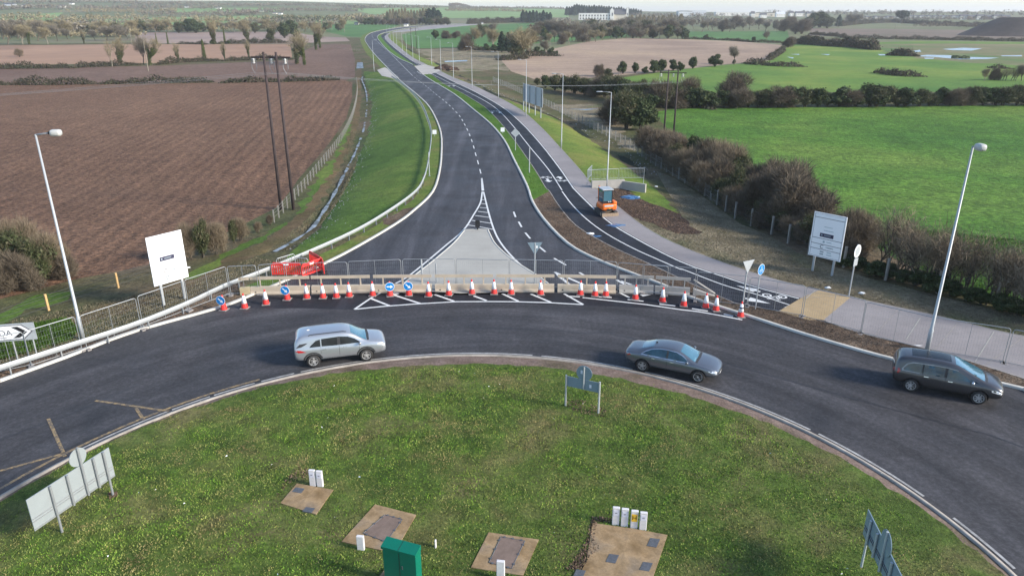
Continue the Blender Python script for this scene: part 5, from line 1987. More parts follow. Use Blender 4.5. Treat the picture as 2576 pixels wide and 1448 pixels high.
t, a, H = post_sign('give_way_sign', (1344, 716), 'triangular road sign seen from behind, on the right of the concrete island', 'sign', 610, .045)
MB().plate(tri((0, H - .42), 1.0, .87), -.02, -.0).build('sign_plate', M['sign_back_blue'], t)
MB().box((.13, -.026, H - .3), (.1, .01, .17)).build('sticker', M['white_face'], t)
t.rotation_euler = (0, 0, math.radians(4))
for o_ in list(bpy.data.objects):
    pass
t, a, H = post_sign('give_way_sign', (1868, 762), 'triangular sign seen from behind beside the blue cycle sign', 'sign', 656, .05)
MB().plate(tri((0, H - .38), .95, .84), -.075, -.055).build('sign_plate', M['sign_back'], t)
t.rotation_euler = (0, 0, math.radians(28))
t, a, H = post_sign('cycle_sign', (1899, 780), 'blue round cycle sign on a slim post at the end of the cycle track', 'sign', 664, .035)
for q_, m_, y0, y1 in ((circle_pts((0, H - .33), .34, 26), 'white_face', -.06, -.045), (circle_pts((0, H - .33), .315, 26), 'blue_face', -.066, -.0605)):
    MB().plate(q_, y0, y1).build('sign_disc', M[m_], t)
g = MB()
for x in (-.1, .1):
    g.tube([(x + .08 * math.cos(k * .524), -.07, H - .42 + .08 * math.sin(k * .524)) for k in range(13)], .012, 4, False)
g.tube([(-.1, -.07, H - .42), (-.03, -.07, H - .32), (.08, -.07, H - .32), (.1, -.07, H - .42)], .012, 4)
g.tube([(0, -.07, H - .24), (0, -.07, H - .12)], .03, 6)
g.build('bicycle_symbol', M['white_face'], t)
t.rotation_euler = (0, 0, math.radians(38))
t, a, H = post_sign('round_sign', (2133.4, 749), 'pale round road sign seen edge-on in front of the dark hedge', 'sign', 615, .045)
MB().plate(circle_pts((0, H - .42), .42, 28), -.065, -.045).build('sign_disc', M['white_face'], t)
MB().plate(circle_pts((0, H - .42), .3, 28), -.071, -.0655).build('inner_disc', M['sign_back'], t)
MB().box((0, -.055, H - 1.15), (.5, .02, .5)).build('sub_plate', M['sign_back'], t)
t.rotation_euler = (0, 0, math.radians(40))
# keep-left bollard
a = W((1201, 580))
t = empty('traffic_bollard', a, 0, 'small black bollard at the tip of the concrete island', 'bollard')
a_h = zt(a.y, 553) - a.z
MB().tube([(0, 0, .0), (0, 0, .45)], .06, 8).build('post', M['black'], t)
MB().plate([(-.13, .3), (.13, .3), (.2, .42), (.2, a_h - .1), (.12, a_h), (-.12, a_h), (-.2, a_h - .1), (-.2, .42)], -.06, .06).build('sign_face', M['black'], t)
# bare posts
for p, tp, lab, pr in (((1062, 712), 652, 'bare pale sign post on the left edge of the concrete island', .06), ((1098, 714), 663, 'second bare post standing on the concrete island', .045),
                   ((1080, 443), 383, 'slim bare post beside the guard rail bend', .05), ((1331, 436), 372, 'bare pale post in the grass strip by the cycle track', .06)):
    t, a, H = post_sign('bare_post', p, lab, 'post', tp, pr, 'bare sign posts')
    MB().box((0, 0, .02), (.2, .2, .05)).build('base_plate', M['galv'], t)
for p, tp, lab, face, m_ in (((1296, 380), 323, 'diamond sign plate seen from behind on a post beside the cycle track', 'dia', 'sign_back'),):
    t, a, H = post_sign('diamond_sign', p, lab, 'sign', tp, .05)
    MB().plate([(0, H - 1.2), (.62, H - .6), (0, H), (-.62, H - .6)], -.07, -.05).build('sign_plate', M[m_], t)
    MB().box((0, -.05, H - .6), (.95, .03, .35)).build('bracket', M['galv_light'], t)
for p, lab in (((1093, 337), 'small white square plate on a short post on the left verge'), ((1264, 331), 'small white square plate on a short post in the grass strip')):
    t, a, H = post_sign('marker_plate', (p[0], p[1] + 6), lab, 'sign', p[1] - 10, .03, 'small white marker plates')
    MB().box((0, -.045, H - .32), (.6, .02, .62)).build('plate', M['white_face'], t)
# far big sign back
b4 = [W(q) for q in ((1316.4, 277.8), (1329.7, 283.6), (1344.7, 290.3), (1359.7, 296.9))]
rz, L = place_line(b4[0], b4[3])
t = empty('large_direction_sign', b4[0], rz, 'large road sign seen from behind on four posts by the footpath', 'sign')
inv = Matrix.Rotation(-rz, 3, 'Z')
zt_ = zt((b4[0].y + b4[3].y) / 2, 216.5)
zb2 = zt((b4[0].y + b4[3].y) / 2, 262)
for q_ in b4:
    l = inv @ (q_ - b4[0])
    MB().tube([(l.x, 0, l.z - .2), (l.x, 0, zt_ - b4[0].z)], .1, 8).build('post', M['galv_light'], t)
MB().box((L / 2, .14, (zt_ + zb2) / 2 - b4[0].z), (L + 1.0, .06, zt_ - zb2)).build('sign_plate', M['sign_back'], t)
# small chevron back on the island
a, b = W((1421.9, 1019.5)), W((1504.6, 1038.4))
rz, L = place_line(a, b)
t = empty('island_chevron_sign', a, rz, 'grey sign back with round plate above, on two posts at the top of the island', 'sign')
HL = zt(a.y, 942.3) - a.z
MB().tube([(0, 0, -.2), (0, 0, HL)], .045, 8).build('post', M['galv_light'], t)
MB().tube([(L, 0, b.z - a.z - .2), (L, 0, HL)], .045, 8).build('post', M['galv_light'], t)
pl_ = MB().box((L / 2, .06, HL - .33), (L * 1.02, .03, .5)).build('chevron_plate', M['sign_back_blue'], t)
MB().box((L * .72, .043, HL - .35), (.1, .008, .16)).build('sticker', M['plate_grey'], pl_)
MB().tube([(L * .52, .02, HL - .55), (L * .52, .02, HL + .56)], .035, 8).build('centre_post', M['galv_light'], t)
d_ = MB().plate(circle_pts((L * .52, HL + .23), .37, 30), .06, .085).build('round_plate', M['sign_back_blue'], t)
MB().box((L * .52 - .12, .055, HL + .27), (.1, .008, .17)).build('sticker', M['plate_grey'], d_)
# large back on the left of the island
a, b = W((156.6, 1337)), W((284.8, 1245.4))
rz, L = place_line(a, b)
t = empty('island_chevron_sign', a, rz, 'large white sign back with grey round plate at the lower left', 'sign')
zT = zt(a.y + .35 * (b.y - a.y), 1205) - a.z
zB = zt(a.y, 1300) - a.z
HT = zt(a.y, 1222) - a.z
HB = zt(a.y, 1298) - a.z
x0, x1 = -L * .38, L * 1.14
bd = MB().box(((x0 + x1) / 2, .07, (HT + HB) / 2), (x1 - x0, .03, HT - HB)).build('sign_plate', M['back_pale'], t)
for x, bot in ((0, -.2), (L * .3, HB), (L * .58, HB - .0), (L * .8, HB), (L, b.z - a.z - .2)):
    MB().tube([(x, .0, bot), (x, .0, HT + (.0 if x != L * .58 else .75))], .042, 8).build('post', M['galv'], t)
for z_ in (HB + (HT - HB) * .28, HB + (HT - HB) * .36):
    MB().box(((x0 + x1) / 2, .045, z_), (x1 - x0 - .05, .018, .03)).build('stiffener', M['galv'], bd)
MB().box(((x0 + x1) / 2, .045, HB + .05), (x1 - x0 - .05, .018, .05)).build('stiffener', M['galv'], bd)
MB().plate(circle_pts((L * .58 - .02, HT + .36), .34, 30), .05, .07).build('round_plate', M['back_pale'], t)
# sign on the lower right, blue of shade painted into its colour
a = W((2153, 1425))
_t0, _t1 = G(2168, 1287, a.z + 1.95), G(2246, 1447, a.z + 1.95)
t = empty('island_chevron_sign', a, math.atan2(_t1.y - _t0.y, _t1.x - _t0.x), 'bluish chevron sign back seen at a steep angle in the bottom right corner', 'sign')
HT = zt(a.y, 1287) - a.z
HB = HT - .95
bd = MB().box((1.5, .06, (HT + HB) / 2), (3.3, .03, HT - HB)).build('sign_plate', M['sign_back_blue'], t)
for x in (.35, .95, 1.55, 2.2, 2.8):
    MB().tube([(x, .0, HB - (.9 if x in (.35, 2.8) else 0)), (x, .0, HT + (.5 if x == 1.55 else -.05))], .04, 8).build('post', M['sign_back'], t)
for z_ in (HB + .28, HB + .38):
    MB().box((1.5, .035, z_), (3.2, .016, .03)).build('stiffener', M['dark_grey'], bd)
MB().plate(circle_pts((1.55, HT + .1), .4, 30), .02, .04).build('round_plate', M['sign_back_blue'], t)

# ------------------------------------------------------------------ red pedestrian barriers and steel frames
def make_pedbar(L, H, m1, label, a, b, fill):
    rz, LL = place_line(a, b)
    t = empty('pedestrian_barrier', a, rz, label, 'barrier', 'plastic pedestrian barriers')
    f = MB()
    f.tube([(0, 0, .12), (0, 0, H - .15), (.12, 0, H), (LL - .12, 0, H), (LL, 0, H - .15), (LL, 0, .12)], .035, 6)
    f.box((LL / 2, 0, H - .12), (LL - .1, .04, .16))
    f.box((LL / 2, 0, .2), (LL - .02, .045, .12))
    f.build('frame', M[m1], t)
    n = int(LL / .14)
    g = MB()
    for i in range(1, n):
        g.box((LL * i / n, 0, .52), (.035 if not fill else .09, .03, .56))
    g.build('bars', M[m1], t)
    MB().box((LL / 2, -.024, H - .12), (.35, .012, .12)).build('white_panel', M['cone_white'], t)
    for x in (.2, LL - .2):
        MB().box((x, 0, .05), (.12, .55, .08)).build('foot', M['black'], t)


make_pedbar(2, 1, 'red', 'bright red plastic barrier, leftmost of the red group behind the fence', W(DA((630, 345))[0], 1.0), W(DA((1075, 345))[0], 1.0), True)
make_pedbar(2, 1, 'red', 'red plastic barrier with open bars seen from the front, middle of the group', W(DA((1085, 375))[0], 1.0), W(DA((1385, 275))[0], 1.0), False)
make_pedbar(2, 1, 'red', 'red plastic barrier running back towards the guard rail', W(DA((1390, 270))[0], 1.0), W(DA((1200, 160))[0], 1.0), True)
make_pedbar(2, 1, 'red', 'red plastic barrier hidden at the back of the red group', W(DA((1415, 330))[0], 1.0), W(DA((1390, 268))[0], 1.0), True)
for p, q_, lab in (((705, 285), (980, 205), 'grey steel barrier frame behind the leftmost red barrier'), ((990, 262), (1180, 280), 'grey steel barrier frame behind the middle red barrier')):
    a, b = W(DA(p)[0], 1.05), W(DA(q_)[0], 1.05)
    rz, LL = place_line(a, b)
    t = empty('steel_barrier', a, rz, lab, 'barrier', 'steel crowd barriers')
    MB().tube([(0, 0, 0), (0, 0, .95), (.1, 0, 1.05), (LL - .1, 0, 1.05), (LL, 0, .95), (LL, 0, 0)], .025, 6).build('frame', M['galv_light'], t)
    g = MB()
    for i in range(1, int(LL / .18)):
        g.tube([(.18 * i, 0, .18), (.18 * i, 0, 1.03)], .009, 4)
    g.tube([(0, 0, .18), (LL, 0, .18)], .018, 5)
    g.build('bars', M['galv_light'], t)

# ------------------------------------------------------------------ mini digger
a = W((1535, 547))
t = empty('mini_excavator', a, math.radians(14), 'orange mini excavator with black cab parked on the footpath', 'excavator')
t.scale = (.93, .93, .93)
for s in (-1, 1):
    q = MB()
    n = 22
    pr = [(1.15 * math.copysign(1, math.cos(x)) * 1.0 * (abs(math.cos(x)) > 1e-9) * .8 + .25 * math.cos(x), .25 + .25 * math.sin(x)) for x in np.linspace(0, 2 * math.pi, n, endpoint=False)]
    vs = [(s * .62 + dx, 1.25 + p[0], p[1]) for dx in (-.17, .17) for p in pr]
    q.add(vs, [tuple(range(n)), tuple(range(n, 2 * n))[::-1]] + [(i, n + i, n + (i + 1) % n, (i + 1) % n) for i in range(n)])
    tr = q.build('crawler_track', M['track_rub'], t)
    MB().tube([(s * .62 + s * .178, 1.25 - .7, .25), (s * .62 + s * .19, 1.25 - .7, .25)], .17, 12).build('sprocket', M['mud_steel'], tr)
q = MB()
rbox(q, (0, 1.25, .42), (.8, 1.1, .3), .03)
q.build('undercarriage', M['mud_steel'], t)
q = MB()
rbox(q, (0, .08, .2), (1.7, .09, .4), .02)
q.box((-.45, .42, .3), (.1, .7, .1))
q.box((.45, .42, .3), (.1, .7, .1))
q.build('dozer_blade', M['mud_steel'], t)
q = MB()
rbox(q, (0, 1.15, .93), (1.5, 1.75, .62), .16, 0, 3)
up = q.build('engine_housing', M['orange'], t, True)
q = MB()
rbox(q, (.55, .75, 1.3), (.4, .85, .34), .1, 0, 3)
q.build('side_housing', M['orange'], up, True)
g = MB()
for z in (1.35, 1.12, .9):
    g.box((.765 if z > 1.2 else .757, .72, z), (.02, .36, .07))
g.build('vents', M['black'], up)
MB().box((0, .262, .72), (.6, .03, .18)).build('rear_panel', M['black'], up)
MB().box((0, .25, .83), (.2, .02, .06)).build('plate', M['h_yellow'], up)
MB().box((-.1, .268, 1.08), (.9, .015, .16)).build('stripe', M['faint'], up)
cb = MB()
for x in (-.6, .32):
    for y in (.62, 1.75):
        cb.box((x, y, 1.9), (.08, .08, 1.35))
cb.box((-.14, .62, 1.35), (.95, .06, .25))
cb.build('cab_frame', M['black'], t)
g = MB()
g.box((-.14, .605, 1.98), (.84, .012, 1.0))
g.box((-.14, 1.765, 1.9), (.84, .012, 1.2))
g.box((-.617, 1.185, 1.9), (.012, 1.05, 1.15))
g.box((.337, 1.185, 1.9), (.012, 1.05, 1.15))
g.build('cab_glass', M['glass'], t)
q = MB()
rbox(q, (-.14, 1.2, 2.6), (1.14, 1.4, .1), .035)
q.build('cab_roof', M['sign_back'], t)
MB().box((-.14, 1.15, 1.5), (.5, .5, .5)).build('seat', M['trim'], t)
for x in (-.05, .15):
    MB().lathe([(.02, -.05), (.07, -.04), (.07, .04), (.02, .05)], 10, (x, .56, 1.42)).build('work_lamp', M['lamp'], t)
bm_ = MB()
bm_.tube([(.0, 2.1, .9), (.0, 2.6, 2.2), (0, 3.4, 2.3)], .11, 6)
bm_.tube([(0, 3.4, 2.3), (0, 3.3, .8)], .09, 6)
bm_.build('boom', M['orange'], t)
q = MB()
rbox(q, (0, 3.15, .42), (.6, .5, .45), .08)
q.build('bucket', M['mud_steel'], t)
# ------------------------------------------------------------------ headwall with railings
o_ = DC
a = W((1478, 470)); b = W((1560, 468))
t = empty('headwall', W((1485, 474)), math.radians(12), 'concrete culvert headwall with steel railings behind the digger', 'wall')
MB().box((1.9, 0, .25), (3.6, .3, 1.1)).build('wall', M['barrier_grey'], t)
q = MB()
q.box((4.4, -1.0, .2), (2.8, .25, .9), math.radians(-48))
q.build('wing_wall', M['conc_isl'], t)
for x0_, y0_, rz_, LL in ((-.3, .3, 0, 3.4), (3.3, .4, math.radians(-10), 2.6), (-.3, .3, math.radians(62), 2.6)):
    g = MB()
    c_, s_ = math.cos(rz_), math.sin(rz_)
    P = lambda u, z: (x0_ + u * c_, y0_ + u * s_, z)
    g.tube([P(0, .3), P(0, 1.9), P(LL, 1.9), P(LL, .3)], .03, 6)
    g.tube([P(0, .9), P(LL, .9)], .02, 5)
    for k in range(1, int(LL / .16)):
        g.tube([P(k * .16, .9), P(k * .16, 1.9)], .008, 4)
    g.build('railing', M['galv_light'], t)

# ------------------------------------------------------------------ island furniture: slabs, markers, cabinet
def slab(pts, label, covers, h=.03):
    w = [W(p) for p in pts]
    c = sum(w, Vector()) / len(w)
    zz = max(q_.z for q_ in w)
    t = empty('concrete_slab', (c.x, c.y, c.z), 0, label, 'slab', 'rust-stained concrete slabs on the island')
    loc_ = [(q_.x - c.x, q_.y - c.y) for q_ in w]
    if sum(loc_[i][0] * loc_[(i + 1) % len(loc_)][1] - loc_[(i + 1) % len(loc_)][0] * loc_[i][1] for i in range(len(loc_))) < 0:
        loc_ = loc_[::-1]
    top = zz - c.z + h
    zz = zz
    MB().prism(loc_, -.3, top).build('slab', M['slab'], t)
    for cv, m_, nm in covers:
        ww = [Vector(G(*p, zz + h)) for p in cv]
        l2 = [(q_.x - c.x, q_.y - c.y) for q_ in ww]
        if sum(l2[i][0] * l2[(i + 1) % len(l2)][1] - l2[(i + 1) % len(l2)][0] * l2[i][1] for i in range(len(l2))) < 0:
            l2 = l2[::-1]
        f = MB().prism(l2, top - .05, top + .012).build(nm, M[m_], t)
        if nm == 'access_cover':
            g = MB()
            for i in range(len(l2)):
                p_, q2 = Vector(l2[i]), Vector(l2[(i + 1) % len(l2)])
                for s in (.15, .5, .85):
                    r_ = p_.lerp(q2, s)
                    g.box((r_.x, r_.y, top + .015), (.07, .07, .03))
                g.tube([(p_.x, p_.y, top + .013), (q2.x, q2.y, top + .013)], .012, 4)
            g.build('lifting_eyes', M['iron'], f)
    return t


def sq(c, w=36, h=36, sk=14):
    return [(c[0] - w + sk, c[1] - h), (c[0] + w + sk, c[1] - h + 10), (c[0] + w - sk, c[1] + h), (c[0] - w - sk, c[1] + h - 12)]


slab(R(7, (2240, 752), (2515, 800), (2385, 985), (2115, 900)), 'cracked stained slab with two iron lids, leftmost and farthest', [(R(7, *sq((2252, 800), 34, 22)), 'iron', 'iron_lid'), (R(7, *sq((2330, 948), 34, 22)), 'iron', 'iron_lid')])
slab(R(8, (255, 910), (565, 988), (400, 1275), (0, 1190)), 'stained slab with large cover directly behind the green cabinet', [(R(8, (330, 985), (460, 1020), (340, 1190), (165, 1125)), 'cover', 'access_cover')])
slab(R(8, (1112, 1120), (1490, 1175), (1370, 1445), (978, 1385)), 'stained slab with large cover and a single marker in front, bottom centre', [(R(8, (1205, 1150), (1385, 1182), (1285, 1390), (1115, 1345)), 'cover', 'access_cover')])
slab(R(8, (1895, 1050), (2200, 1092), (2460, 1140), (2420, 1260), (2330, 1520), (1760, 1500), (1850, 1340)), 'large stained slab with four small iron lids behind the row of four markers',
     [(R(8, *sq((2355, 1195))), 'iron', 'iron_lid'), (R(8, *sq((2045, 1315))), 'iron', 'iron_lid'), (R(8, *sq((2300, 1375))), 'iron', 'iron_lid'), (R(8, *sq((1795, 1432))), 'iron', 'iron_lid')])


def marker(base, ytop, w, label, plate, rz=-8):
    a = W(base)
    t = empty('marker_post', a, math.radians(rz), label, 'marker', 'white concrete marker posts')
    H = max(.3, zt(a.y, ytop) - a.z)
    q = MB()
    rbox(q, (0, 0, H / 2 - .1), (w, .11, H + .2), .018)
    q.build('post', M['marker'], t)
    if plate == 'H':
        p_ = MB().box((0, -.059, H * .62), (w * .8, .008, H * .42)).build('plate', M['h_yellow'], t)
        me = text_mesh('letter', 'H', w * .95, M['black'])
        me.transform(Matrix.Rotation(math.pi / 2, 4, 'X'))
        o = link('letter', me, None, p_)
        o.location = (0, -.0655, H * .62)
    elif plate:
        p_ = MB().box((0, -.059, H * .72), (w * .72, .008, H * .3)).build('plate', M['plate_grey'], t)
        MB().box((0, -.0645, H * .72), (w * .3, .004, H * .07)).build('small_print', M['line_grey'], p_)
    return t


k_ = R(8, (2068, 1055), (2134, 1066), (2206, 1080), (2273, 1093))
for i, (p, pl) in enumerate(zip(k_, (1, 1, 'H', 1))):
    marker(p, p[1] - 43, .25, ['leftmost white marker post in the row of four', 'second white marker post in the row of four, left of the yellow H', 'white marker post with a yellow H plate', 'rightmost white marker post in the row of four'][i], pl)
marker(R(7, (2364, 762))[0], R(7, (2364, 645))[0][1], .24, 'left one of the two touching marker posts behind the cracked slab', 1)
marker(R(7, (2418, 768))[0], R(7, (2418, 653))[0][1], .24, 'right one of the two touching marker posts behind the cracked slab', 1)
marker(R(8, (150, 1243))[0], R(8, (150, 1142))[0][1], .25, 'plain white marker post immediately left of the green cabinet', None)
marker(R(8, (1203, 1470))[0], R(8, (1203, 1330))[0][1], .26, 'plain white marker post at the bottom edge, right of the cabinet', None)
marker(R(8, (712, 1228))[0], R(8, (712, 1192))[0][1], .05, 'tiny thin white marker peg in the grass right of the green cabinet', None)
# green cabinet
zc_ = 1.25
a = G(*R(8, (295, 1212))[0], zc_ + .55)
b = G(*R(8, (556, 1282))[0], zc_ + .55)
bk = G(*R(8, (333, 1148))[0], zc_ + .55)
rz, L = place_line(a, b)
dep = (bk - a).length
gz = ground(a.x, a.y)
t = empty('utility_cabinet', (a.x, a.y, gz), rz, 'dark green double-door utility cabinet with sloping lid', 'cabinet')
hh = zc_ + .55 - gz
q = MB()
rbox(q, (L / 2, dep / 2 + .03, hh / 2 - .08), (L - .04, dep - .04, hh - .06), .015)
q.build('body', M['green_paint'], t)
q = MB()
q.add([(0, 0, hh - .14), (L, 0, hh - .14), (L, dep, hh - .14), (0, dep, hh - .14), (0, 0, hh - .05), (L, 0, hh - .05), (L, dep, hh + .03), (0, dep, hh + .03)],
      [(3, 2, 1, 0), (4, 5, 6, 7), (0, 1, 5, 4), (1, 2, 6, 5), (2, 3, 7, 6), (3, 0, 4, 7)])
q.build('lid', M['green_paint'], t)
MB().box((L * .5, .048, hh * .5 - .05), (.01, .02, hh - .24)).build('door_seam', M['black'], t)
MB().box((L * .5, dep / 2, hh - .008), (.01, dep * .98, .008), 0, math.atan2(.08, dep)).build('lid_seam', M['black'], t)
MB().box((L * .58, .042, hh * .55), (.03, .03, .12)).build('handle', M['iron'], t)
MB().box((L * .5, dep / 2, .02), (L + .5, dep + .5, .16)).build('plinth', M['slab'], t)

# ------------------------------------------------------------------ timber and concrete post fences
def post_fence(V, name, label, cat, ph, pw, pmat, wires, wmat, step, start=0, mesh=False, zs=(.35, .7, 1.0), wr=.006, infill=None):
    w = T(V)
    if len(w) > 2:
        w = smooth(w, 3)
    t = empty(name, (0, 0, 0), 0, label, cat)
    pp_ = resample(w, step)
    pm = MB()
    rbox(pm, (0, 0, ph / 2 - .15), (pw, pw, ph + .3), pw * .12)
    pm = pm.mesh('post', M[pmat])
    zz = hfun(pp_[:, 0], pp_[:, 1])
    for p, z in list(zip(pp_, zz))[:98]:
        o = link('post', pm, None, t)
        o.location = (p[0], p[1], z)
        o.rotation_euler = (0, 0, math.atan2(pp_[-1][1] - pp_[0][1], pp_[-1][0] - pp_[0][0]))
    pp_ = pp_[:98]
    g = MB()
    for h in zs:
        g.tube([(p[0], p[1], z + h) for p, z in zip(pp_, zz)], wr, 4)
    g.build('wires', M[wmat], t)
    if infill:
        g = MB()
        for i in range(len(pp_) - 1):
            n = int(np.hypot(*(pp_[i + 1] - pp_[i])) / infill[0])
            for k in range(n):
                s = k / n
                p = pp_[i] + (pp_[i + 1] - pp_[i]) * s
                z = zz[i] + (zz[i + 1] - zz[i]) * s
                g.box((p[0], p[1], z + infill[1] / 2 + .03), (infill[2], infill[2], infill[1]))
        g.build('mesh_infill', M[wmat], t)
    return t


post_fence([(-80, 850), (20, 812), (93.4, 790), (220, 749.5), (330.7, 712.8), (400, 690), (440, 676)], 'timber_post_fence', 'low fence of new timber posts and dark wire on the left', 'fence', 1.1, .13, 'wood', 3, 'mesh_dark', 4.1, zs=(.25, .55, .85, 1.02), wr=.012)
post_fence([(690, 560), (745, 500), (790, 445), (835, 388), (868, 338), (890, 285), (899, 235), (897, 205)], 'field_fence', 'old grey post and wire fence between ploughed field and ditch track', 'fence', 1.25, .11, 'post_grey', 3, 'post_grey', 2.2, zs=(.5, .85, 1.15), wr=.014)
post_fence([(1240, 206), (1280, 222), (1330, 246), (1380, 270), (1450, 305), (1540, 350), (1582, 372), (1610, 392), (1632, 408), (1661, 425), (1695, 445), (1733, 468), (1756, 482), (1803, 516)], 'chain_link_fence', 'chain-link fence with concrete posts running beside the drain on the right, far part', 'fence', 1.5, .12, 'post_grey', 3, 'mesh_wire', 2.4, zs=(.3, .8, 1.4), wr=.008, infill=(.15, 1.35, .006))
post_fence([(1803, 516), (1861, 559), (1897, 571), (1929, 585), (1966, 601), (2006, 630), (2110, 669), (2192, 696), (2338, 733), (2495, 770), (2660, 812)], 'chain_link_fence', 'chain-link fence with concrete posts in front of the dark hedge, near part', 'fence', 1.6, .15, 'post_grey', 3, 'mesh_dark', 3.1, zs=(.3, .8, 1.45), wr=.008, infill=(.12, 1.4, .006))
for V, lab in (([(820, 124), (870, 126), (905, 130)], 'short paddock fence beyond the strip field, left of the road'), (R(2, (780, 455), (950, 448), (1150, 440)), 'short fence beside the puddle in the rough meadow'), (R(2, (1130, 640), (1260, 650), (1370, 655)), 'thin fence left of the large sign back')):
    post_fence(V, 'field_fence', lab, 'fence', 1.2, .12, 'bark_pale', 2, 'bark_pale', 4, zs=(.6, 1.1), wr=.03)

# ------------------------------------------------------------------ loose bits
rnd = random.Random(5)


def blob(name, px, size, mat, label, cat, flat=.35, seed=1):
    a = W(px)
    bm = bmesh.new()
    bmesh.ops.create_icosphere(bm, subdivisions=3, radius=1)
    r = random.Random(seed)
    ph = [r.uniform(0, 6) for _ in range(6)]
    for v in bm.verts:
        k = 1 + .22 * math.sin(v.co.x * 5 + ph[0]) * math.cos(v.co.y * 4 + ph[1]) + .12 * math.sin(v.co.y * 11 + ph[2] + v.co.x * 7)
        v.co = Vector((v.co.x * size[0] * k, v.co.y * size[1] * k, max(-.1, v.co.z) * size[2] * k))
    me = bpy.data.meshes.new(name)
    bm.to_mesh(me)
    bm.free()
    me.materials.append(M[mat])
    o = link(name, me)
    o.location = a
    return tag(o, label, cat)


blob('plastic_sheet', (1553, 569), (.95, .5, .12), 'tarp', 'crumpled dark blue plastic sheet on the footpath in front of the digger', 'sheet', seed=2)
blob('plastic_sheet', (1583, 498), (1.0, .6, .22), 'tarp', 'heap of blue plastic beside the dark soil, right of the digger', 'sheet', seed=3)
blob('plastic_bag', (1484, 590), (.38, .22, .16), 'plastic_white', 'white bag lying on the cycle track left of the digger', 'bag', seed=4)
blob('plastic_sheet', (1500, 596), (.42, .2, .12), 'tarp', 'small blue sheet lying next to the white bag on the cycle track', 'sheet', seed=5)
blob('plastic_sheet', (1562, 593), (.4, .16, .06), 'tarp', 'small flat blue sheet at the footpath edge below the digger', 'sheet', seed=6)
blob('stone', (1509, 500), (.42, .28, .22), 'barrier', 'tan rock on the footpath left of the digger cab', 'stone', seed=7)
blob('soil_heap', (1118, 175.5), (3.4, 2.2, 1.5), 'soil_dark', 'small dark soil heap at the far junction beside the lamps', 'heap', seed=8)
blob('soil_heap', (1140, 176.5), (2.2, 1.5, .9), 'soil_dark', 'lower dark soil heap right of the small one at the far junction', 'heap', seed=9)
blob('plastic_sheet', R(6, (1300, 1000))[0], (.3, .1, .05), 'tarp', 'dark scrap lying on the pale footpath near the buff paving', 'sheet', seed=10)
blob('plastic_trough', (2298, 872), (.75, .28, .09), 'plastic_white', 'pale plastic trough lying beside the right lamp post', 'trough', seed=11)
for k, (p, lab) in enumerate(((R(6, (1095, 725))[0], 'white scrap in the dead grass below the right notice board'), (R(6, (1350, 765))[0], 'small white scrap right of the edge-on round sign'), ((1650, 470), 'white bag in the drain hollow below the chain-link fence'), (R(4, (1418, 573))[0], 'white scrap beside the left notice board'), (S(3, (1895, 588))[0], 'small dark bird-like clump in the flood water, left'), (S(3, (1978, 590))[0], 'larger dark clump standing in the flood water'))):
    blob('litter', p, (.2, .12, .1) if k < 4 else (2.2, 1.5, 1.2), 'plastic_white' if k < 4 else 'leaf_dark', lab, 'litter' if k < 4 else 'clump', seed=20 + k)
# earth mound on the right horizon
a = W((2680, 93))
bm = bmesh.new()
bmesh.ops.create_grid(bm, x_segments=60, y_segments=30, size=1)
for v in bm.verts:
    x, y = v.co.x, v.co.y
    d = max(0, 1 - math.hypot(x * 1.0, y))
    hgt = min(1, d * 1.9) * (1 + .06 * math.sin(x * 9 + y * 4))
    v.co = Vector((x * 68, y * 45, -1 + 15.5 * hgt))
me = bpy.data.meshes.new('earth_mound')
bm.to_mesh(me)
bm.free()
me.materials.append(terrain('dark_spoil', [(.3, (.05, .04, .038)), (.7, (.1, .08, .07))], g3(.8, 1.2), None, sb=.03, ss=.3, bump=.3))
o = link('earth_mound', me)
o.location = (a.x, a.y + 40, a.z)
tag(o, 'large dark spoil mound rising at the right edge beyond the flooded meadow', 'mound')

# ------------------------------------------------------------------ plants
def rs(seed):
    return np.random.RandomState(seed)


def unit(v):
    return v / (np.linalg.norm(v, axis=-1, keepdims=True) + 1e-9)


def leaves(C, N, size, r, aspect=1.6):
    """diamond shaped leaves at C facing N"""
    n = len(C)
    N = unit(N + r.normal(0, .55, (n, 3)))
    A = unit(np.cross(N, r.normal(0, 1, (n, 3))))
    B = np.cross(N, A)
    s = (size * r.uniform(.6, 1.4, n))[:, None]
    V = np.stack([C + A * s * aspect * .5, C + B * s * .5, C - A * s * aspect * .5, C - B * s * .5], 1)
    return V.reshape(-1, 3), np.arange(4 * n).reshape(n, 4)


def twigs(C, D, L, Wd, r):
    """thin tapering triangles from C along D, as quads with a narrow tip"""
    n = len(C)
    D = unit(D)
    S_ = unit(np.cross(D, r.normal(0, 1, (n, 3))))
    L = (L * r.uniform(.6, 1.4, n))[:, None]
    w = (Wd * r.uniform(.7, 1.3, n))[:, None]
    bend = r.normal(0, .12, (n, 3)) * L
    V = np.stack([C - S_ * w, C + S_ * w, C + D * L + bend + S_ * w * .3, C + D * L + bend - S_ * w * .3], 1)
    return V.reshape(-1, 3), np.arange(4 * n).reshape(n, 4)


def merge(parts):
    V, F, o = [], [], 0
    for v, f in parts:
        V.append(v)
        F.append(f + o)
        o += len(v)
    return np.vstack(V), np.vstack(F)


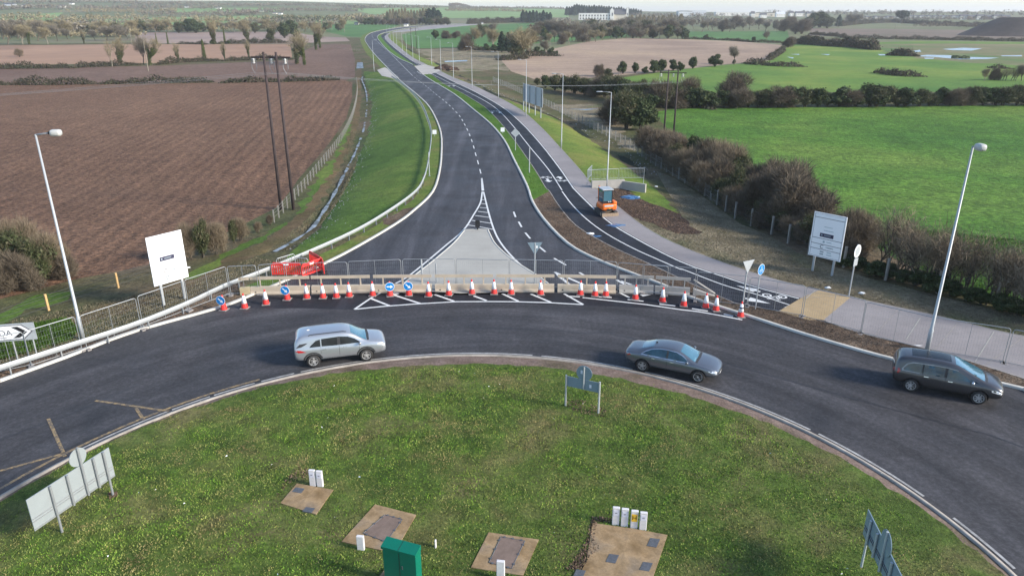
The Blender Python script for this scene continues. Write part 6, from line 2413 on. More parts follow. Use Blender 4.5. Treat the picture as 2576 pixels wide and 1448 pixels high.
def lobes_pts(lobes, n, r, shell=.55):
    lobes = np.array(lobes, float)
    a = lobes[:, 3] ** 2
    k = r.choice(len(lobes), n * 2, p=a / a.sum())
    d = unit(r.normal(0, 1, (n * 2, 3)))
    rad = lobes[k, 3] * (1 + .25 * (r.uniform(0, 1, n * 2) ** 4)) * (shell + (1 - shell) * r.uniform(0, 1, n * 2) ** .5)
    rad *= 1 + .16 * np.sin(d[:, 0] * 7 + k) * np.cos(d[:, 1] * 6 + k * 2) + .08 * np.sin(d[:, 2] * 15 + k)
    C = lobes[k, :3] + d * rad[:, None]
    ok = C[:, 2] > .03
    for j in range(len(lobes)):
        dd = np.linalg.norm(C - lobes[j, :3], axis=1)
        ok &= ~((dd < lobes[j, 3] * .4) & (k != j))
    C, d = C[ok][:n], d[ok][:n]
    return C, d


class Kind:
    pass


def make_tree_proto(name, trunk, crown, tm, cmn, cname='crown', tname='trunk'):
    t = empty(name)
    if trunk is not None:
        link(tname, trunk, None, t)
    link(cname, crown, None, t)
    cm_ = childmap(t)
    return t, cm_


def branch_tree(r, H, spread=.5, levels=4, lean=0.0, first=.25, r0=None, up=.35):
    """returns trunk MB and list of (p, d) end twigs and all segment points"""
    mb = MB()
    ends, segs = [], []
    r0 = r0 or H * .022

    def grow(p, d, L, rad, lv):
        n = 4
        pts = [p]
        rr = [rad]
        for i in range(n):
            d = (d + Vector(r.normal(0, .13, 3)) + Vector((0, 0, .05))).normalized()
            p = p + d * (L / n)
            pts.append(p)
            rr.append(rad * (1 - .45 * (i + 1) / n))
        mb.tube(pts, rr, 6 if lv == 0 else (5 if lv == 1 else 3), False)
        for i, q in enumerate(pts[1:]):
            segs.append((q, d, lv))
        if lv >= levels - 1:
            ends.append((pts[-1], d))
            ends.append((pts[2], d))
            return
        k = 5 if lv == 0 else 3
        for j in range(k):
            s = r.uniform(.45, 1.0) if lv else r.uniform(.35, 1.0)
            q = pts[max(1, min(n, int(round(s * n))))]
            a = r.uniform(0, 2 * math.pi)
            side = Vector((math.cos(a), math.sin(a), up + r.uniform(-.1, .25)))
            nd = (d * (1 - spread) + side * spread).normalized()
            grow(q, nd, L * r.uniform(.6, .8), rad * .55, lv + 1)
        grow(pts[-1], d, L * .7, rad * .55, lv + 1)
    grow(Vector((0, 0, -.2)), Vector((lean, 0, 1)).normalized(), H * .34, r0, 0)
    return mb, ends, segs


PROTO = {}


def add_proto(kind, trunk, crown, tname='trunk', cname='crown'):
    PROTO.setdefault(kind, []).append((trunk, crown, tname, cname))


def short_trunk(H, rad=.14, n=3, mat='bark_dark', seed=1):
    r = random.Random(seed)
    mb = MB()
    for k in range(n):
        a = 2 * math.pi * k / n + r.random()
        mb.tube([(.12 * math.cos(a), .12 * math.sin(a), -.3), (.3 * math.cos(a), .3 * math.sin(a), H * .3), (.9 * math.cos(a), .9 * math.sin(a), H * .65)], [rad, rad * .8, rad * .4], 5)
    return mb.mesh('trunk', M[mat])


# bare trees, nominal height 10
for s, (cm_, bm_) in enumerate((('twig_grey', 'bark'), ('twig_tan', 'bark_pale'), ('twig_grey', 'bark_dark'), ('twig_tan', 'bark'))):
    r = rs(10 + s)
    mb, ends, segs = branch_tree(r, 10, .52, 4, 0, up=.45)
    P = np.array([p[:] for p, d in ends])
    D = np.array([d[:] for p, d in ends])
    k = r.randint(0, len(P), 5000)
    C = P[k] + r.normal(0, .4, (5000, 3))
    DD_ = D[k] + r.normal(0, .7, (5000, 3)) + np.array((0, 0, .3))
    v, f = twigs(C, DD_, .8, .026, r)
    add_proto('bare_tan' if cm_ == 'twig_tan' else 'bare', mb.mesh('trunk', M[bm_], True), array_mesh('crown', v, f, M[cm_]))
# slim, sparse dead-looking tree
for s in range(2):
    r = rs(30 + s)
    mb, ends, segs = branch_tree(r, 10, .4, 3, .12, up=.5, r0=.14)
    P = np.array([p[:] for p, d in ends])
    D = np.array([d[:] for p, d in ends])
    k = r.randint(0, len(P), 500)
    v, f = twigs(P[k] + r.normal(0, .2, (500, 3)), D[k] + r.normal(0, .5, (500, 3)), .8, .02, r)
    add_proto('slim', mb.mesh('trunk', M['bark_pale'], True), array_mesh('crown', v, f, M['twig_tan']))
# ivy clad trees
for s in range(3):
    r = rs(40 + s)
    mb, ends, segs = branch_tree(r, 10, .42, 4, .05, up=.6)
    sg = [(p, lv) for p, d, lv in segs if lv <= 1 and p.z < 8.5] + [(Vector((0, 0, z)), 0) for z in np.arange(.2, 4, .35)]
    P = np.array([p[:] for p, lv in sg])
    k = r.randint(0, len(P), 2600)
    d = unit(r.normal(0, 1, (2600, 3)))
    v1, f1 = leaves(P[k] + d * r.uniform(.15, .62, 2600)[:, None], d, .2, r)
    PE = np.array([p[:] for p, dd in ends])
    DE_ = np.array([dd[:] for p, dd in ends])
    k = r.randint(0, len(PE), 1300)
    tv, tf = twigs(PE[k] + r.normal(0, .25, (1300, 3)), DE_[k] + r.normal(0, .6, (1300, 3)), .75, .02, r)
    trunk = mb.mesh('trunk', M['bark'], True)
    add_proto('ivy', trunk, array_mesh('ivy', v1, f1, M['leaf_mixed' if s else 'leaf_olive']), 'trunk', 'ivy')
    PROTO['ivy'][-1] = PROTO['ivy'][-1] + (array_mesh('twigs', tv, tf, M['twig_tan']),)
# ivy column stump
r = rs(50)
P = np.c_[np.zeros(40), np.zeros(40), np.linspace(.1, 9.5, 40)]
k = r.randint(0, 40, 2400)
d = unit(r.normal(0, 1, (2400, 3)))
rad = np.interp(P[k, 2], [0, 1.5, 6, 9.5], [1.1, 1.0, .7, .25]) * r.uniform(.5, 1.1, 2400)
v, f = leaves(P[k] + d * rad[:, None], d, .22, r)
add_proto('column', MB().tube([(0, 0, -.2), (.1, 0, 5), (0, 0, 10)], [.3, .2, .08], 6).mesh('trunk', M['bark']), array_mesh('crown', v, f, M['leaf_olive']))


def bush(kind, lobes, n, size, mat, seed, tw=0, twm=None, up=.4, trunkmat='bark_dark', fill=0, fm=None, tl=.6, tw_w=.018, inner=.55):
    r = rs(seed)
    parts = []
    if n:
        C, d = lobes_pts(lobes, n, r, inner)
        parts.append(leaves(C, d, size, r))
    if tw:
        C, d = lobes_pts(lobes, tw, r, .35)
        parts.append(twigs(C, d * .55 + r.normal(0, .55, d.shape) + np.array((0, 0, up)), tl, tw_w, r))
    v, f = merge(parts)
    H = max(l[2] + l[3] for l in lobes)
    add_proto(kind, short_trunk(H, seed=seed, mat=trunkmat), array_mesh('crown', v, f, M[mat]))


def L5(r, lo=.7, n=15):
    out = []
    for _ in range(n):
        z = r.uniform(lo, 4.1)
        w = 1.75 * math.sqrt(max(.12, 1 - ((z - 2.0) / 2.6) ** 2))
        a = r.uniform(0, 6.283)
        q = w * r.uniform(.15, 1.0)
        out.append((q * math.cos(a), q * math.sin(a), z, r.uniform(.5, .95)))
    return out + [(0, 0, 1.7, 1.1), (0, 0, 2.8, 1.0)]
for s in range(4):
    bush('dense', L5(random.Random(60 + s), 1.3), 4600, .22, 'leaf_dark', 60 + s, 1000, None, .7)
for s in range(3):
    bush('mixed', L5(random.Random(70 + s), 1.4), 2600, .2, 'leaf_mixed', 70 + s, 3000, None, .8, tl=.7)
for s in range(3):
    bush('purple', L5(random.Random(80 + s)), 0, .1, 'twig_purple', 80 + s, 7500, None, .7, tl=.75, tw_w=.02)
for s in range(3):
    bush('pink', L5(random.Random(90 + s)), 0, .1, 'twig_pink', 90 + s, 6000, None, .9, tl=.9, tw_w=.016)
# multi-stemmed scrub tree, thin crown with visible stems, height 5
for s in range(3):
    r = rs(100 + s)
    allm = MB()
    E_ = []
    for k in range(3):
        mb, ends, segs = branch_tree(r, 4.6, .45, 3, 0, up=.5, r0=.07)
        ox, oy = r.uniform(-.8, .8, 2)
        allm.add([(p[0] + ox, p[1] + oy, p[2]) for p in mb.v], mb.f)
        E_ += [(p + Vector((ox, oy, 0)), d) for p, d in ends]
    P = np.array([p[:] for p, d in E_])
    D = np.array([d[:] for p, d in E_])
    k = r.randint(0, len(P), 1500)
    v, f = twigs(P[k] + r.normal(0, .3, (1500, 3)), D[k] + r.normal(0, .7, (1500, 3)), .5, .01, r)
    add_proto('scrub', allm.mesh('trunk', M['bark_dark']), array_mesh('crown', v, f, M['twig_pink' if s != 1 else 'twig_grey']))
# conifers, height 12
for s in range(3):
    r = rs(110 + s)
    n = 3000
    z = 12 * r.uniform(.08, 1, n) ** .9
    w = np.interp(z, [0, 2, 9, 12], [2.2, 2.4, 1.6, .25]) * (1 + .2 * np.sin(z * 4))
    a = r.uniform(0, 2 * np.pi, n)
    rr = w * r.uniform(.4, 1.0, n)
    C = np.c_[rr * np.cos(a), rr * np.sin(a), z - rr * .15]
    v, f = leaves(C, np.c_[np.cos(a), np.sin(a), np.full(n, .5)], .5, r)
    add_proto('conifer', MB().tube([(0, 0, -.3), (0, 0, 11)], [.28, .05], 6).mesh('trunk', M['bark_dark']), array_mesh('crown', v, f, M['leaf_conif']))
# tall pale poplar like, height 14
for s in range(2):
    r = rs(120 + s)
    n = 2600
    z = 14 * r.uniform(.15, 1, n)
    w = np.interp(z, [0, 4, 10, 14], [.8, 1.8, 1.6, .3])
    a = r.uniform(0, 2 * np.pi, n)
    rr = w * np.sqrt(r.uniform(0, 1, n))
    C = np.c_[rr * np.cos(a), rr * np.sin(a), z]
    v, f = twigs(C, np.c_[np.cos(a) * .3, np.sin(a) * .3, np.ones(n)], 1.3, .035, r)
    add_proto('poplar', MB().tube([(0, 0, -.3), (0, 0, 12)], [.22, .05], 6).mesh('trunk', M['bark_pale']), array_mesh('crown', v, f, M['twig_tan']))
# umbrella-crowned dark tree, height 10
r = rs(130)
lob = [(x, y, 7.4 + random.Random(int(x * 10 + y)).uniform(-.5, .5), 2.2) for x, y in ((-3, 0), (0, 0), (3, .5), (-1.5, 2), (1.6, -2), (0, 2.4))]
bush('umbrella', lob + [(0, 0, 5.5, 2.0)], 6000, .45, 'leaf_conif', 131)
PROTO['umbrella'][0] = (MB().tube([(0, 0, -.3), (.1, 0, 4), (0, 0, 7)], [.6, .45, .3], 7).mesh('trunk', M['bark_dark']),) + PROTO['umbrella'][0][1:]
BASEH = {'bare': 9.3, 'bare_tan': 9.3, 'slim': 9, 'ivy': 9.4, 'column': 10, 'dense': 4.6, 'mixed': 4.6, 'purple': 4.9, 'pink': 4.9, 'scrub': 5.0, 'conifer': 12, 'poplar': 14.6, 'umbrella': 9.6}
NAMES = {'bare': ('bare_tree', 'tree'), 'bare_tan': ('bare_tree', 'tree'), 'slim': ('slim_bare_tree', 'tree'), 'ivy': ('ivy_clad_tree', 'tree'), 'column': ('ivy_column_tree', 'tree'), 'dense': ('evergreen_bush', 'bush'),
         'mixed': ('ivy_bush', 'bush'), 'purple': ('brown_bush', 'bush'), 'pink': ('tan_bush', 'bush'), 'scrub': ('scrub_tree', 'tree'), 'conifer': ('conifer_tree', 'tree'), 'poplar': ('tall_bare_tree', 'tree'), 'umbrella': ('umbrella_pine', 'tree')}
LOOK = {'bare': 'bare grey tree', 'bare_tan': 'bare tan tree', 'slim': 'slim bare tree', 'ivy': 'ivy-clad tree', 'column': 'ivy-covered column tree', 'dense': 'dark evergreen bush', 'mixed': 'ivy-tangled bush', 'purple': 'purplish brown bush',
        'pink': 'tan twiggy bush', 'scrub': 'thin multi-stemmed scrub tree', 'conifer': 'dark conifer', 'poplar': 'tall pale bare tree', 'umbrella': 'dark flat-topped pine'}
for k_, lst in PROTO.items():            # the real height of each crown mesh
    hs = []
    for e in lst:
        z = np.empty(len(e[1].vertices) * 3, np.float32)
        e[1].vertices.foreach_get('co', z)
        zz_ = z.reshape(-1, 3)[:, 2]
        if len(e) > 4:
            q_ = np.empty(len(e[4].vertices) * 3, np.float32)
            e[4].vertices.foreach_get('co', q_)
            zz_ = np.r_[zz_, q_.reshape(-1, 3)[:, 2]]
        hs.append(float(np.percentile(zz_, 99.5)))
    BASEH[k_] = hs
_tc = {}
TREES = []


def plant(kind, loc, H, wf, r, label, group):
    i = r.randrange(len(PROTO[kind]))
    pr = PROTO[kind][i]
    name, cat = NAMES[kind]
    key = (kind, i)
    s = H / BASEH[kind][i]
    if key not in _tc:
        t = empty(name)
        link(pr[2], pr[0], None, t)
        link(pr[3], pr[1], None, t)
        if len(pr) > 4:
            link('twigs', pr[4], None, t)
        _tc[key] = (t, childmap(t))
    else:
        t = copy_tree(*_tc[key])
    t.location = loc
    t.scale = (s * wf, s * wf, s)
    t.rotation_euler = (0, 0, r.uniform(0, 6.28))
    tag(t, label, cat, group)
    TREES.append(t)
    return t


def row(items, where, group, seed=1):
    """items: (x, ybase, ytop, kind, widthfactor) in picture units"""
    r = random.Random(seed)
    items = sorted(items, key=lambda e: e[0])
    cnt = {}
    tot = {}
    for it in items:
        tot[it[3]] = tot.get(it[3], 0) + 1
    for it in items:
        x, yb, yt, kind = it[:4]
        wf = it[4] if len(it) > 4 else 1.0
        a = W((x, yb))
        H = max(1.0, (zt(a.y, yt) - a.z))
        k = cnt.get(kind, 0)
        cnt[kind] = k + 1
        n = tot[kind]
        look = LOOK[kind]
        if n == 1:
            lab = 'only %s %s' % (look, where)
        elif k == n - 1:
            lab = 'rightmost %s %s' % (look, where)
        elif k == 0:
            lab = 'leftmost %s %s' % (look, where)
        else:
            lab = '%s %s from the left %s' % (ordn(k), look, where)
        plant(kind, a, H, wf, r, lab, group)


rr_ = random.Random(77)
# main hedge row behind the big pasture
it = []
x = 1668
i = 0
while x < 2620:
    kk = rr_.choice(['dense', 'dense', 'mixed', 'mixed', 'purple', 'mixed'])
    yb = 272 - (x - 1668) * .0075 + rr_.uniform(-1, 1)
    top = np.interp(x, [1668, 1750, 1900, 2060, 2200, 2300, 2400, 2575], [222, 224, 220, 226, 214, 224, 216, 214]) + rr_.uniform(-4, 9)
    if 2390 < x < 2420:
        pass
    it.append((x, yb, top + rr_.choice([0, 0, 6, -3]), kk, rr_.uniform(1.1, 1.75)))
    x += rr_.uniform(16, 36)
it += [(1845, 262, 181, 'purple', 1.25), (1720, 262, 192, 'purple', 1.1), (1690, 268, 205, 'mixed', 1.3)]
row(it, 'in the hedge behind the pasture', 'hedge row behind the big pasture', 3)
# group left of it, between stubble field and drain
it = []
for x, yb, yt, kk, wf in ((1352, 215, 196, 'mixed', 1.2), (1372, 222, 190, 'dense', 1.2), (1396, 228, 188, 'mixed', 1.3), (1420, 232, 192, 'dense', 1.2), (1445, 236, 188, 'mixed', 1.4), (1470, 240, 195, 'mixed', 1.3), (1496, 243, 196, 'purple', 1.3), (1520, 246, 190, 'mixed', 1.3), (1548, 252, 190, 'mixed', 1.4), (1575, 256, 200, 'dense', 1.3), (1600, 262, 205, 'mixed', 1.3), (1628, 266, 208, 'mixed', 1.2), (1650, 270, 200, 'purple', 1.2),
                     (1510, 222, 186, 'purple', 1.3), (1560, 226, 195, 'mixed', 1.4), (1610, 240, 200, 'mixed', 1.4), (1545, 315, 236, 'purple', 1.3), (1575, 325, 232, 'mixed', 1.25), (1612, 328, 248, 'dense', 1.1), (1590, 305, 225, 'mixed', 1.2), (1630, 305, 240, 'dense', 1.1), (1560, 290, 240, 'purple', 1.1)):
    it.append((x, yb, yt, kk, wf))
row(it, 'in the thicket left of the pasture', 'thicket between drain and big pasture', 4)
# diagonal row along the chain-link fence
row([(1625, 352, 318, 'pink', 1.3), (1655, 372, 322, 'pink', 1.3), (1685, 395, 325, 'pink', 1.2), (1700, 372, 332, 'purple', 1.2), (1722, 410, 340, 'pink', 1.1), (1745, 425, 343, 'dense', 1.05), (1772, 440, 345, 'purple', 1.0), (1800, 458, 352, 'pink', 1.1), (1830, 470, 362, 'pink', 1.1), (1862, 478, 392, 'mixed', 1.2),
     (1905, 505, 396, 'purple', 1.15), (1950, 525, 398, 'purple', 1.2), (1935, 548, 430, 'purple', 1.0), (1990, 555, 415, 'purple', 1.15), (2020, 580, 440, 'purple', 1.1), (1975, 575, 460, 'purple', .9), (2055, 600, 495, 'purple', 1.0), (1800, 490, 395, 'purple', .9), (1845, 520, 420, 'mixed', .9), (1890, 545, 440, 'purple', .9), (1700, 430, 360, 'mixed', .9), (1750, 460, 385, 'purple', .9),
     (2098, 628, 520, 'purple', 1.0), (2140, 640, 528, 'pink', .95), (2175, 648, 540, 'pink', .9), (2120, 650, 560, 'purple', .8)],
    'in the diagonal hedge beside the fence', 'diagonal hedge beside the chain-link fence', 5)
it = []
for k in range(16):
    x = 2225 + k * 32 + rr_.uniform(-8, 8)
    yb = 664 + (x - 2215) * .30 + rr_.uniform(-6, 6)
    yb += 20
    it.append((x, yb, yb - rr_.uniform(130, 180), 'scrub', rr_.uniform(.8, 1.05)))
row(it, 'above the near wire fence', 'thin scrub trees over the near fence', 6)
it = []
for k in range(16):
    x = 2130 + k * 34 + rr_.uniform(-8, 8)
    yb = 672 + (x - 2130) * .28 + rr_.uniform(-3, 3)
    it.append((x, yb, yb - rr_.uniform(30, 46), 'dense', 1.6))
row(it, 'under the scrub trees by the near fence', 'low brambles under the scrub trees', 7)
r2_ = random.Random(12)
it = []
for k in range(30):
    x = 1640 + k * 17 + r2_.uniform(-6, 6)
    yb = np.interp(x, [1640, 1756, 1861, 1966, 2110, 2190], [392, 470, 540, 590, 655, 685]) + r2_.uniform(-8, 2)
    it.append((x, yb, yb - r2_.uniform(45, 85) * (1.0 if x < 2050 else .75), r2_.choice(['pink', 'purple', 'mixed', 'purple', 'pink']), r2_.uniform(1.1, 1.4)))
row(it, 'at the diagonal hedge foot', 'undergrowth of the diagonal hedge', 31)
# left foreground shrubs
row([(-60, 700, 560, 'pink', 1.1), (-20, 680, 545, 'purple', 1.0), (18, 690, 545, 'pink', .9), (50, 705, 580, 'mixed', 1.0), (78, 690, 552, 'pink', .8), (105, 712, 600, 'mixed', .9), (125, 700, 580, 'pink', .8), (150, 690, 600, 'pink', .8), (20, 735, 640, 'purple', 1.0), (75, 728, 640, 'purple', .9), (170, 700, 640, 'purple', .9)],
    'in the thicket at the left edge', 'shrub thicket at the left edge', 8)
row([(480, 652, 560, 'pink', .7), (512, 648, 552, 'mixed', .6), (545, 640, 555, 'pink', .7), (560, 632, 560, 'pink', .5), (606, 606, 545, 'pink', .8), (590, 612, 552, 'mixed', .5), (650, 585, 556, 'pink', .8), (680, 566, 545, 'purple', .7)],
    'right of the left notice board', 'shrubs right of the left notice board', 9)


# long low hedges -------------------------------------------------
def hedge(V, H, wd, label, group, mats='leaf_hedge', dens=16, seed=1, size=.28, zig=.35):
    w = smooth(T(V), 3)
    r = rs(seed)
    P = resample(w, .5)
    n = int(dens * len(P) * .5 * max(1, H / 1.5))
    k = r.randint(0, len(P), n)
    L = np.arange(len(P)) * .5
    hh = H * (.75 + zig * np.sin(L * .31 + seed) * np.sin(L * .13 + 2 * seed) + .15 * np.sin(L * .9))
    tap = np.clip(np.minimum(L, L[-1] - L) / 3.0, .25, 1)
    hh = hh * tap
    a = r.uniform(0, np.pi, n)
    rad = r.uniform(.55, 1, n)
    C = np.c_[P[k] + r.normal(0, .25, (n, 2)), np.zeros(n)]
    C[:, 1] += np.cos(a) * wd * .5 * rad
    C[:, 0] += r.normal(0, wd * .12, n)
    C[:, 2] = hfun(C[:, 0], C[:, 1]) + np.sin(a) * hh[k] * rad
    v1, f1 = leaves(C, np.c_[np.zeros(n), np.cos(a), np.sin(a)], size, r)
    m = n // 2
    v2, f2 = twigs(C[:m], np.c_[r.normal(0, .4, m), r.normal(0, .4, m) + np.cos(a[:m]) * .5, np.ones(m)], size * 2.2, size * .07, r)
    v, f = merge([(v1, f1), (v2, f2)])
    c = v.mean(0)
    c[2] = ground(c[0], c[1])
    o = link('hedge', array_mesh('hedge', v - c, f, M[mats]))
    o.location = c
    return tag(o, label, 'hedge', group)


hg = 'low hedges across the ploughed land'
for i, (V, H, lab) in enumerate(((([(-160, 215), (-60, 214), (30, 214)]), 2.3, 'low dark hedge above the ploughed field cut by the left edge'), ([(24, 214), (120, 214), (235, 212)], 2.6, 'low dark hedge above the ploughed field, left of the gap before the poles'),
                                 ([(255, 212), (370, 210), (500, 208), (530, 208)], 2.2, 'low dark hedge above the ploughed field ending in a small bush'), ([(558, 209), (640, 207), (705, 206)], 2.2, 'low hedge running up to the twin power pole'), ([(712, 206), (780, 204), (848, 202)], 2.6, 'low hedge right of the twin power pole'),
                                 ([(-220, 178), (-60, 175), (80, 173), (180, 172)], 2.6, 'second hedge across the strip field at the far left'), ([(185, 172), (280, 167), (355, 164)], 2.6, 'second hedge across the strip field with bare trees in it'),
                                 ([(395, 164), (450, 158), (510, 155), (560, 154)], 2.4, 'second hedge across the strip field with ivy trees in it'), ([(565, 154), (640, 152), (735, 150)], 2.4, 'second hedge across the strip field nearest the big ivy trees'))):
    hedge(V, H, 3.2, lab, hg, seed=20 + i, dens=34, size=.36)
hg = 'hedge lines between the green fields'
for i, (V, H, lab, wd) in enumerate((([(2000, 110), (2080, 116), (2150, 120), (2198, 126)], 5.5, 'thick brown hedge between the upper pasture and the far field', 9), ([(2240, 140), (2270, 141), (2298, 142)], 4.5, 'short brown hedge clump beside the flood water', 7),
                                     (R(3, (1465, 552), (1620, 572), (1800, 580)), 2.9, 'low rounded hedge in the middle of the upper pasture', 5), (R(3, (475, 482), (640, 496), (760, 502), (895, 505)), 2.6, 'dark low hedge at the foot of the stubble field', 5),
                                     (R(3, (650, 455), (710, 420), (760, 385)), 2.6, 'bramble hedge on the right corner of the stubble field', 4), (R(3, (0, 298), (150, 300), (360, 308), (520, 320), (760, 326)), 2.0, 'low hedge along the top of the stubble field', 4),
                                     (R(3, (960, 262), (1200, 280), (1240, 290), (1700, 300), (2100, 306), (2600, 316)), 3.2, 'long dark hedge above the flooded meadow', 6), (R(3, (1180, 200), (1330, 184), (1560, 172), (1700, 178), (1900, 190), (2230, 205), (2360, 205)), 6, 'curving dark hedge in front of the distant estate', 10),
                                     (R(3, (2330, 515), (2380, 518), (2450, 520)), 2.4, 'small dark scrub line at the right of the upper pasture', 4), (R(2, (1180, 455), (1260, 455), (1330, 450), (1400, 442)), 3.2, 'dark brambles left of the stubble field corner', 5),
                                     (R(2, (960, 182), (1100, 178), (1260, 172), (1380, 168)), 7, 'dark hedge below the pale far slope, centre', 12), (R(2, (900, 375), (1100, 382), (1290, 388)), 2.6, 'dark hedge under the bare trees left of the stubble field', 5),
                                     (R(2, (1300, 440), (1450, 425), (1640, 425)), 3.0, 'brambles along the left end of the stubble field', 6), (R(1, (1100, 632), (1300, 632), (1420, 632))[0:0] or R(1, (1640, 332), (1760, 330), (2170, 325)), 3.2, 'dark hedge beyond the tan field, right half', 5),
                                     (R(1, (1340, 335), (1450, 335), (1560, 338)), 2.2, 'sparse hedge beyond the tan field, middle', 4), (R(3, (0, 812), (110, 810), (215, 822)), 2.4, 'reddish bramble patch at the left end of the pasture hedge', 4))):
    hedge(V, H, wd, lab, hg, seed=60 + i, dens=30 if H < 4 else 40, size=.4 if H < 4 else .7)

# separate trees -------------------------------------------------
row([(283, 168, 96, 'slim', 1), (302, 165, 92, 'ivy', .9), (378, 164, 96, 'ivy', 1.0), (362, 163, 92, 'bare', .8), (450, 155, 108, 'ivy', .8), (515, 154, 100, 'column', 1.1), (566, 153, 105, 'ivy', .6), (627, 150, 100, 'ivy', .6), (747, 161, 76, 'ivy', 1.0), (766, 164, 88, 'ivy', .9), (50, 144, 122, 'pink', 1.2)],
    'in the hedge across the strip field', 'trees in the strip field hedge', 11)
row([(540, 112, 46, 'ivy', 1.1), (566, 110, 68, 'column', .7), (625, 108, 55, 'ivy', .9), (683, 108, 70, 'mixed', .9), (395, 112, 84, 'column', .8), (423, 112, 80, 'column', .8), (795, 126, 62, 'ivy', .9), (805, 122, 60, 'ivy', .8), (716, 96, 58, 'dense', 1.2), (740, 92, 70, 'dense', 1.2), (640, 109, 98, 'dense', 1.6), (665, 109, 98, 'dense', 1.6), (535, 112, 100, 'dense', 1.5), (575, 111, 102, 'dense', 1.6)],
    'along the far edge of the tan field', 'trees beyond the tan field', 12)
row([(20, 112, 56, 'bare', 1.2), (58, 112, 62, 'bare_tan', 1.1), (74, 112, 64, 'ivy', 1.0), (120, 112, 68, 'bare_tan', 1.1), (145, 104, 62, 'bare', 1.2), (212, 111, 75, 'ivy', .8), (-30, 110, 50, 'bare', 1.3), (95, 104, 50, 'bare', 1.2), (170, 100, 72, 'bare', 1.4), (240, 102, 74, 'bare', 1.4), (270, 103, 66, 'bare', 1.5), (300, 103, 62, 'bare', 1.5), (322, 100, 68, 'bare', 1.3), (345, 100, 72, 'bare_tan', 1.2), (10, 100, 48, 'bare', 1.4), (45, 98, 46, 'bare', 1.4)],
    'in the wood at the far left', 'trees of the far left wood', 13)
it = []
for k in range(48):
    x = 330 + k * 11.5 + rr_.uniform(-5, 5)
    it.append((x, 80 + rr_.uniform(-2, 4) - (x > 650) * 2, 52 + rr_.uniform(-6, 12), rr_.choice(['bare_tan', 'bare', 'dense', 'bare_tan', 'mixed']), rr_.uniform(1.0, 1.5)))
row(it, 'of the far tree belt on the left', 'far left tree belt', 14)
# bare and dark trees right of the far road
row([(1095, 98, 76, 'dense', 1.2), (1122, 98, 77, 'purple', 1.5), (1145, 97, 78, 'purple', 1.4), (1170, 128, 88, 'purple', 1.0), (1192, 122, 68, 'bare_tan', 1.2), (1240, 125, 72, 'bare_tan', 1.2), (1212, 95, 60, 'mixed', 1.2), (1235, 90, 58, 'bare', 1.4), (1262, 132, 80, 'conifer', 1.3), (1278, 132, 82, 'conifer', 1.2), (1312, 145, 68, 'bare_tan', 1.3), (1300, 146, 100, 'mixed', 1.3), (1330, 143, 74, 'bare_tan', 1.2), (1350, 139, 118, 'dense', 1.3), (1372, 138, 100, 'bare', 1.1), (1386, 140, 120, 'dense', 1.2), (1400, 138, 128, 'dense', 1.3), (1365, 140, 126, 'dense', 1.5), (1225, 128, 110, 'dense', 1.4), (1245, 130, 112, 'dense', 1.5)],
    'in the clump left of the stubble', 'tree clump left of the stubble field', 15)
it = []
for k in range(34):
    x = 1335 + k * 11.5 + rr_.uniform(-4, 4)
    yb = np.interp(x, [1335, 1450, 1560, 1716], [112, 112, 100, 96]) + rr_.uniform(-9, 3)
    it.append((x, yb, yb - rr_.uniform(22, 36), rr_.choice(['bare', 'bare', 'mixed', 'bare_tan', 'dense', 'purple']), rr_.uniform(1.0, 1.4)))
row(it, 'in the woodland edge above the stubble', 'woodland edge above the stubble field', 16)
it = []
for k in range(30):
    x = 1345 + k * 12 + rr_.uniform(-4, 4)
    yb = 92 + rr_.uniform(-8, 2)
    it.append((x, yb, yb - rr_.uniform(26, 40), rr_.choice(['bare', 'bare', 'mixed', 'bare', 'purple']), rr_.uniform(1.2, 1.6)))
row(it, 'behind the wood edge below the institution', 'second line of the woodland edge', 32)
it = [(1590 + k * 9 + rr_.uniform(-3, 3), 68 + rr_.uniform(-3, 3), 36 + rr_.uniform(-3, 6), 'poplar', 1.4) for k in range(15)]
row(it, 'in the grove right of the institution', 'pale grove right of the institution', 33)
it = []
for k in range(26):
    x = -20 + k * 14 + rr_.uniform(-4, 4)
    it.append((x, 92 + rr_.uniform(-5, 3), 55 + rr_.uniform(-6, 8), rr_.choice(['bare', 'bare_tan', 'bare_tan', 'mixed']), rr_.uniform(1.3, 1.7)))
row(it, 'behind the far left wood', 'back of the far left wood', 34)
it = []
for k in range(26):
    x = 1580 + k * 18 + rr_.uniform(-6, 6)
    yb = 80 + rr_.uniform(-8, 2)
    it.append((x, yb, yb - rr_.uniform(22, 36), rr_.choice(['bare', 'bare', 'purple', 'bare']), rr_.uniform(1.1, 1.6)))
row(it, 'in the grey wood right of the institution', 'grey wood right of the institution', 17)
# conifers round the institution
it = [(1315 + k * 8.5, 58 + rr_.uniform(-2, 2), 26 + rr_.uniform(-2, 6), 'conifer', 1.5) for k in range(9)]
it += [(1425 + k * 6.2, 40 + rr_.uniform(-1, 1), np.interp(k, [0, 4, 18, 30], [18, 12, 17, 24]) + rr_.uniform(-1.5, 1.5), 'conifer', 1.5) for k in range(31)]
row(it, 'near the white institution', 'conifers round the institution', 18)
it = [(900 + k * 9, 63 + rr_.uniform(-1, 1), 46 + rr_.uniform(-5, 3), rr_.choice(['dense', 'mixed', 'bare', 'purple']), 1.5) for k in range(26)]
it += [(975 + k * 7.5, 58 + rr_.uniform(-1, 1), 22 + rr_.uniform(-3, 7), 'poplar', 1.2) for k in range(16)]
it += [(1080, 60, 22, 'conifer', 2), (1092, 60, 20, 'conifer', 2), (1103, 60, 26, 'conifer', 2)]
row(it, 'in the wood above the far bend', 'wood above the far bend', 19)
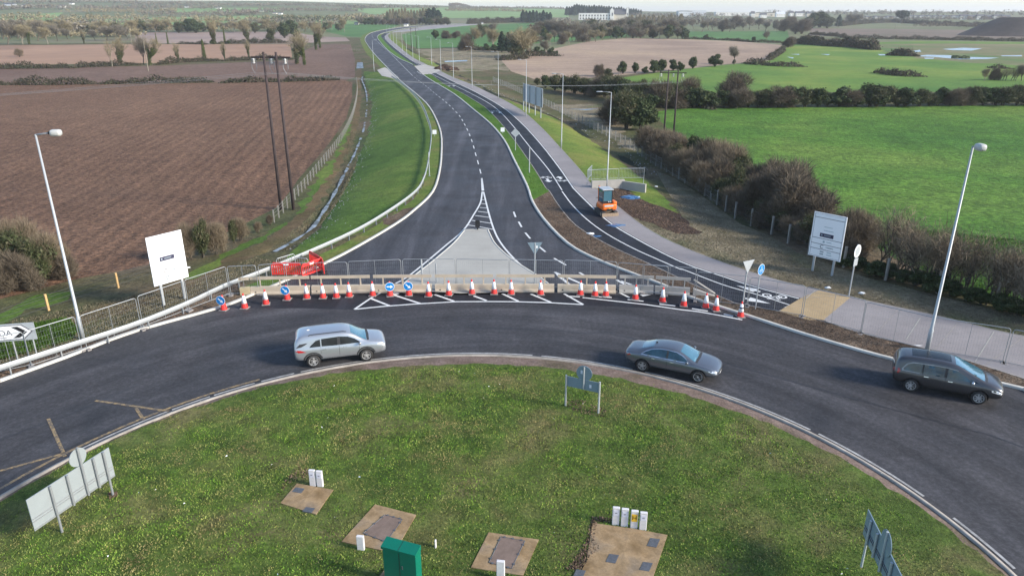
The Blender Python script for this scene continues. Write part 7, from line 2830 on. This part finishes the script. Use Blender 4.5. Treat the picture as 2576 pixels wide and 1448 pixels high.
# rounded bushes at the foot of the stubble field
row([(1508, 192, 162, 'purple', 1.2), (1530, 196, 172, 'mixed', 1.2), (1566, 186, 155, 'dense', 1.1), (1597, 184, 158, 'dense', 1.0), (1622, 186, 168, 'dense', 1.1), (1645, 184, 152, 'dense', 1.2), (1662, 183, 150, 'dense', 1.1), (1693, 178, 150, 'dense', 1.2), (1710, 180, 156, 'dense', 1.0), (1742, 173, 144, 'dense', 1.2), (1797, 168, 137, 'dense', 1.3), (1846, 163, 116, 'bare', 1.0), (1845, 162, 150, 'mixed', 1.0),
     (1775, 100, 87, 'dense', 1.3), (1895, 106, 93, 'dense', 1.4), (1930, 104, 78, 'bare', 1.1), (1982, 120, 92, 'purple', 1.3), (1722, 99, 79, 'dense', 1.2), (1640, 97, 82, 'dense', 1.4), (1610, 97, 78, 'pink', 1.3)],
    'around the stubble field', 'bushes round the stubble field', 20)
row([(2060, 70, 31, 'dense', 2.0), (2040, 72, 40, 'dense', 2.0), (2080, 72, 44, 'mixed', 2.0), (2108, 68, 38, 'conifer', 1.6), (2130, 64, 34, 'bare', 1.6), (2150, 64, 34, 'bare', 1.7), (2266, 60, 27, 'umbrella', 1.0), (2015, 86, 48, 'purple', 1.4), (2000, 86, 56, 'purple', 1.3), (2030, 80, 60, 'pink', 1.3), (1985, 72, 44, 'bare', 1.5), (2535, 70, 62, 'dense', 2.5), (2520, 68, 55, 'bare', 2.0), (2555, 30, 24, 'bare', 2)],
    'near the far housing on the right', 'far trees on the right', 21)
row([(2475, 204, 172, 'bare_tan', 1.0), (2500, 202, 170, 'purple', 1.0), (2520, 203, 168, 'scrub', 1.3), (2545, 203, 166, 'scrub', 1.3), (2568, 204, 163, 'bare', 1.1), (2590, 204, 160, 'bare', 1.2)],
    'right of the upper pasture', 'bare trees at the right end of the upper pasture', 22)


# far woods that read as one mass ---------------------------------
def wood(V, depth, H, mat, seed, kind='mix', label='distant belt of bare woodland'):
    w = resample(T(V), H * .45)
    r = rs(seed)
    parts = []
    for p in w:
        for _ in range(3):
            q = p + np.array((r.normal(0, H * .2), r.uniform(0, depth)))
            z = float(hb(q[0], q[1]))
            h = H * r.uniform(.45, 1.05)
            n = 24
            d = unit(r.normal(0, 1, (n, 3)))
            C = np.array((q[0], q[1], z + h * .55)) + d * np.array((h * .42, h * .42, h * .45)) * r.uniform(.5, 1, n)[:, None]
            C[:, 2] = np.maximum(C[:, 2], z)
            parts.append(leaves(C, d, h * .15, r))
    v, f = merge(parts)
    c = v.mean(0)
    o = link('distant_wood', array_mesh('distant_wood', v - c, f, M[mat]))
    o.location = c
    tag(o, label, 'wood', kind='stuff')


wl = [([(-150, 92), (0, 88), (120, 86), (200, 92)], 60, 11, 'twig_grey', 'grey bare wood behind the far left trees'), ([(-100, 55), (60, 52), (200, 55), (330, 52)], 60, 9, 'twig_tan', 'far wood band across the upper left'),
      ([(330, 40), (430, 42), (560, 42), (640, 38)], 50, 9, 'twig_grey', 'far wood band in the middle of the left hills'), ([(-100, 30), (80, 24), (240, 28), (400, 24), (520, 26)], 80, 10, 'twig_grey', 'upper far wood band on the left hills'),
      ([(280, 16), (420, 14), (600, 18), (760, 17), (900, 20)], 80, 9, 'twig_grey', 'skyline wood left of centre'), ([(640, 30), (780, 30), (900, 31)], 60, 8, 'twig_grey', 'wood line right of the left hills'),
      ([(-100, 12), (60, 10), (200, 8), (320, 9)], 80, 10, 'twig_grey', 'skyline wood at the far left'), ([(640, 60), (760, 56), (860, 58)], 40, 9, 'leaf_mixed', 'mixed wood below the pale green slope'),
      ([(700, 55), (800, 54), (930, 58)], 40, 9, 'twig_tan', 'tan wood above the far bend'), ([(860, 24), (960, 22), (1100, 24)], 60, 10, 'twig_grey', 'skyline wood over the pale slope'),
      ([(1130, 18), (1250, 14), (1330, 14), (1430, 16)], 100, 11, 'twig_purple', 'purplish skyline wood in the centre'), ([(1130, 26), (1250, 24), (1420, 26)], 60, 9, 'twig_grey', 'wood line under the centre skyline'),
      ([(1600, 56), (1700, 54), (1800, 56), (1900, 58)], 60, 11, 'twig_grey', 'grey wood behind the right wood edge'), ([(1600, 44), (1750, 43), (1900, 43), (2050, 43)], 200, 8, 'twig_grey', 'skyline trees behind the pale warehouses'),
      ([(2050, 42), (2200, 41.5), (2400, 41.5), (2650, 42)], 400, 12, 'twig_grey', 'skyline trees behind the far right housing'), ([(2140, 52), (2250, 53), (2400, 52), (2600, 54)], 60, 8, 'twig_grey', 'tree line in front of the far right housing'),
      ([(1900, 66), (1980, 66), (2030, 66)], 60, 9, 'twig_grey', 'grey scrub below the pale warehouses'), ([(2330, 70), (2440, 70), (2530, 74)], 40, 6, 'twig_purple', 'dark scrub in front of the terrace')]
wl += [([(-60, 100), (150, 98), (330, 97)], 30, 6, 'twig_tan', 'low tan scrub under the far left wood'), ([(330, 84), (500, 82), (640, 80), (760, 80)], 40, 7, 'twig_tan', 'tan scrub under the far tree belt'), ([(560, 66), (700, 64), (840, 66)], 50, 8, 'twig_grey', 'grey wood on the lower edge of the pale slope'),
       ([(330, 60), (430, 62), (560, 58), (700, 56)], 90, 9, 'twig_tan', 'tan wood band above the tree belt on the left'), ([(100, 68), (200, 66), (330, 66)], 60, 8, 'twig_grey', 'hedge-like wood below the upper left fields'),
       ([(-100, 75), (40, 74), (150, 78)], 80, 10, 'twig_tan', 'tan wood behind the far left bare trees'), ([(160, 34), (300, 34), (430, 32)], 60, 8, 'twig_tan', 'tan scrub band under the upper far wood'),
       ([(520, 34), (620, 34), (700, 34)], 60, 8, 'twig_grey', 'scrub around the cottages on the slope'), ([(860, 50), (930, 52), (980, 54)], 60, 10, 'twig_tan', 'tan wood left of the tall bare trees'),
       ([(1400, 66), (1480, 70), (1560, 74), (1640, 76)], 60, 10, 'twig_grey', 'grey wood in front of the institution'), ([(1330, 82), (1420, 86), (1500, 86), (1580, 86)], 50, 8, 'twig_purple', 'purplish scrub among the woodland edge'),
       ([(1590, 66), (1700, 66), (1820, 68), (1900, 70)], 60, 11, 'twig_purple', 'purplish wood below the warehouses'), ([(2130, 58), (2220, 60)], 40, 8, 'twig_grey', 'grey scrub left of the dark pine'),
       ([(1120, 30), (1250, 30), (1320, 32)], 50, 8, 'twig_tan', 'scrub line on the pale far slope')]
for i, (V, dp, H, mt, lab) in enumerate(wl):
    wood(V, dp, H, mt, 200 + i, label=lab)

# ------------------------------------------------------------------ buildings
def house(px, yt, wpx, mat, rmat, label, group, name='house', windows=True, dp=8, flat=False, rz=0.0):
    a = W(px)
    depth = a.y * CP + CAM_H * SP
    Wd = wpx / FOC * depth
    H = max(3.0, zt(a.y, yt) - a.z)
    t = empty(name, a, rz, label, 'building' if name != 'house' else 'house', group)
    hw = H * (.92 if flat else .6)
    MB().box((0, dp / 2, hw / 2 - .5), (Wd, dp, hw + 1)).build('wall', M[mat], t)
    q = MB()
    if flat:
        q.box((0, dp / 2, hw + H * .04), (Wd * 1.01, dp * 1.02, H * .08))
    else:
        e = .3
        q.add([(-Wd / 2 - e, -e, hw), (Wd / 2 + e, -e, hw), (Wd / 2 + e, dp + e, hw), (-Wd / 2 - e, dp + e, hw), (-Wd / 2 - e, dp / 2, H), (Wd / 2 + e, dp / 2, H)],
              [(0, 1, 5, 4), (2, 3, 4, 5), (0, 4, 3), (1, 2, 5), (0, 3, 2, 1)])
    q.build('roof', M[rmat], t)
    if windows:
        n = max(2, int(Wd / 4))
        for k in range(min(n, 12)):
            MB().box((-Wd / 2 + Wd * (k + .5) / min(n, 12), -.03, hw * .62), (1.1, .08, 1.3)).build('window', M['win'], t)
    return t


# white institution with tower
a = W((1455, 50.5))
b = W((1528, 55))
dpt = a.y * CP + CAM_H * SP
t = empty('institution_building', a, math.radians(-4), 'long white two-storey institution with central block and tall tower before conifers', 'building')
px_m = dpt / FOC
Wm = (1532 - 1451) * px_m
z0 = a.z
H = zt(a.y, 33.5) - z0
MB().box((Wm / 2, 6, H / 2 - 2), (Wm, 12, H + 4)).build('wall', M['wall_white'], t)
MB().box((Wm / 2, 6, H + .15), (Wm + .4, 12.4, .4)).build('roof', M['roof_slate'], t)
for row_, zf in ((0, .62), (1, .2)):
    for k in range(11):
        MB().box((Wm * (k + .6) / 11.2, -.05, H * zf), (1.9, .2, 2.6)).build('window', M['win'], t)
x0 = Wm
MB().box((x0 + 1, 4, H * .72), (6.5, 11, H * 1.55)).build('central_block', M['wall_white'], t)
MB().box((x0 + 1, 4, H * 1.54), (3.2, 5, 3)).build('chimney_block', M['wall_white'], t)
x1 = x0 + (1550 - 1537) * px_m
MB().box(((x0 + 4.5 + (1572 - 1455) * px_m) / 2, 8, H * .35), ((1572 - 1540) * px_m, 10, H * .9)).build('chapel_wall', M['wall_cream'], t)
q = MB()
xa, xb = x0 + 5, (1573 - 1455) * px_m
q.add([(xa, 2, H * .8), (xb, 2, H * .8), (xb, 14, H * .8), (xa, 14, H * .8), (xa, 8, H * 1.55), (xb, 8, H * 1.55)], [(0, 1, 5, 4), (2, 3, 4, 5), (0, 4, 3), (1, 2, 5), (0, 3, 2, 1)])
q.build('chapel_roof', M['roof_slate'], t)
tw_ = (1576 - 1455) * px_m
MB().box((tw_, 6, zt(a.y, 20) / 2 - z0 / 2), (3.6, 4.2, zt(a.y, 20) - z0 + 2)).build('tower', M['wall_white'], t)
MB().box((tw_, 3.86, H * .8), (1.2, .1, 4)).build('window', M['win'], t)
MB().box((x0 + 1.5, -1.55, H * .8), (1.6, .12, 5)).build('window', M['win'], t)
# warehouses and houses
hs = [(R(3, (0, 130))[0], 28, 22, 'roof_light', 'roof_slate', 'pale grey-blue block at the left end of the warehouses', 1), ((1745, 40), 27, 60, 'roof_light', 'roof_light', 'wide pale warehouse above the dark conifers', 1),
      (S(2, (1100 + 1740 - 1100, 170))[0], 28.5, 34, 'roof_light', 'roof_slate', 'bluish warehouse with slatted front', 1), ((1850, 41), 31, 100, 'wall_white', 'roof_light', 'long low white warehouse in the middle', 1), ((1920, 43), 33, 60, 'wall_cream', 'roof_slate', 'cream warehouse right of the long white one', 1),
      ((1893, 45), 29, 9, 'wall_white', 'roof_slate', 'white gabled house in front of the warehouses, left', 0), ((1920, 46), 33, 16, 'wall_white', 'roof_slate', 'white house beside the left gabled house', 0), ((1963, 44), 30, 22, 'wall_white', 'roof_light', 'long white shed left of the gabled pair', 0),
      ((1990, 43), 28, 10, 'wall_white', 'roof_slate', 'white gabled house, left of the gabled pair', 0), ((2012, 42), 29, 22, 'wall_white', 'roof_slate', 'grey-roofed white house between two gables', 0), ((2035, 43), 30, 12, 'wall_cream', 'roof_slate', 'cream gabled house at the right end of the group', 0),
      ((2060, 41), 30, 30, 'wall_cream', 'roof_slate', 'low beige block right of the gabled houses', 1), ((1995, 65), 57, 24, 'wall_white', 'wall_brick', 'red-roofed low bungalow among the grey scrub', 0)]
for p, yt, w_, m1, m2, lab, fl in hs:
    house(p, yt, w_, m1, m2, lab, 'distant warehouses and houses', 'warehouse' if fl else 'house', True, 20 if fl else 9, bool(fl))
for k in range(9):
    x = 2172 + k * 10 + (k > 3) * 2
    house((x, 47 + (k % 2)), 40 + (k % 3), 8, ['wall_white', 'wall_cream', 'roof_light'][k % 3], 'roof_slate', '%s small house from the left of the row left of the dark pine' % ordn(k), 'houses left of the dark pine', 'house', False, 8)
for k in range(9):
    x = 2290 + k * 16
    house((x, 46), 39, 10 + (k % 3) * 4, ['wall_cream', 'wall_white', 'wall_white'][k % 3], 'roof_slate', '%s house from the left of the row right of the dark pine' % ordn(k), 'houses right of the dark pine', 'house', False, 8)
for k in range(6):
    house((2425 + k * 21, 50), 37 + (k % 2), 21, 'wall_brick' if k % 2 else 'wall_white', 'roof_slate', '%s terrace house from the left behind the spoil mound' % ordn(k), 'terrace behind the spoil mound', 'house', True, 8)
for p, yt, w_, mt in (((22, 16), 8, 26, 'roof_light'), ((58, 18), 11, 8, 'wall_white'), ((155, 21), 12, 12, 'wall_white'), ((178, 12), 7, 8, 'wall_white'), ((328, 20), 15, 8, 'wall_white'), ((410, 22), 17, 12, 'wall_white'), ((470, 20), 15, 12, 'wall_white'), ((548, 23), 18, 12, 'wall_white'), ((655, 30), 27, 12, 'wall_white'), ((690, 36), 32, 9, 'wall_cream'), ((704, 37), 32, 8, 'wall_white'), ((612, 33), 29, 6, 'wall_cream'), ((968, 18), 13, 8, 'wall_white'), ((895, 63), 59, 8, 'wall_white'), ((1212, 62), 58, 5, 'wall_white'), ((1020, 67), 59, 9, 'wall_white')):
    lab = {22: 'long pale farm shed on the far left skyline', 58: 'small white house beside the pale farm shed', 155: 'white house among trees on the left hills', 178: 'small white house on the skyline at the left', 328: 'white house on the hills above the bare wood',
           410: 'white bungalow left of centre on the left hills', 470: 'white bungalow right of the hilltop one', 548: 'white farmhouse near the left skyline', 655: 'low white house above the green slope', 690: 'cream cottage beside a white one on the green slope', 704: 'white cottage, right one of the pair on the slope',
           612: 'tiny cream cottage left of the pair on the slope', 968: 'white farmhouse on the skyline above the tall bare wood', 895: 'white cottage half hidden by the wood above the bend', 1212: 'tiny white hut in the dark hedge at centre', 1020: 'white site hut beside the far bend of the road'}[p[0]]
    house(p, yt, w_, mt, 'roof_slate', lab, 'white houses on the far hills', 'house', False, 9)

# ------------------------------------------------------------------ ditches, stones, grass and clods
def ribbon(name, w, half, mat, dz, seed=1):
    w = resample(w, 1.2)
    D = np.gradient(w, axis=0)
    D /= np.hypot(D[:, 0], D[:, 1])[:, None]
    N = np.c_[-D[:, 1], D[:, 0]]
    r = rs(seed)
    hw = half * (1 + .35 * np.sin(np.arange(len(w)) * .9) + .2 * r.normal(0, 1, len(w)))
    hw = np.clip(hw, half * .3, half * 1.9)
    z = hfun(w[:, 0], w[:, 1]) + dz
    V = np.empty((len(w) * 2, 3))
    V[0::2, :2] = w + N * hw[:, None]
    V[1::2, :2] = w - N * hw[:, None]
    V[0::2, 2] = z
    V[1::2, 2] = z
    F = np.array([(2 * i, 2 * i + 1, 2 * i + 3, 2 * i + 2) for i in range(len(w) - 1)])
    return tag(link(name, array_mesh(name, V, F, M[mat])), kind='structure')


ribbon('ditch_water', wDL, .16, 'ditch_water', .3)
ribbon('ditch_bed', wDR, .55, 'ditch_dark', .3)


def in_region_points(poly, n, r):
    lo, hi = poly.min(0), poly.max(0)
    out = np.empty((0, 2))
    while len(out) < n:
        q = r.uniform(lo, hi, (n * 2, 2))
        out = np.vstack([out, q[inpoly(q[:, 0], q[:, 1], poly)]])
    return out[:n]


def stones(path, n, spread, size, mat, label, seed):
    r = rs(seed)
    w = resample(path, .5)
    k = r.randint(0, len(w), n)
    P = w[k] + np.c_[np.abs(r.normal(0, spread, n)) * 1.0 + .5, r.normal(0, .6, n)]
    z = hfun(P[:, 0], P[:, 1])
    parts_v, parts_f = [], []
    base = np.array([(1, 0, 0), (0, 1, 0), (-1, 0, 0), (0, -1, 0), (0, 0, .8)])
    fc = np.array([(0, 1, 4), (1, 2, 4), (2, 3, 4), (3, 0, 4)])
    s = size * r.uniform(.4, 1.5, n)
    a = r.uniform(0, 6.28, n)
    ca, sa = np.cos(a), np.sin(a)
    B = np.repeat(base[None], n, 0) * s[:, None, None] * r.uniform(.6, 1.2, (n, 1, 3))
    X = B[:, :, 0] * ca[:, None] - B[:, :, 1] * sa[:, None]
    Y = B[:, :, 0] * sa[:, None] + B[:, :, 1] * ca[:, None]
    V = np.stack([X + P[:, :1], Y + P[:, 1:2], B[:, :, 2] + z[:, None] - .02], 2).reshape(-1, 3)
    F = (fc[None] + (np.arange(n) * 5)[:, None, None]).reshape(-1, 3)
    tag(link('stones', array_mesh('stones', V, F, M[mat])), label, 'stones', kind='stuff')


M['stone'] = leafmat('pale_stones', [(.15, .14, .13), (.27, .27, .27), (.42, .43, .45)], pos=1)
stones(wDL, 700, 1.0, .07, 'stone', 'pale stones strewn along the left drain', 1)
stones(wDR[10:], 500, .8, .10, 'stone', 'pale stones beside the right drain', 2)


def tufts(name, P, z, size, mat, seed, label, lean=.6, w=.16, kind='grass'):
    r = rs(seed)
    n = len(P)
    C = np.c_[P, z - .01]
    D = np.c_[r.normal(0, lean, n), r.normal(0, lean, n), np.ones(n)]
    D = unit(D)
    L = size * r.uniform(.5, 1.5, n)
    a = r.uniform(0, np.pi, n)
    Sd = np.c_[np.cos(a), np.sin(a), np.zeros(n)]
    hw = (L * w * r.uniform(.7, 1.4, n))[:, None]
    tip = C + D * L[:, None]
    V = np.stack([C - Sd * hw, C + Sd * hw, tip + Sd * hw * .35], 1).reshape(-1, 3)
    F = np.arange(3 * n).reshape(n, 3)
    tag(link(name, array_mesh(name, V, F, M[mat])), label, kind, kind='stuff')


r = rs(5)
th = r.uniform(0, 2 * np.pi, 470000)
ra = np.sqrt(r.uniform(0, 1, 470000)) * (RIN - .2)
P = np.c_[ISL[0] + ra * np.cos(th), ISL[1] + ra * np.sin(th)]
rad_ok = ra < np.array([inner_radius(t) for t in np.linspace(0, 2 * np.pi, 720)])[(th / (2 * np.pi) * 719).astype(int)] + r.normal(0, .12, len(ra))
keep = rad_ok & (P[:, 1] > 15)
P = P[keep]
# no grass on the slabs
for o in [q for q in bpy.data.objects if q.name.startswith('concrete_slab')]:
    sl_ = [c for c in o.children if c.name.startswith('slab')][0]
    nn = len(sl_.data.vertices) // 2
    poly = np.array([(v.co.x + o.location.x, v.co.y + o.location.y) for v in list(sl_.data.vertices)[nn:]])
    cc = poly.mean(0)
    poly = cc + (poly - cc) * .97
    jt = rs(3).normal(0, .07, P.shape)
    P = P[~inpoly(P[:, 0] + jt[:, 0], P[:, 1] + jt[:, 1], poly)]
near = np.hypot(P[:, 0], P[:, 1])
edge = RIN - np.hypot(*(P - ISL).T)
z = hfun(P[:, 0], P[:, 1])
sz = np.where(edge < 1.5, .035, .055)
nz_ = .5 + .5 * np.sin(P[:, 0] * .9 + np.sin(P[:, 1] * .7) * 2) * np.sin(P[:, 1] * 1.1 + np.sin(P[:, 0] * .5) * 2)
tufts('island_grass', P, z, sz * (.85 + .3 * nz_), 'blade', 6, 'rough mixed green and brown grass on the roundabout island', .7, .3)
# flowers / white specks
def weeds(V, n, seed, lab):
    q = in_region_points(g2(V), n, rs(seed))
    tufts('dead_weeds', q, hfun(q[:, 0], q[:, 1]), .07, 'clod', seed, lab, 1.0, .45, 'weeds')


weeds(R(8, (1890, 1040), (2060, 1060), (2050, 1085), (1930, 1085), (1900, 1200), (1940, 1290), (1870, 1360), (1800, 1447), (1700, 1447), (1790, 1330), (1860, 1200)), 1700, 51, 'dead brown weeds creeping over the left edge of the large slab')
weeds(R(8, (1840, 150), (2010, 225), (1990, 275), (1850, 265), (1680, 190), (1700, 130)), 600, 52, 'bare brown patch under the round-plate sign on the island')
weeds(R(7, (2240, 640), (2340, 690), (2340, 745), (2260, 750), (2200, 780), (2100, 900), (2090, 880), (2180, 740)), 250, 53, 'dead weeds along the top of the cracked slab')
weeds(R(7, (820, 850), (880, 835), (900, 870), (840, 890)), 300, 54, 'bare soil at the foot of the right leg of the large sign back')
r = rs(9)
k = r.randint(0, len(P), 60)
tufts('daisies', P[k], z[k] + .1, .05, 'cone_white', 10, 'scattered tiny white flowers in the island grass', .9, .6, 'flowers')


def poly_of(mat=None, name=None, idx=0):
    L_ = [P_ for n_, P_, m_, d_ in REGIONS if (mat is None or m_ == mat) and (name is None or n_ == name)]
    return L_[idx]


def scatter(name, poly, n, size, mat, seed, label, lean, w, kind, dz=0.0, excl=()):
    r = rs(seed)
    q = in_region_points(poly, n, r)
    for e in excl:
        q = q[~inpoly(q[:, 0], q[:, 1], e)]
    tufts(name, q, hfun(q[:, 0], q[:, 1]) + dz, size, mat, seed, label, lean, w, kind)


soil_s = poly_of(name='planting_strip', idx=0)
scatter('earth_clods', soil_s, 30000, .045, 'clod', 31, 'loose brown clods in the planting strip right of the road', 1.2, .7, 'soil', .09)
scatter('earth_clods', poly_of(name='bare_verge'), 12000, .045, 'clod', 32, 'loose brown clods on the left verge in front of the guard rail', 1.2, .7, 'soil')
scatter('earth_clods', poly_of(name='soil_heap'), 15000, .055, 'clod', 33, 'turned dark soil beside the digger', 1.2, .7, 'soil')
heap = poly_of(name='soil_heap')
scatter('dry_grass', poly_of(name='winter_verge'), 60000, .09, 'blade_dry', 34, 'matted dead grass between the footpath and the chain-link fence', .9, .2, 'grass', 0, (heap,))
scatter('verge_grass', poly_of(name='planting_strip', idx=1), 12000, .09, 'blade_green', 35, 'short bright grass strip between road and cycle track', .7, .25, 'grass', .09)
near_left = g2([(-40, 950), (200, 862), (560, 712), (690, 655), (640, 640), (450, 720), (300, 740), (200, 760), (0, 800), (-60, 830)])
scatter('rough_grass', near_left, 16000, .1, 'blade_dry', 36, 'rough grass behind the left guard rail', .8, .2, 'grass', 0, (poly_of(name='bare_verge'),))
nearp = g2([(2120, 560), (2300, 560), (2620, 600), (2900, 760), (2500, 740), (2250, 640)])
scatter('pasture_grass', nearp, 26000, .13, 'blade_field', 37, 'longer grass at the near edge of the big pasture', .7, .2, 'grass')
scatter('verge_grass', poly_of(mat='embank', name='rough_bank'), 16000, .16, 'blade_green', 38, 'bright green grass around the left lamp post', .7, .2, 'grass')
scatter('ditch_bank_grass', g2([(700, 600), (760, 535), (820, 450), (860, 380), (880, 300), (905, 300), (890, 390), (850, 470), (790, 560), (720, 620)]), 12000, .14, 'blade_dry', 39, 'rough grass on the bank beside the farm track', .7, .2, 'grass')

# ------------------------------------------------------------------ haze
hz = MB().box((0, 0, 0), (24000, 24000, 130)).mesh('haze')
hm = bpy.data.materials.new('haze')
hm.use_nodes = True
hn = hm.node_tree
hn.nodes.remove(hn.nodes['Principled BSDF'])
pvn = hn.nodes.new('ShaderNodeVolumePrincipled')
pvn.inputs['Color'].default_value = (.95, .97, 1.0, 1)
pvn.inputs['Density'].default_value = .00014
pvn.inputs['Anisotropy'].default_value = .2
hn.links.new(pvn.outputs[0], hn.nodes['Material Output'].inputs['Volume'])
hz.materials.append(hm)
ho = link('haze', hz)
ho.location = (0, 0, 65 - 4.5)
tag(ho, 'thin pale haze over the far fields', 'haze', kind='stuff')
